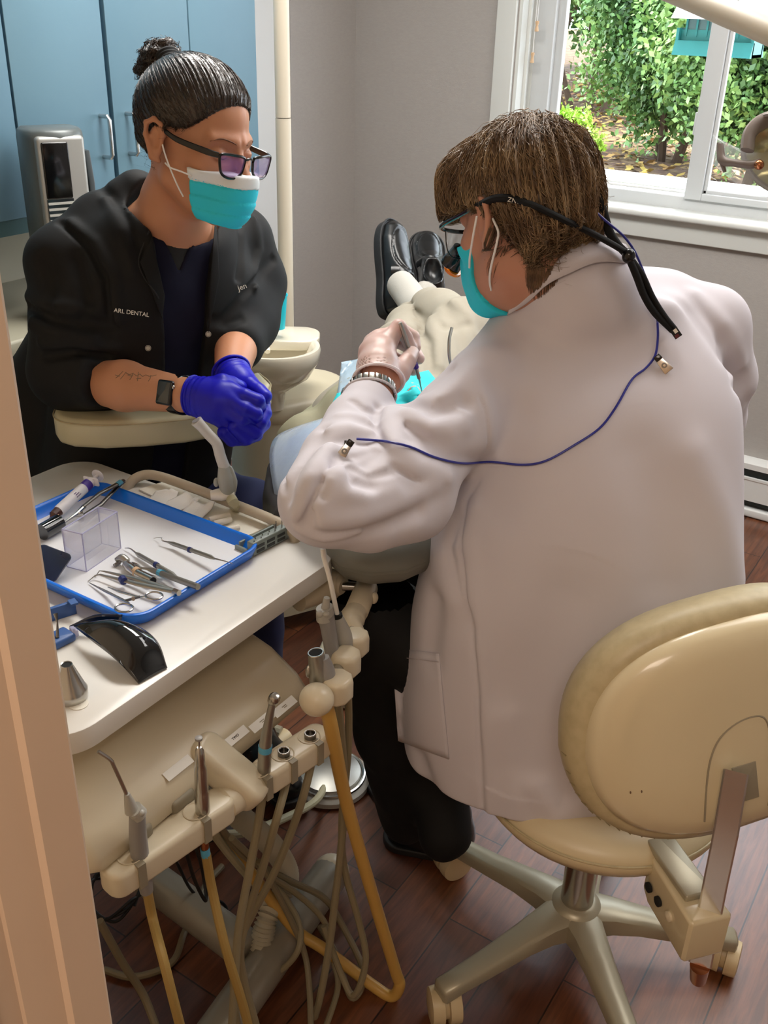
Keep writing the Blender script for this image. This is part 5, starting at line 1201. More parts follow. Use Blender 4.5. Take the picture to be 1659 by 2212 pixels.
tl2 = [at(1364, 560, 1.366), at(1387, 595, 1.376), at(1408, 640, 1.39), at(1432, 680, 1.402), at(1458, 712, 1.412)]
obj('strap_tail', MB().tube(tl2, [.0055, .0062, .0058, .0062, .0055], 12, 6, flat=.8), 'fabric_black', gl_)
pe = at(1458, 716, 1.405); Mp = frame(pe, unit(CO-pe), tl2[-1]-tl2[-3])
tg = obj('strap_label', MB().box((.003, 0, 0), (.014, .011, .002), Mp, bev=.0005), 'fabric_charcoal', gl_); obj('label_patch', MB().box((0, .001, .0014), (.006, .005, .0006), Mp), 'label_white', tg)
mat('tag_red', '#5c1420', .6); obj('label_patch', MB().box((.007, -.001, .0014), (.005, .006, .0006), Mp), 'tag_red', tg)
pc_ = hs(1112, 433, .0135); text('ONZ', .0085, frame(pc_, unit(CO-pc_), hs(1135, 440)-hs(1095, 431)) @ RZ(math.pi), 'label_white', st, name='strap_lettering').name = 'strap_lettering'
# surgical mask
def dmask(P):
    X, s = loc(P, DH); d = head_sdf(P, DH)/s; d = smin(d, s_ell(X, (0, .085, -.055), (.03, .036, .045)), .02)
    sh = d-.0055
    reg = np.maximum(np.maximum(.052-X[:, 1]-.25*np.abs(X[:, 2]+.06), X[:, 2]+.012+.15*np.abs(X[:, 0])), -(X[:, 2]+.122))
    reg = np.maximum(reg, np.abs(X[:, 0])-.062)
    return smax(sh, reg, .002)*s
mk = obj('face_mask', surfnet(dmask, DH[:3, 3]-.17, DH[:3, 3]+.17, .0030), 'mask_blue', dent, sharp=0)
obj('lower_flap', MB().grid(lambda u, v: at(1040+52*u, 628+40*u+14*v*(1-u)+8*v, 1.44+.02*u)+A([0, 0, .004*math.sin(3*u)]), 8, 4), 'mask_blue', mk, solid=.001)
def loop(pts): obj('ear_loop', MB().tube(pts, .0016, 8, 6), 'elastic_white', mk)
loop([at(1030, 467, 1.352), at(1022, 510, 1.365), at(1015, 555, 1.40), at(1014, 578, 1.43)]); loop([at(1064, 472, 1.348), at(1076, 500, 1.345), at(1073, 525, 1.352), at(1060, 580, 1.375), at(1058, 610, 1.40), at(1063, 634, 1.43)])
# blue safety cord with clips
bc = [at(1284, 455, 1.35), at(1312, 480, 1.352), at(1345, 508, 1.36), at(1372, 545, 1.38), at(1395, 600, 1.398), at(1412, 645, 1.405)]+[on_coat(q[0], q[1], .0042) for q in catmull([(x, y, 0) for x, y in ((1420, 690), (1421, 730), (1415, 768), (1395, 795), (1365, 820), (1330, 880), (1295, 925), (1240, 962), (1180, 995), (1130, 1004), (1060, 998), (1000, 1001), (940, 988), (885, 965), (830, 953), (770, 948))], 5)]
mat('cord_blue', '#2a2f8e', .35)
cordo = obj('safety_cord', MB().tube(bc, .0017, 8, 3), 'cord_blue', gl_)
def clip(px, py, ang, sc=1):
    p = on_coat(px, py, .005); n = unit(CO-p); M_ = frame(p, n, CM.T @ A([math.cos(ang), -math.sin(ang), 0]))
    c = obj('clip', MB().prism([(-.013*sc, -.005*sc), (.013*sc, -.0075*sc), (.013*sc, .0075*sc), (-.013*sc, .004*sc)], -.001, .002, M_, bev=.0006), 'steel', cordo)
    obj('clip_end', MB().box((-.012*sc, 0, .002), (.008, .010*sc, .008), M_, bev=.001), 'frame_black', c); obj('spring', MB().torus(M_ @ T(.002, 0, .003), .003, .001, 12, 6), 'steel_dark', c)
clip(1433, 787, math.radians(50), 1); clip(746, 972, math.radians(125), .9)
obj('cord_stop', MB().box((0, 0, 0), (.010, .007, .007), frame(on_coat(752, 957, .004), unit(CO-on_coat(752, 957)), CR), bev=.001), 'frame_black', cordo)
# instruments held
o = thing('mouth_mirror', at(884, 750, 1.52), 'thin steel instrument held in the gloved fingers above the patient', 'dental instrument')
obj('handle', MB().tube([at(864, 697, 1.502), at(874, 725, 1.512), at(884, 756, 1.524), at(897, 790, 1.545), at(905, 817, 1.562)], [.0026, .0036, .0036, .0034, .0030], 10, 5), 'steel_satin', o)
obj('ring', MB().tube([at(896, 786, 1.542), at(899, 794, 1.548)], .0046, 10, smooth=False), 'purple', o)
obj('tip', MB().tube([at(905, 817, 1.562), at(912, 850, 1.59)], [.0018, .0008], 8, smooth=False), 'steel', o)
o = thing('dental_probe', at(972, 740, 1.64), 'thin steel instrument end rising in front of the khaki knee, beside the white shoulder', 'dental instrument')
obj('handle', MB().tube([at(976, 708, 1.63), at(970, 740, 1.625), at(975, 790, 1.63), at(1010, 860, 1.65)], .0026, 10, 5), 'steel_satin', o)
# ------------------------------------------------------------------ dentist's stool
mat('vinyl_cream', '#cbbb98', .38, nz=(2, '#c1b08a', .6), bump=(120, .06, .001)); mat('vinyl_rim', '#b8aa86', .42, nz=(60, '#8a7a58', .25)); mat('stool_shell', '#d0c2a0', .25, coat=.3); mat('stool_base', '#a7a08a', .35, .3); mat('caster_cream', '#cbb892', .4)
SX, SY = -.384, 1.304
so_ = thing('operator_stool', (SX, SY, 0), 'cream vinyl stool with padded backrest under the person in the white coat', 'stool')
seat = MB().lathe([(.02, .405), (.15, .408), (.193, .425), (.207, .445), (.208, .457), (.197, .475), (.17, .487), (.10, .492), (.004, .493)], T(SX+.01, SY-.015, 0), 56)
st_ = obj('seat', seat, 'vinyl_cream', so_, sharp=60)
obj('piping', MB().torus(T(SX+.01, SY-.015, .4605), .2078, .0018, 64, 6), 'vinyl_rim', st_)
obj('gas_column', MB().lathe([(.030, .13), (.030, .30), (.024, .30), (.024, .41)], T(SX, SY, 0), 32), 'steel', so_)
obj('column_foot', MB().lathe([(.012, .045), (.022, .05), (.024, .10)], T(SX, SY, 0), 24), 'copper', so_)
hub = MB().lathe([(.030, .075), (.046, .080), (.052, .10), (.050, .125), (.040, .138), (.0305, .142)], T(SX, SY, 0), 36)
obj('hub', hub, 'stool_base', so_, sharp=60)
tips = [onz(922, 2160, .072), onz(1000, 1828, .078), onz(1592, 2125, .072)]
angs = [math.atan2(p[1]-SY, p[0]-SX) for p in tips]
a0 = angs[0]; base_angles = [a0+i*2*math.pi/5 for i in range(5)]
for a in base_angles:
    d = A([math.cos(a), math.sin(a), 0]); R = []
    for s_, w, z1, h in ((.035, .034, .132, .050), (.07, .029, .130, .042), (.12, .025, .121, .034), (.19, .022, .106, .028), (.26, .020, .096, .026), (.295, .020, .091, .026), (.300, .014, .086, .020)):
        M_ = frame(A([SX, SY, 0])+d*s_, d, (-d[1], d[0], 0))
        up = A([0, 0, 1]); sd_ = A([-d[1], d[0], 0])
        R.append([tuple(A([SX, SY, 0])+d*s_+sd_*x*w+up*(z1+y)) for x, y in ((-1, -h), (-1, -.006), (-.72, 0), (.72, 0), (1, -.006), (1, -h), (.6, -h+.002), (-.6, -h+.002))])
    lg = obj('leg', MB().rings(R), 'stool_base', so_, sharp=50)
    tp = A([SX, SY, 0])+d*.285; ca = a+1.2
    M_ = T(tp[0], tp[1], .034) @ RZ(ca)
    cs = obj('caster', MB().lathe([(.024, -.028), (.0325, -.026), (.034, -.016), (.034, -.005), (.024, -.004), (.024, .004), (.034, .005), (.034, .016), (.0325, .026), (.024, .028)], M_ @ RX(math.pi/2), 26), 'caster_cream', lg)
    obj('caster_stem', MB().cyl((tp[0], tp[1], .028), (tp[0], tp[1], .062), .007, n=12), 'steel_dark', lg)
# backrest: center near px 1600, facing the sitter
bc_ = at(1590, 1568, 1.30); bn_ = unit(A([.60, -.62, .50])*A([1, 1, .35]))   # outward normal
bu = A([0, 0, 1])-bn_[2]*bn_; bu = unit(bu); br_ = unit(np.cross(bu, bn_)); br_, bu = br_, bu
if br_@CR < 0: br_ = -br_
_ra = math.radians(11); br_, bu = br_*math.cos(_ra)+bu*math.sin(_ra), bu*math.cos(_ra)-br_*math.sin(_ra)
MBk = np.eye(4); MBk[:3, 0] = br_; MBk[:3, 1] = bu; MBk[:3, 2] = np.cross(br_, bu); MBk[:3, 3] = bc_
if MBk[:3, 2]@bn_ < 0: MBk[:3, 2] *= -1
def bk_outline(w, h, n=64):
    o = []
    for i in range(n):
        a = 2*math.pi*i/n; c, s_ = math.cos(a), math.sin(a)
        ex = 2/2.6; x = w*abs(c)**ex*(1 if c > 0 else -1); y = h*abs(s_)**ex*(1 if s_ > 0 else -1)
        x *= 1-.10*(y/h) if y > 0 else 1+.02*(y/h)
        o.append((x, y))
    return o
def bk_ring(w, h, z, curve=.10):
    P = []
    for x, y in bk_outline(w, h):
        P.append((MBk @ A([x, y, z-curve*x*x*4*.25/.2, 1]))[:3])
    return [tuple(p) for p in P]
BW, BH = .222, .170
pad = MB().rings([bk_ring(.16, .11, -.085), bk_ring(.195, .145, -.080), bk_ring(.215, .165, -.066), bk_ring(BW, BH, -.045), bk_ring(BW+.001, BH+.001, -.030), bk_ring(BW-.004, BH-.004, -.012), bk_ring(BW-.018, BH-.018, -.004), bk_ring(.17, .12, -.004)])
pd_ = obj('backrest_pad', pad, 'vinyl_rim', so_, sharp=70)
shl = MB().rings([bk_ring(BW-.020, BH-.020, -.006), bk_ring(BW-.021, BH-.021, .003), bk_ring(BW-.030, BH-.030, .014), bk_ring(BW-.060, BH-.055, .022), bk_ring(.10, .075, .026), bk_ring(.02, .015, .027)])
sh_ = obj('backrest_shell', shl, 'stool_shell', so_, sharp=70)
def shell_pt(px, py, off=.0):
    p = onplane(px, py, mk(0, 0, .024), MBk[:3, 2]); X = (p-MBk[:3, 3]) @ MBk[:3, :3]
    for _ in range(2):
        k = (abs(X[0]/BW)**2.6+abs(X[1]/BH)**2.6)**(1/2.6); z = np.interp(k, [0, .45, .73, .865, .905], [.027, .026, .022, .014, .003])+off
        p = onplane(px, py, mk(X[0], X[1], z), MBk[:3, 2]); X = (p-MBk[:3, 3]) @ MBk[:3, :3]
    return mk(X[0], X[1], z)
def mk(x, y, z): return (MBk @ A([x, y, z-.10*x*x*5, 1]))[:3]
obj('shell_seam', MB().tube([shell_pt(x, y) for x, y in ((1522, 1775), (1526, 1700), (1535, 1640), (1555, 1595), (1592, 1562), (1632, 1547), (1655, 1556), (1664, 1600), (1668, 1680), (1660, 1740))], .0013, 6, 4), 'cream_joint', sh_)
obj('post_slot', MB().box((0, 0, 0), (.034, .055, .003), frame(shell_pt(1610, 1690, .0), MBk[:3, 2], MBk[:3, 0]), bev=.001), 'cream_joint', sh_)
gr_ = bk_ring(BW-.002, BH-.002, -.010); gs_ = bk_ring(BW+.0015, BH+.0015, -.030)
for i in range(32, 50): obj('gather', MB().tube([A(gr_[i])*.6+A(gs_[i])*.4, A(gs_[i])], [.0010, .0003], 6, smooth=False), 'crease_tan', pd_)
sf = MB()
for px, py in ((1362, 1712), (1386, 1710)): 
    p = shell_pt(px, py); obj('scuff', MB().ell(frame(p, bn_, bu), (.0022, .0012, .0006), 10, 6), 'hair_brown', sh_)
# post and bracket
bp0 = shell_pt(1590, 1668, .016); bpm = onplane(1568, 1800, mk(0, 0, .034), MBk[:3, 2]); bp2 = at(1512, 2085, 1.46); bp1 = at(1545, 1910, 1.38)
mat('chrome_bright', '#dcdad6', .22, .85); _pn = unit(CO-bp1); _R = []
for q_, w_ in ((bp0, .0155), (bpm, .016), (bp1, .0165), (bp2, .0165)):
    sd2 = unit(np.cross(unit(bp2-bp0), _pn)); _R.append([tuple(q_+sd2*x*w_+_pn*y*.006) for x, y in ((-1, -1), (-1, .7), (-.85, 1), (.85, 1), (1, .7), (1, -1))])
obj('backrest_post', MB().rings(_R), 'chrome_bright', so_, sharp=20)
obj('post_end', MB().tube([bp2, at(1508, 2115, 1.49)], [.0145, .012], 16, smooth=False), 'copper', so_)
bk = at(1500, 1985, 1.435); bdir = unit((A([SX, SY, 0])-bk)*A([1, 1, 0])); Mk = frame(bk, (0, 0, 1), bdir)
brk = obj('tilt_bracket', MB().prism([(-.035, -.030), (-.030, -.034), (.075, -.028), (.10, -.02), (.10, .02), (.075, .028), (-.030, .034), (-.035, .030)], -.042, .038, Mk, bev=.006), 'stool_shell', so_)
obj('bracket_arm', MB().box((.10, 0, .045), (.20, .045, .012), Mk, bev=.003), 'stool_base', so_)
for dx, dz, m_ in ((.015, -.002, 'cream_plastic'), (.045, -.004, 'black_hole'), (.072, -.004, 'black_hole')):
    sgn = -1 if ((Mk @ A([0, -1, 0, 0]))[:3]@(CO-bk)) > 0 else 1
    obj('bolt', MB().lathe([(.008, 0), (.008, .004), (.003, .006)], Mk @ T(dx, sgn*.031, dz) @ RX(math.pi/2 if sgn < 0 else -math.pi/2), 14), m_, brk)
# ------------------------------------------------------------------ patient chair
mat('upholstery_dark', '#3a3c3f', .5, bump=(80, .1, .001)); mat('chair_cream', '#c9c2ab', .4); mat('cover_clear', '#b9cbe0', .15, alpha=.62, bump=(18, .5, .006), coat=.3)
pc0, pc1, pc2 = A([-.93, 1.02, .90]), A([-1.25, 1.78, .72]), A([-1.50, 2.36, .66])
ch = thing('dental_chair', (-1.28, 1.85, 0), 'reclined dark grey dental chair carrying the patient, its back under a clear bluish cover', 'dental chair')
cd_ = unit((pc1-pc0)); csd = unit(np.cross(cd_, A([0, 0, 1])))
def slab(a, b, w, th, r, name, m, parent):
    d = b-a; L = np.linalg.norm(d); M_ = frame((a+b)/2, np.cross(d, csd) if np.cross(d, csd)[2] > 0 else -np.cross(d, csd), d)
    return obj(name, MB().prism(rrect(L, w, r, 8), -th/2, th/2, M_, bev=th*.45, n=5), m, parent, sharp=60)
mat('underside_grey', '#77776f', .5)
ptop = [onz(x, y, .90) for x, y in ((566, 1040), (575, 985), (600, 945), (660, 905), (760, 860), (1000, 850), (1120, 950), (1080, 1060), (900, 1120), (760, 1110), (640, 1080), (590, 1085))]
obj('backrest', MB().prism([(p[0], p[1]) for p in ptop], .82, .90, None, bev=.03, n=6), 'upholstery_dark', ch, sharp=60)
phd = [onz(x, y, .88) for x, y in ((695, 1110), (705, 1160), (735, 1186), (800, 1200), (880, 1194), (960, 1160), (960, 1060), (760, 1060))]
obj('headrest', MB().prism([(p[0], p[1]) for p in phd], .815, .88, None, bev=.035, n=6), 'underside_grey', ch, sharp=60)
slab(pc1+A([.16, .02, -.02]), pc2+A([.14, -.1, 0]), .26, .10, .12, 'seat', 'upholstery_dark', ch)
slab(pc2+A([.12, -.1, -.01]), pc2+A([-.02, .32, -.04]), .24, .09, .12, 'leg_rest', 'upholstery_dark', ch)
obj('base_column', MB().lathe([(.20, 0), (.20, .03), (.12, .08), (.10, .45), (.14, .60)], T(-1.22, 2.02, 0), 32), 'chair_cream', ch)
obj('base_plate', MB().prism(rrect(.80, .42, .14, 8), 0, .035, T(-1.22, 2.05, 0) @ RZ(math.radians(112)), bev=.01), 'chair_cream', ch)
# clear cover over the chair back
cvp = [onz(604, 1105, .87), onz(590, 1050, .90), onz(583, 975, .905), onz(608, 935, .91), onz(700, 905, .93)]
cve = [onz(720, 1150, .91), onz(730, 1090, .93), onz(740, 1020, .95), onz(760, 960, .96), onz(800, 930, .96)]
ca_, cb_ = catmull(cvp, 8), catmull(cve, 8)
o = obj('chair_cover', MB().grid(lambda u, v: ca_[int(round(u*(len(ca_)-1)))]*(1-v)+cb_[int(round(u*(len(cb_)-1)))]*v+A([0, 0, .02*math.sin(math.pi*v)]), len(ca_)-1, 12), 'cover_clear', ch, solid=.0012)
# ------------------------------------------------------------------ light post, cuspidor, light
mat('post_cream', '#d6cdbb', .4)
pp_ = at(616, 500, 2.62)
lt = thing('light_post', (pp_[0], pp_[1], 0), 'tall cream post rising past the cuspidor, with an arm reaching to the operating light', 'light post')
obj('lower_tube', MB().cyl((pp_[0], pp_[1], .6), (pp_[0], pp_[1], onx(614, 255, pp_[0])[2]), .0198, n=32), 'post_cream', lt)
obj('upper_tube', MB().cyl((pp_[0], pp_[1], onx(614, 255, pp_[0])[2]+.002), (pp_[0], pp_[1], 2.0), .0192, n=32), 'post_cream', lt)
ar0, ar1 = at(1440, -28, 1.50), at(1700, 82, 1.34); ad_ = unit(ar1-ar0)
a_ = A([pp_[0], pp_[1], 2.0])
obj('elbow', MB().tube([a_, a_+A([0, 0, .05]), a_+A([.06, -.02, .07]), ar0-ad_*.25, ar0-ad_*.05], [.0192, .021, .021, .020, .020], 20, 8), 'post_cream', lt)
obj('arm', MB().tube([ar0-ad_*.08, ar0, ar1, ar1+ad_*.10], .0215, 24, 4, flat=.85), 'post_cream', lt)
obj('arm_groove', MB().tube([ar0+unit(CO-ar0)*.0185, ar1+unit(CO-ar1)*.0185], .0009, 6, smooth=False), 'cream_joint', lt)
lc = at(1690, 330, 1.62)
li = thing('operating_light', lc, 'dental operating light with a curved grey yoke and clear shield, cut by the right edge', 'light')
mat('light_grey', '#7a6f68', .4); mat('reflector', '#b9b58a', .12, .8); mat('clear_shield', '#e8eef0', .03, alpha=.25, coat=1)
obj('hanger', MB().tube([ar1+ad_*.09, ar1+ad_*.12+A([0, 0, -.06]), at(1740, 250, 1.55)], .014, 16), 'post_cream', li)
obj('yoke', MB().tube([at(1740, 250, 1.60), at(1660, 258, 1.60), at(1622, 285, 1.60), at(1614, 325, 1.60)], .0085, 14, 8, flat=1.5), 'light_grey', li)
obj('yoke_arm', MB().tube([at(1556, 312, 1.62), at(1560, 345, 1.62), at(1585, 352, 1.61), at(1620, 356, 1.60), at(1640, 352, 1.60)], [.0055, .0075, .006, .0065, .007], 12, 6), 'light_grey', li)
obj('end_pad', MB().tube([at(1552, 308, 1.62), at(1557, 340, 1.625), at(1566, 372, 1.63)], [.005, .0095, .005], 12, 5, flat=.5), 'light_grey', li)
ln = unit(A([-.2, -.75, -.35])); Ml = frame(lc, ln)
obj('reflector_dish', MB().lathe([(.002, -.035), (.03, -.032), (.055, -.015), (.066, .004), (.068, .006), (.064, .006), (.05, -.012), (.03, -.026), (.002, -.030)], Ml, 40), 'reflector', li)
obj('rim', MB().torus(Ml @ T(0, 0, .005), .068, .005, 40, 8), 'light_grey', li)
obj('shield', MB().grid(lambda u, v: at(1540+140*u, 290+40*math.sin(u*2.2)+105*v*(.6+.4*u), 1.66-.03*math.sin(u*3)), 14, 6), 'clear_shield', li, solid=.002)
obj('bolt', MB().ell(T(*at(1640, 356, 1.59)), .008), 'copper', li)
# cuspidor
cu0 = at(602, 800, 2.42)
cu = thing('cuspidor', (cu0[0], cu0[1], 0), 'cream ceramic spittoon bowl on a rounded cream cabinet beside the light post', 'cuspidor')
mat('ceramic', '#ddd6c4', .12, coat=.4); mat('cabinet_cream', '#cfc6ad', .35)
bcx = at(585, 745, 2.44); zr = bcx[2]
obj('bowl', MB().lathe([(.03, zr-.165), (.035, zr-.12), (.055, zr-.105), (.098, zr-.075), (.122, zr-.035), (.127, zr-.006), (.124, zr+.002), (.114, zr+.002), (.104, zr-.008), (.090, zr-.035), (.06, zr-.06), (.02, zr-.068), (.004, zr-.068)], T(bcx[0], bcx[1], 0), 56, sy=.92), 'ceramic', cu, sharp=60)
sh0 = at(632, 712, 2.50)
obj('rinse_shelf', MB().prism(rrect(.17, .13, .05, 8), -.022, .004, T(sh0[0]-.02, sh0[1], zr) @ RZ(.6), bev=.006), 'ceramic', cu)
pd0 = at(628, 880, 2.46)
hp_ = onz(625, 830, zr-.15)
obj('cabinet_top', MB().prism(rrect(.34, .26, .11, 10), zr-.215, zr-.150, T(hp_[0], hp_[1], 0) @ RZ(math.radians(62)), bev=.03, n=5), 'cabinet_cream', cu, sharp=60)
obj('cabinet_body', MB().prism(rrect(.31, .235, .09, 10), .05, zr-.20, T(hp_[0], hp_[1], 0) @ RZ(math.radians(62))), 'cabinet_cream', cu, sharp=60)
sp = at(592, 715, 2.46)
obj('spout', MB().tube([sp, sp+A([0, 0, .02]), sp+A([.01, -.015, .028]), sp+A([.02, -.03, .018])], [.010, .008, .006, .005], 12, 6), 'ceramic', cu)
obj('water_spout', MB().tube([at(578, 760, 2.40), at(575, 735, 2.42), at(582, 718, 2.42), at(592, 722, 2.40)], .007, 12, 6), 'ceramic', cu)
cc = at(598, 690, 2.46); zc0 = cc[2]-.02
o = thing('plastic_cup', cc, 'turquoise plastic cup standing on the rinse shelf in front of the post', 'cup'); mat('cup_cyan', '#22c3d6', .35)
obj('cup_body', MB().lathe([(.020, -.022), (.0265, .058), (.0285, .060), (.0285, .063), (.0262, .062), (.0245, .05), (.019, -.018)], T(*cc), 32), 'cup_cyan', o)
# assistant's stool with body support arm
ast = thing('assistant_stool', (-1.45, 1.35, 0), 'stool with a cream padded body support arm under the elbow of the black jacket', 'stool')
z1_, z0_ = .948, .895
poly_px = [(118, 895), (125, 872), (165, 858), (230, 868), (300, 874), (380, 882), (460, 875), (540, 850), (550, 860), (542, 880), (500, 905)]
top_ = [onz(x, y, z1_) for x, y in ((116, 893), (128, 868), (160, 858), (230, 868), (330, 880), (440, 880), (540, 852))]
pl = [(-1.405, 1.068), (-1.44, 1.10), (-1.44, 1.16), (-1.40, 1.20), (-1.30, 1.215), (-1.20, 1.24), (-1.12, 1.30), (-1.08, 1.36), (-1.03, 1.36), (-1.01, 1.32), (-1.06, 1.22), (-1.13, 1.14), (-1.22, 1.09), (-1.32, 1.06)]
pa_ = [onz(x, y, z1_) for x, y in ((114, 888), (120, 872), (140, 862), (170, 858), (260, 855), (400, 840), (560, 800), (585, 825), (565, 855), (520, 875), (470, 888), (400, 900), (310, 908), (220, 912), (150, 908), (122, 900))]
arm_p = obj('support_arm', MB().prism([(p[0], p[1]) for p in pa_], z0_, z1_, None, bev=.012, n=5), 'vinyl_cream', ast, sharp=60)
obj('piping', MB().tube([p+A([0, 0, -.006]) for p in pa_[6:]+pa_[:2]], .0012, 6), 'vinyl_rim', arm_p)
mat('vinyl_pale', '#c5bfa0', .4, bump=(120, .06, .001)); arm_p.data.materials[0] = MATS['vinyl_pale']
obj('seat', MB().lathe([(.02, .58), (.17, .59), (.19, .61), (.18, .65), (.10, .665), (.004, .667)], T(-1.45, 1.36, 0), 40), 'vinyl_cream', ast)
obj('gas_column', MB().cyl((-1.45, 1.36, .05), (-1.45, 1.36, .58), .03), 'steel', ast)
obj('arm_stem', MB().tube([(-1.45, 1.55, .56), (-1.62, 1.42, .60), (-1.50, 1.15, .80), (-1.40, 1.13, .90)], .014, 12), 'steel', ast)
obj('foot_ring', MB().torus(T(-1.45, 1.36, .25), .19, .01, 36, 8), 'steel', ast)
for i in range(5):
    a = i*2*math.pi/5+.3; obj('leg', MB().tube([(-1.45, 1.36, .08), (-1.45+.27*math.cos(a), 1.36+.27*math.sin(a), .05)], [.022, .015], 10, smooth=False), 'stool_base', ast)
    obj('caster', MB().lathe([(.022, -.02), (.026, 0), (.022, .02)], T(-1.45+.27*math.cos(a), 1.36+.27*math.sin(a), .026) @ RX(math.pi/2), 18), 'caster_cream', ast)
# ------------------------------------------------------------------ the assistant
AH = A([[0.0253, 1.005, 0.1487, -1.1832], [-1.0085, 0.0068, 0.1252, 1.2533], [0.1228, -0.1507, 0.9975, 1.395], [0, 0, 0, 1]])
AH[:3, :3] *= .985
asst = thing('person', (-1.42, 1.33, 0), 'seated person with a dark hair bun, black jacket and clasped blue gloves', 'person')
a_P0, a_N0 = at(290, 1060, 2.03), at(372, 478, 1.715)
a_sh = [at(150, 575, 1.72), at(515, 520, 1.86)]; a_el = [at(192, 822, 1.735), at(520, 700, 1.87)]; a_wr = [at(398, 853, 1.60), at(500, 806, 1.68)]
AX_ = unit(a_N0-a_P0); AU = unit((a_sh[1]-a_sh[0])-((a_sh[1]-a_sh[0])@AX_)*AX_); AV = np.cross(AX_, AU)   # AV: away from the viewer side
AL = np.linalg.norm(a_N0-a_P0)
def a_s(p): return float((A(p)-a_P0)@AX_)
hA = dict(palm=[(at(412, 853, 1.600), .025), (at(440, 860, 1.590), .028), (at(470, 868, 1.582), .031), (at(495, 868, 1.582), .028)],
 index=[(at(498, 846, 1.582), .0122), (at(530, 856, 1.572), .0105), (at(557, 866, 1.575), .0098), (at(562, 880, 1.592), .0088)],
 middle=[(at(500, 866, 1.574), .0122), (at(530, 884, 1.566), .0108), (at(552, 894, 1.572), .0098), (at(556, 906, 1.590), .0090)],
 ring=[(at(495, 888, 1.576), .0120), (at(522, 908, 1.572), .0102), (at(538, 916, 1.585), .0095), (at(536, 926, 1.602), .0088)],
 little=[(at(480, 905, 1.584), .0110), (at(500, 928, 1.585), .0095), (at(512, 938, 1.600), .0088), (at(508, 944, 1.615), .008)],
 thumb=[(at(440, 842, 1.592), .0150), (at(480, 828, 1.590), .0140), (at(500, 830, 1.600), .0115), (at(520, 838, 1.615), .0100)])
hB = dict(palm=[(at(500, 812, 1.672), .025), (at(515, 832, 1.655), .028), (at(530, 855, 1.640), .030), (at(540, 872, 1.632), .027)],
 index=[(at(552, 858, 1.632), .0120), (at(568, 872, 1.615), .0102), (at(572, 893, 1.600), .0095), (at(564, 912, 1.588), .0086)],
 middle=[(at(552, 885, 1.630), .0122), (at(568, 915, 1.610), .0105), (at(552, 933, 1.590), .0098), (at(520, 912, 1.572), .0088)],
 ring=[(at(545, 905, 1.630), .0120), (at(552, 938, 1.610), .0102), (at(532, 947, 1.590), .0095), (at(506, 922, 1.573), .0086)],
 little=[(at(535, 920, 1.632), .0110), (at(528, 948, 1.612), .0095), (at(500, 950, 1.592), .0090), (at(484, 934, 1.580), .0092)],
 thumb=[(at(515, 822, 1.650), .0150), (at(540, 832, 1.628), .0130), (at(560, 845, 1.612), .0108), (at(573, 856, 1.602), .0095)])
def a_neck(P): return smin(s_cap(P, wpt(AH, 0, -.022, -.05), at(378, 445, 1.69), .048, .052), s_cap(P, at(378, 445, 1.69), at(362, 520, 1.76), .054, .075), .03)
def a_torso(P, g=0.0, full=False):
    S = [(0, 0, 0, .165, .13), (.12, 0, 0, .155, .115), (.28, 0, 0, .150, .105), (.42, 0, 0, .165, .108), (.50, 0, 0, .160, .098), (.55, 0, 0, .125, .08), (.60, 0, .0, .07, .055)]
    k = AL/.60
    return s_loft(P, a_P0, AX_, AU, [(s*k, cu, cv, a+g, b+g) for s, cu, cv, a, b in S], 2.4)
def asst_body(P):
    d = near(P, AH[:3, 3], .19, lambda Q: head_sdf(Q, AH, female=True))
    d = smin(d, a_neck(P), .025); d = smin(d, a_torso(P), .04)
    for i in (0, 1): d = smin(d, s_chain(P, [a_sh[i], a_el[i], a_el[i]*.6+a_wr[i]*.4, a_wr[i]], [.045, .040, .041, .0285], .015), .02)
    hd_ = None
    for H, wi in ((hA, 0), (hB, 1)):
        q = near(P, H['palm'][2][0], .14, lambda Q, H=H: hand_sdf(Q, H, -.0008)); hd_ = q if hd_ is None else np.minimum(hd_, q)
    d = smin(d, hd_, .004)
    return d
obj('body', surfnet(asst_body, (-1.70, .90, .62), (-.92, 1.75, 1.56), .0034), 'skin_tan', asst, sharp=0)
# undershirt, scrub top, jacket
F_ = -AV if AV@CF > 0 else AV    # forward (towards the viewer) direction of the chest
def tco(P):
    X = P-a_P0; return X@AU, X@F_, X@AX_
NKc = at(392, 458, 1.64)
def under(P):
    d = a_torso(P, .006); d = smin(d, s_cap(P, at(378, 455, 1.70), at(362, 520, 1.76), .060, .080), .02)
    return smax(d, -(s_ell(P, NKc, (.058, .062, .056))), .004)
obj('undershirt', surfnet(under, (-1.65, .95, .8), (-1.0, 1.7, 1.36), .005), 'fabric_charcoal', asst, sharp=0)
vL = [onx(*q, 0) if False else at(*q, 1.6) for q in ((330, 470), (386, 592), (452, 470))]
VAP = hit(lambda P: a_torso(P, .011), 388, 590, 1.3, 2.2)
def in_tri(P):   # signed distance to the V opening, measured in the chest plane
    u, f, s = tco(P)
    c = VAP-a_P0; uc, sc_ = c@AU, c@AX_
    return np.abs(u-uc)-(s-sc_)*.50
def scrub(P):
    d = a_torso(P, .011); u, f, s = tco(P)
    for i in (0, 1): d = smin(d, s_cap(P, a_sh[i], a_sh[i]*.6+a_el[i]*.4, .058, .060), .02)
    d = d+.0015*np.sin(u*70+s*20)*np.sin(s*45)
    V = np.maximum(in_tri(P), -f)            # <0 inside the V
    return smax(smax(d, -V, .004), -(a_neck(P)-.012), .005)
obj('scrub_top', surfnet(scrub, (-1.70, .92, .62), (-1.0, 1.72, 1.36), .005), 'fabric_navy', asst, sharp=0)
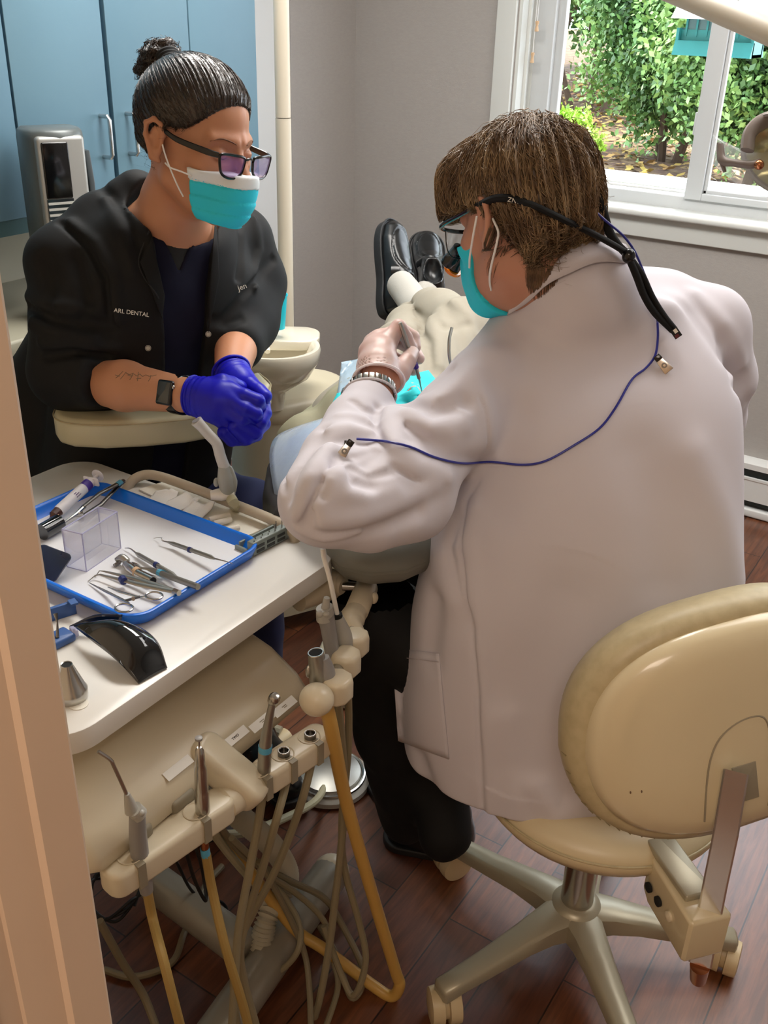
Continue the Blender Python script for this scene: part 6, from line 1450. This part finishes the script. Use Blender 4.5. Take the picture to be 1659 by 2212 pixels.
def jacket0(P):
    u, f, s = tco(P)
    d = a_torso(P, .026)
    d = smin(d, s_chain(P, [a_sh[0]+A([0, 0, -.005]), a_N0+AV*.0-AU*.05-A([0, 0, .02])], [.060, .052], .02), .03); d = smin(d, s_chain(P, [a_sh[1]+A([0, 0, -.005]), a_N0+AU*.05-A([0, 0, .02])], [.058, .052], .02), .03)
    d = smin(d, s_chain(P, [at(125, 560, 1.72), at(215, 482, 1.74), at(296, 420, 1.74)], [.052, .048, .042], .02), .03)
    sl0 = s_chain(P, [a_sh[0], a_sh[0]*.5+a_el[0]*.5+at(100, 700, 1.72)*.0, at(150, 800, 1.75), at(205, 812, 1.71)], [.070, .078, .066, .058], .03)
    sl0 = smax(sl0, (P-at(235, 815, 1.70))@unit(a_wr[0]-a_el[0]), .008)
    sl1 = s_chain(P, [a_sh[1], at(542, 610, 1.89), at(528, 690, 1.86), at(508, 740, 1.79)], [.064, .062, .060, .054], .03)
    sl1 = smax(sl1, (P-at(500, 762, 1.755))@unit(a_wr[1]-a_el[1]), .016)
    d = smin(smin(d, sl0, .02), sl1, .02)
    # skirt of the jacket
    d = smin(d, s_chain(P, [at(170, 760, 1.95), at(120, 900, 2.05), at(110, 1040, 2.1)], [.10, .13, .13], .03), .04)
    return d
jp = lambda *a: [hit(jacket0, x, y, 1.2, 2.3) for x, y in a]
JF = [(jp((130, 480), (190, 530), (230, 600), (238, 690)), .006, 0.0105), (jp((150, 480), (205, 525), (248, 600), (255, 690)), .010, -0.0075), (jp((60, 660), (110, 690), (180, 700), (240, 705)), .008, 0.0135), (jp((70, 700), (130, 725), (200, 735)), .010, -0.0120), (jp((60, 640), (120, 660), (200, 672)), .010, -0.0075),
 (jp((100, 770), (160, 760), (230, 770)), .008, 0.0135), (jp((90, 740), (160, 745), (250, 752)), .008, -0.0090), (jp((205, 800), (250, 790), (275, 780)), .006, 0.0075), (jp((95, 560), (110, 620), (105, 680)), .012, 0.0090), (jp((165, 560), (190, 640), (180, 700)), .012, 0.0075),
 (jp((500, 420), (520, 500), (515, 600)), .007, 0.0105), (jp((545, 470), (560, 540), (550, 620)), .008, -0.0075), (jp((590, 560), (555, 600), (520, 640), (480, 690)), .007, 0.0135), (jp((450, 690), (490, 700), (520, 690)), .008, 0.0090), (jp((230, 430), (262, 500), (285, 580)), .010, -0.0060), (jp((215, 400), (260, 450), (300, 540)), .010, 0.0060)]
jC = [(np.mean(L[0], axis=0), max(np.linalg.norm(A(p)-np.mean(L[0], axis=0)) for p in L[0])+.05) for L in JF]
op1 = [p-a_P0 for p in jp((322, 440), (325, 490), (340, 560), (350, 640), (358, 800))]; op2 = [p-a_P0 for p in jp((474, 430), (470, 480), (460, 560), (450, 640), (436, 800))]
oS1, oU1 = [p@AX_ for p in op1][::-1], [p@AU for p in op1][::-1]; oS2, oU2 = [p@AX_ for p in op2][::-1], [p@AU for p in op2][::-1]
def jacket(P):
    d = jacket0(P); u, f, s = tco(P)
    for (pts, w, h), (c, R) in zip(JF, jC):
        m = np.linalg.norm(P-c, axis=1) < R
        if m.any(): q = polydist(P[m], pts); d[m] += h*np.exp(-(q/w)**2)
    # front opening between the two edges; hollow inside
    o = np.maximum(np.maximum(np.interp(s, oS1, oU1)-u, u-np.interp(s, oS2, oU2)), .0-f)
    d = smax(d, -o, .004)
    d = smax(d, -(a_neck(P)-.016), .006)
    return d
ja = obj('jacket', surfnet(jacket, (-1.80, .86, .58), (-1.0, 1.80, 1.38), .0042), 'fabric_black', asst, sharp=0)
def on_j(px, py, off=.0015): p = hit(jacket, px, py, 1.2, 2.3); return p-unit(p-CO)*off
# lapel edge, snaps and lettering
def jpatch(poly, off, name, m, n=12, th=.0018, lift=.0):
    c = [A(q) for q in poly]
    def fn(u, v):
        p = (c[0]*(1-u)+c[1]*u)*(1-v)+(c[3]*(1-u)+c[2]*u)*v; h_ = hit(jacket0, p[0], p[1], 1.2, 2.3); return h_-unit(h_-CO)*(off+lift*(1-u))
    return obj(name, MB().grid(fn, n, n), m, ja, solid=th, sharp=0)
jpatch([(303, 566), (328, 512), (356, 640), (350, 690)], .003, 'lapel', 'fabric_black', lift=.003)
jpatch([(474, 600), (466, 452), (452, 640), (450, 720)], .003, 'lapel', 'fabric_black', lift=.004)
obj('lapel_edge', MB().tube([on_j(x, y, .001) for x, y in ((322, 500), (300, 560), (312, 600), (345, 650), (357, 720))], .0014, 6, 5), 'fabric_charcoal', ja)
for px, py in ((320, 752), (450, 722)): 
    p = on_j(px, py, .002); s_ = obj('snap', MB().lathe([(.0052, 0), (.0050, .0014), (.003, .0016)], frame(p, unit(CO-p)), 18), 'steel_satin', ja); obj('snap_ring', MB().torus(frame(p+unit(CO-p)*.0015, unit(CO-p)), .0038, .0006, 16, 5), 'steel_dark', s_)
def jtext(tx, px0, py0, px1, py1, size):
    a, b = on_j(px0, py0, .004), on_j(px1, py1, .004); c = (a+b)/2; n = unit(CO-c); o = text(tx, size, frame(c+n*(.004 if px0 < 400 else .012), n, b-a), 'label_white', ja, name='embroidery'); return o
jtext('ARL DENTAL', 252, 671, 316, 680, .0098); jtext('Jen', 512, 624, 534, 616, .0135)
# trousers
def a_trs(P):
    k1, k2 = at(545, 1120, 1.98), at(330, 1230, 1.78)
    d = s_ell(P, a_P0+A([0, 0, -.01]), (.17, .17, .10))
    d = smin(d, s_chain(P, [a_P0+AU*.08, k1, k1+A([-.03, .04, -.42])], [.09, .07, .05], .03), .04); d = smin(d, s_chain(P, [a_P0-AU*.06, k2, k2+A([-.06, .02, -.40])], [.09, .072, .05], .03), .04)
    return d+.0025*np.sin(P[:, 0]*60)*np.sin(P[:, 2]*45)
def a_trs2(P): return smax(smax(a_trs(P), .22-P[:, 2], .01), -(P[:, 2]-.83), .001) if False else smax(a_trs(P), .22-P[:, 2], .01)
mat('fabric_navy2', '#1b2550', .8, bump=(450, .15, .0006))
def a_trs3(P):   # keep clear of the table above
    tb = np.maximum(np.maximum(P[:, 1]-1.10, -(P[:, 0]+1.45)), -(P[:, 2]-.64)); return smax(a_trs2(P), -np.maximum(np.maximum(P[:, 1]-1.105, -(P[:, 2]-.65)), -1.0), .01)
obj('trousers', surfnet(a_trs3, (-1.75, .85, .18), (-.90, 1.75, .86), .008), 'fabric_navy2', asst, sharp=0)
shoe('shoe', A([-1.20, 1.36, .03]), A([-1.06, 1.30, .03]), 'leather_black', asst); shoe('shoe', A([-1.28, 1.18, .03]), A([-1.14, 1.12, .03]), 'leather_black', asst)
# gloves
def glove_of(H, cuff, ax0):
    def g(P):
        d = near(P, H['palm'][2][0], .15, lambda Q: hand_sdf(Q, H, .0018)); d = smin(d, s_cap(P, cuff[0], cuff[1], .0305, .0315), .006)
        d = d+.0011*np.sin(((P-cuff[0])@unit(cuff[1]-cuff[0]))*700)*np.exp(-(((P-cuff[0])@unit(cuff[1]-cuff[0])-.012)/.018)**2)
        return smax(d, -((P-ax0)@unit(cuff[1]-cuff[0])), .002)
    c = H['palm'][2][0]; return surfnet(g, c-.15, c+.15, .0024)
c0, c1 = at(408, 853, 1.602), at(440, 858, 1.592); gA = obj('glove', glove_of(hA, (c0, c1), at(416, 854, 1.600)), 'glove_blue', asst, sharp=0)
obj('cuff_roll', MB().torus(frame(at(416, 854, 1.600), c1-c0), .0315, .0020, 30, 8), 'glove_blue', gA)
e0, e1 = at(496, 795, 1.685), at(512, 828, 1.660); gB = obj('glove', glove_of(hB, (e0, e1), at(499, 802, 1.680)), 'glove_blue', asst, sharp=0)
obj('cuff_roll', MB().torus(frame(at(499, 802, 1.680), e1-e0), .0325, .0024, 30, 8), 'glove_blue', gB)
# watch, tattoo
wc = at(390, 853, 1.612); wd_ = unit(a_wr[0]-a_el[0]); Mw = frame(wc, wd_, CM.T @ A([0, 1, 0]))
wt = obj('wrist_watch', MB().lathe([(.0315, -.011), (.0325, -.010), (.0325, .010), (.0315, .011)], Mw, 30, True, True), 'frame_black', asst)
wn = unit((CO-wc)-((CO-wc)@wd_)*wd_); wcase = frame(wc+wn*.0335, wn, wd_)
mat('watch_screen', '#16262c', .08, coat=.8)
cs_ = obj('watch_case', MB().box((0, 0, 0), (.034, .040, .009), wcase, bev=.004), 'frame_black', wt); obj('screen', MB().box((0, 0, .0045), (.028, .034, .001), wcase, bev=.0005), 'watch_screen', cs_); obj('crown', MB().ell(wcase @ T(.018, .010, 0), (.002, .0035, .0035)), 'steel', cs_)
def ab(P): return asst_body(P)
mat('tattoo_ink', '#5a4238', .6)
mat('tattoo_ink', '#75614c', .6); tm = MB()
for st_ in ([(266, 802), (258, 810), (250, 817)], [(249, 810), (258, 813)], [(272, 804), (266, 812), (260, 819)], [(272, 805), (280, 809), (288, 806), (284, 812), (276, 810)], [(288, 808), (284, 815), (280, 821)], [(299, 804), (298, 814), (297, 823)], [(295, 818), (305, 817)], [(290, 808), (296, 812), (302, 808), (308, 813), (315, 810), (323, 813)], [(326, 811), (324, 818), (320, 824)], [(324, 812), (331, 812), (338, 810)]):
    tm.tube([(lambda p: p-unit(p-CO)*.0001)(hit(ab, a_, b_, 1.3, 2.0)) for a_, b_ in st_], .00062, 6, 4)
obj('tattoo', tm, 'tattoo_ink', asst)
# hair with bun
def ah(P): return head_sdf(P, AH, female=True)
bunc = at(343, 125, 1.63)
def a_hair(P):
    X, s = loc(P, AH); d = s_ell(X, (0, -.012, .037), (.0815, .1035, .092)); d = smin(d, s_ell(X, (0, -.05, -.02), (.058, .045, .055)), .02)
    hl = np.interp(X[:, 1], [-.13, -.09, -.06, -.03, -.012, .015, .040, .060, .075, .085, .11], [-.080, -.078, -.07, -.035, .018, .020, .028, .046, .066, .078, .09])
    hd_ = head_sdf(P, AH, female=True)/s; d = np.maximum(d, hd_-np.clip(.0012+.20*(X[:, 2]-hl), .0008, .016)); d = smax(d, hl-X[:, 2], .002)
    bl = ((bunc-AH[:3, 3]) @ AH[:3, :3])/(s*s); a1 = unit(bl); V = X-bl*1.0
    t1 = unit(np.cross(a1, A([0, 0, 1]))); t2 = np.cross(a1, t1); a = np.arctan2(V@t1, V@t2)
    d = d+.0006*np.sin(a*75+2*np.sin(a*9))+.0005*np.sin(a*141+1.5*np.sin(a*17))
    return d*s
hv2 = surfnet(a_hair, AH[:3, 3]-.16, AH[:3, 3]+.16, .0026)
hr = obj('hair', hv2, 'hair_black', asst, sharp=0)
sV, sF = strands(a_hair, hv2[0], bunc, 2600, .06, .0005, (0, 0, 0), seg=6, lift=.0004, jit=.03, seed=11)
tag(obj('hair_strands', (sV, sF), 'hair_strand_black', hr, sharp=0), kind='stuff')
bl2 = at(322, 150, 1.64); bl3 = at(360, 108, 1.62)
def bun(P):
    d = smin(s_ell(P, bunc, (.028, .028, .024)), s_ell(P, bl2, (.020, .020, .018)), .008); d = smin(d, s_ell(P, bl3, (.018, .018, .015)), .008)
    return d+.0035*np.sin(P[:, 0]*260+3*np.sin(P[:, 2]*120))*np.sin(P[:, 1]*230+2*np.sin(P[:, 0]*150))+.002*np.sin(P[:, 2]*420)
bv = surfnet(bun, bunc-.06, bunc+.06, .0022); bo_ = obj('hair_bun', bv, 'hair_black', hr, sharp=0)
sV, sF = strands(bun, bv[0], bunc+A([.01, 0, .03]), 700, .05, .0006, (0, 0, 0), seg=7, lift=.0025, jit=.9, seed=12, swirl=1.2)
tag(obj('bun_strands', (sV, sF), 'hair_strand_black', hr, sharp=0), kind='stuff')
tie = at(364, 128, 1.612); td_ = unit(tie-AH[:3, 3]-A([0, 0, .03]))
for i in range(3): obj('hair_tie', MB().torus(frame(tie+td_*(.006*i-.006), td_), .0165, .0042, 24, 8), 'fabric_charcoal', hr)
# brows
mat('brow_dark', '#2a1a12', .7); mat('brow_soft', '#6b4a36', .9)
for sx_ in (1, -1):
    bw = [wpt(AH, sx_*x, y+.001, z) for x, y, z in ((.013, .0925, .0155), (.024, .0905, .0195), (.038, .083, .0215), (.050, .071, .0150))]
    bw = [p for p in bw]
    def prj(p):
        for _ in range(3): p = p-normal(ah, p)*ah(p[None])[0]
        return p
    obj('eyebrow', MB().tube([prj(p) for p in bw], [.0020, .0036, .0030, .0012], 8, 6, flat=.35), 'brow_soft', asst)
    ew = [prj(wpt(AH, sx_*x, .087, z)) for x, z in ((.019, -.0065), (.026, -.0095), (.034, -.0100), (.042, -.0065))]
    obj('eyelashes', MB().tube(ew, [.0008, .0014, .0016, .0010], 6, 5), 'brow_dark', asst)
# glasses
gg = obj('eyeglasses', MB().tube([wpt(AH, -.010, .112, -.004), wpt(AH, -.004, .114, -.001), wpt(AH, .004, .114, -.001), wpt(AH, .010, .112, -.004)], .0018, 10, 5), 'frame_black', asst)
for sx_ in (1, -1):
    rim = [wpt(AH, sx_*x, .1125-.22*max(0, abs(x)-.03), z) for x, z in ((.010, -.006), (.013, .0005), (.030, .003), (.052, .004), (.062, .001), (.0605, -.012), (.055, -.025), (.042, -.031), (.026, -.030), (.014, -.022), (.010, -.006))]
    obj('rim', MB().tube(rim, [.0022]*11, 8, 5, up=None), 'frame_black', gg)
    obj('lens', MB().rings([[tuple(p) for p in catmull(rim, 3)[:-1]], [tuple(p+AH[:3, 1]*.0012) for p in catmull(rim, 3)[:-1]]]), 'lens_reflection_purple', gg, flat=True)
    obj('temple', MB().tube([wpt(AH, sx_*.063, .104, .001), wpt(AH, sx_*.071, .085, .002), wpt(AH, sx_*.077, .03, .006), wpt(AH, sx_*.0765, -.002, .014), wpt(AH, sx_*.074, -.020, .016)], [.0042, .0050, .0044, .0034, .0016], 10, 6, flat=.5, up=AH[:3, 0]), 'frame_black', gg)
# mask
def amask(P):
    X, s = loc(P, AH); d = head_sdf(P, AH, female=True)/s
    d = smin(d, s_ell(X, (0, .088, -.060), (.034, .036, .050)), .02)
    fr_ = np.mod((-X[:, 2]-.046-.06*np.abs(X[:, 0]))/.021, 1.0); d = d+.0022*(fr_**2)*(X[:, 2] < -.046)
    sh = d-.0065; ax = np.abs(X[:, 0])
    reg = np.maximum(np.maximum(.046-X[:, 1]+.10*(-.02-X[:, 2]), X[:, 2]+.030-.10*(.05-ax)), -(X[:, 2]+.113-.10*ax)); reg = np.maximum(reg, ax-.066)
    return smax(sh, reg, .002)*s
mk = obj('face_mask', surfnet(amask, AH[:3, 3]-.17, AH[:3, 3]+.17, .0026), 'mask_blue', asst, sharp=0)
def amask_t(P):
    X, s = loc(P, AH); return smax(amask(P)/s-.0006, np.maximum(-(X[:, 2]+.044+.10*np.abs(X[:, 0])), -X[:, 1]), .001)*s
obj('white_edge', surfnet(amask_t, AH[:3, 3]-.17, AH[:3, 3]+.17, .0026), 'mask_white', mk, sharp=0)
def al(pts): obj('ear_loop', MB().tube(pts, .0013, 8, 6), 'elastic_white', mk)
al([at(347, 293, 1.545), at(354, 325, 1.538), at(366, 360, 1.540), at(383, 400, 1.548), at(396, 425, 1.556)]); al([at(357, 352, 1.545), at(368, 362, 1.540), at(390, 370, 1.538), at(414, 380, 1.538)])
# ------------------------------------------------------------------ the patient
pat = thing('person', (-1.25, 1.8, .78), 'patient lying back in khaki trousers and black slip-on shoes, face hidden', 'person')
kA, kB = at(998, 718, 2.22), at(864, 768, 2.20)     # knees
aA, aB = at(893, 640, 2.66), at(905, 660, 2.74)     # ankles
hipc = at(800, 930, 1.98); hA_, hB_ = at(880, 900, 1.98), at(785, 905, 2.02)
ph = at(905, 990, 1.66)
PH = frame(ph, unit(A([.35, -.55, .25])*-1)*0+unit(ph-at(830, 900, 1.9)), (0, 0, 1))   # z to the crown
_u = unit(ph-at(830, 930, 1.93)); _f = unit(A([0, 0, 1])-(_u[2])*_u); PHM = np.eye(4); PHM[:3, 2] = _u; PHM[:3, 1] = _f; PHM[:3, 0] = np.cross(_f, _u); PHM[:3, 3] = ph
pn = ph-_u*.10; pchest = at(810, 950, 1.90)
def p_body(P):
    d = near(P, ph, .19, lambda Q: head_sdf(Q, PHM)); d = smin(d, s_cap(P, ph-_u*.05, pn-_u*.04, .052, .06), .03)
    d = smin(d, s_chain(P, [pn-_u*.10, pchest, hipc], [.085, .095, .095], .03), .03)
    d = smin(d, s_chain(P, [pn-_u*.08+A([-.16, -.06, -.03]), at(700, 940, 1.96)], [.040, .030], .02), .03)
    d = smin(d, s_chain(P, [hA_, kA, kA*.5+aA*.5], [.07, .046, .036], .03), .03); d = smin(d, s_chain(P, [hB_, kB, kB*.5+aB*.5], [.07, .046, .036], .03), .03)
    return d
lo = A([-1.95, 1.15, .6]); hi = A([-.6, 3.0, 1.35])
obj('body', surfnet(p_body, lo, hi, .0055), 'skin_light', pat, sharp=0)
def trs0(P):
    d = s_ell(P, hipc, (.13, .13, .11))
    d = smin(d, s_chain(P, [hA_, kA, kA*.6+aA*.4, kA*.38+aA*.62], [.090, .072, .060, .052], .03), .03)
    d = smin(d, s_chain(P, [hB_, kB, kB*.55+aB*.45, kB*.30+aB*.70], [.090, .068, .056, .050], .03), .012)
    return d
tpj = lambda *a: [hit(trs0, x, y, 1.6, 3.0) for x, y in a]
TF = [(tpj((905, 700), (925, 740), (930, 800)), .010, .012), (tpj((930, 690), (945, 740), (950, 790)), .012, -.009), (tpj((960, 655), (985, 700), (1000, 760)), .014, .006), (tpj((900, 690), (960, 710), (1010, 700)), .010, .006), (tpj((800, 720), (850, 700), (900, 715)), .010, .006), (tpj((820, 760), (860, 740), (900, 760)), .010, -.006), (tpj((975, 650), (1010, 680), (1030, 730)), .010, -.005), (tpj((880, 650), (905, 680), (930, 690)), .008, .008)]
def trs(P):
    d = trs0(P)
    for pts, w, h in TF:
        c = np.mean(pts, axis=0); m = np.linalg.norm(P-c, axis=1) < .16
        if m.any(): q = polydist(P[m], pts); d[m] += h*np.exp(-(q/w)**2)
    return d+.0012*np.sin(P[:, 0]*70)*np.sin(P[:, 1]*55)*np.sin(P[:, 2]*60)
obj('trousers', surfnet(trs, lo, hi, .0055), 'khaki', pat, sharp=0)
def shirt(P):
    d = s_chain(P, [pn-_u*.12, pchest, hipc], [.105, .115, .115], .04)
    d = smin(d, s_chain(P, [pn-_u*.08+A([-.16, -.06, -.03]), at(690, 935, 1.97), at(745, 875, 2.03)], [.06, .046, .040], .02), .03)
    return d+.002*np.sin(P[:, 0]*90)*np.sin(P[:, 1]*70)
obj('shirt', surfnet(shirt, lo, hi, .007), 'khaki_green', pat, sharp=0)
# socks and shoes
obj('sock', MB().tube([kA*.55+aA*.45, at(905, 668, 2.56), at(885, 640, 2.66), at(866, 615, 2.73)], [.043, .041, .041, .040], 20, 8), 'sock_white', pat)
obj('sock', MB().tube([kB*.5+aB*.5, aB, at(925, 630, 2.78)], [.046, .040, .038], 18, 8), 'sock_white', pat)
def pshoe(heel, toe, tn, r, lab):
    """heel, toe on the sole line; tn: direction from sole to instep"""
    ax = unit(toe-heel); n = unit(tn-(tn@ax)*ax); sd = np.cross(ax, n); L = np.linalg.norm(toe-heel)
    M_ = np.eye(4); M_[:3, 0] = ax; M_[:3, 1] = sd; M_[:3, 2] = n; M_[:3, 3] = heel
    def f(P):
        X = (P-heel) @ M_[:3, :3]
        w = np.interp(X[:, 0]/L, [-.1, 0, .12, .35, .6, .8, .95, 1.05], [.018, .030, .036, .036, .045, .047, .038, .018]); hgt = np.interp(X[:, 0]/L, [-.1, 0, .15, .35, .55, .75, .95, 1.05], [.06, .085, .092, .080, .060, .046, .036, .02])
        q = ((np.abs(X[:, 1])/w)**2.4+(np.abs(X[:, 2]-.012)/hgt)**2.4)**(1/2.4); d = (q-1)*.03
        d = smax(d, np.maximum(-X[:, 0]-.012, X[:, 0]-L-.012), .02); d = smax(d, .012-X[:, 2], .004)
        # topline opening for the foot and the apron seam
        d = smax(d, -(((X[:, 0]/L-.17)/.19)**2+(X[:, 1]/.031)**2+((X[:, 2]-.10)/.045)**2-1)*.02, .004)
        ap = np.abs(((X[:, 0]/L-.66)/.27)**2+(X[:, 1]/.034)**2-1)*.02
        d = d+.0022*np.exp(-(ap/.0022)**2)*(X[:, 2] > .02)
        return d
    c = (heel+toe)/2+n*.04
    s_ = obj('shoe', surfnet(f, c-.21, c+.21, .0038), 'leather_black', pat, sharp=0)
    ol = [(L*x, y) for x, y in ((-.05, .018), (0, .033), (.12, .040), (.35, .040), (.6, .050), (.8, .053), (.95, .044), (1.04, .024), (1.06, 0), (1.04, -.024), (.95, -.044), (.8, -.053), (.6, -.050), (.35, -.040), (.12, -.040), (0, -.033), (-.05, -.018))]
    pts = catmull([(x, y, 0) for x, y in ol]+[(ol[0][0], ol[0][1], 0)], 4)[:-1]
    obj('sole', MB().prism([(p[0], p[1]) for p in pts][::-1], -.012, .016, M_, bev=.004), 'sole_black', s_)
    obj('welt', MB().tube([(M_ @ A([p[0], p[1], .018, 1]))[:3] for p in pts]+[(M_ @ A([pts[0][0], pts[0][1], .018, 1]))[:3]], .0028, 8, 1), 'sole_black', s_)
    st_ = [(M_ @ A([L*.40, y, .035+.045*math.cos(y/.047*1.45), 1]))[:3] for y in np.linspace(-.040, .040, 9)]
    obj('strap', MB().tube(st_, .013, 10, 4, flat=.28, up=n), 'leather_black', s_)
    return s_
tn1 = unit(CM.T @ A([.62, .10, -.62])); tn2 = unit(CM.T @ A([.10, .12, -.92]))
pshoe(at(838, 680, 2.78), at(842, 492, 2.84), tn1, 0, ''); pshoe(at(930, 650, 2.86), at(918, 518, 2.96), tn2, 0, '')
# bib and apron
mat('bib_cyan', '#2fd3da', .8, bump=(200, .2, .001)); mat('apron_blue', '#9fb6c6', .3, bump=(20, .3, .004))
def allp(P): return np.minimum(np.minimum(trs(P), shirt(P)), p_body(P))
def drape(px, name, m, off, n=16, th=.0012):
    c = [A(q) for q in px]; V_ = {}
    def fn(u, v):
        p = (c[0]*(1-u)+c[1]*u)*(1-v)+(c[3]*(1-u)+c[2]*u)*v; h_ = hit(allp, p[0], p[1], 1.4, 2.7, 160); return h_-unit(h_-CO)*off
    return obj(name, MB().grid(fn, n, n), m, pat, solid=th, sharp=0)
drape([(698, 912), (728, 850), (925, 800), (990, 880)], 'bib', 'bib_cyan', .030, 24)
drape([(728, 858), (738, 782), (800, 772), (835, 830)], 'apron', 'apron_blue', .012)
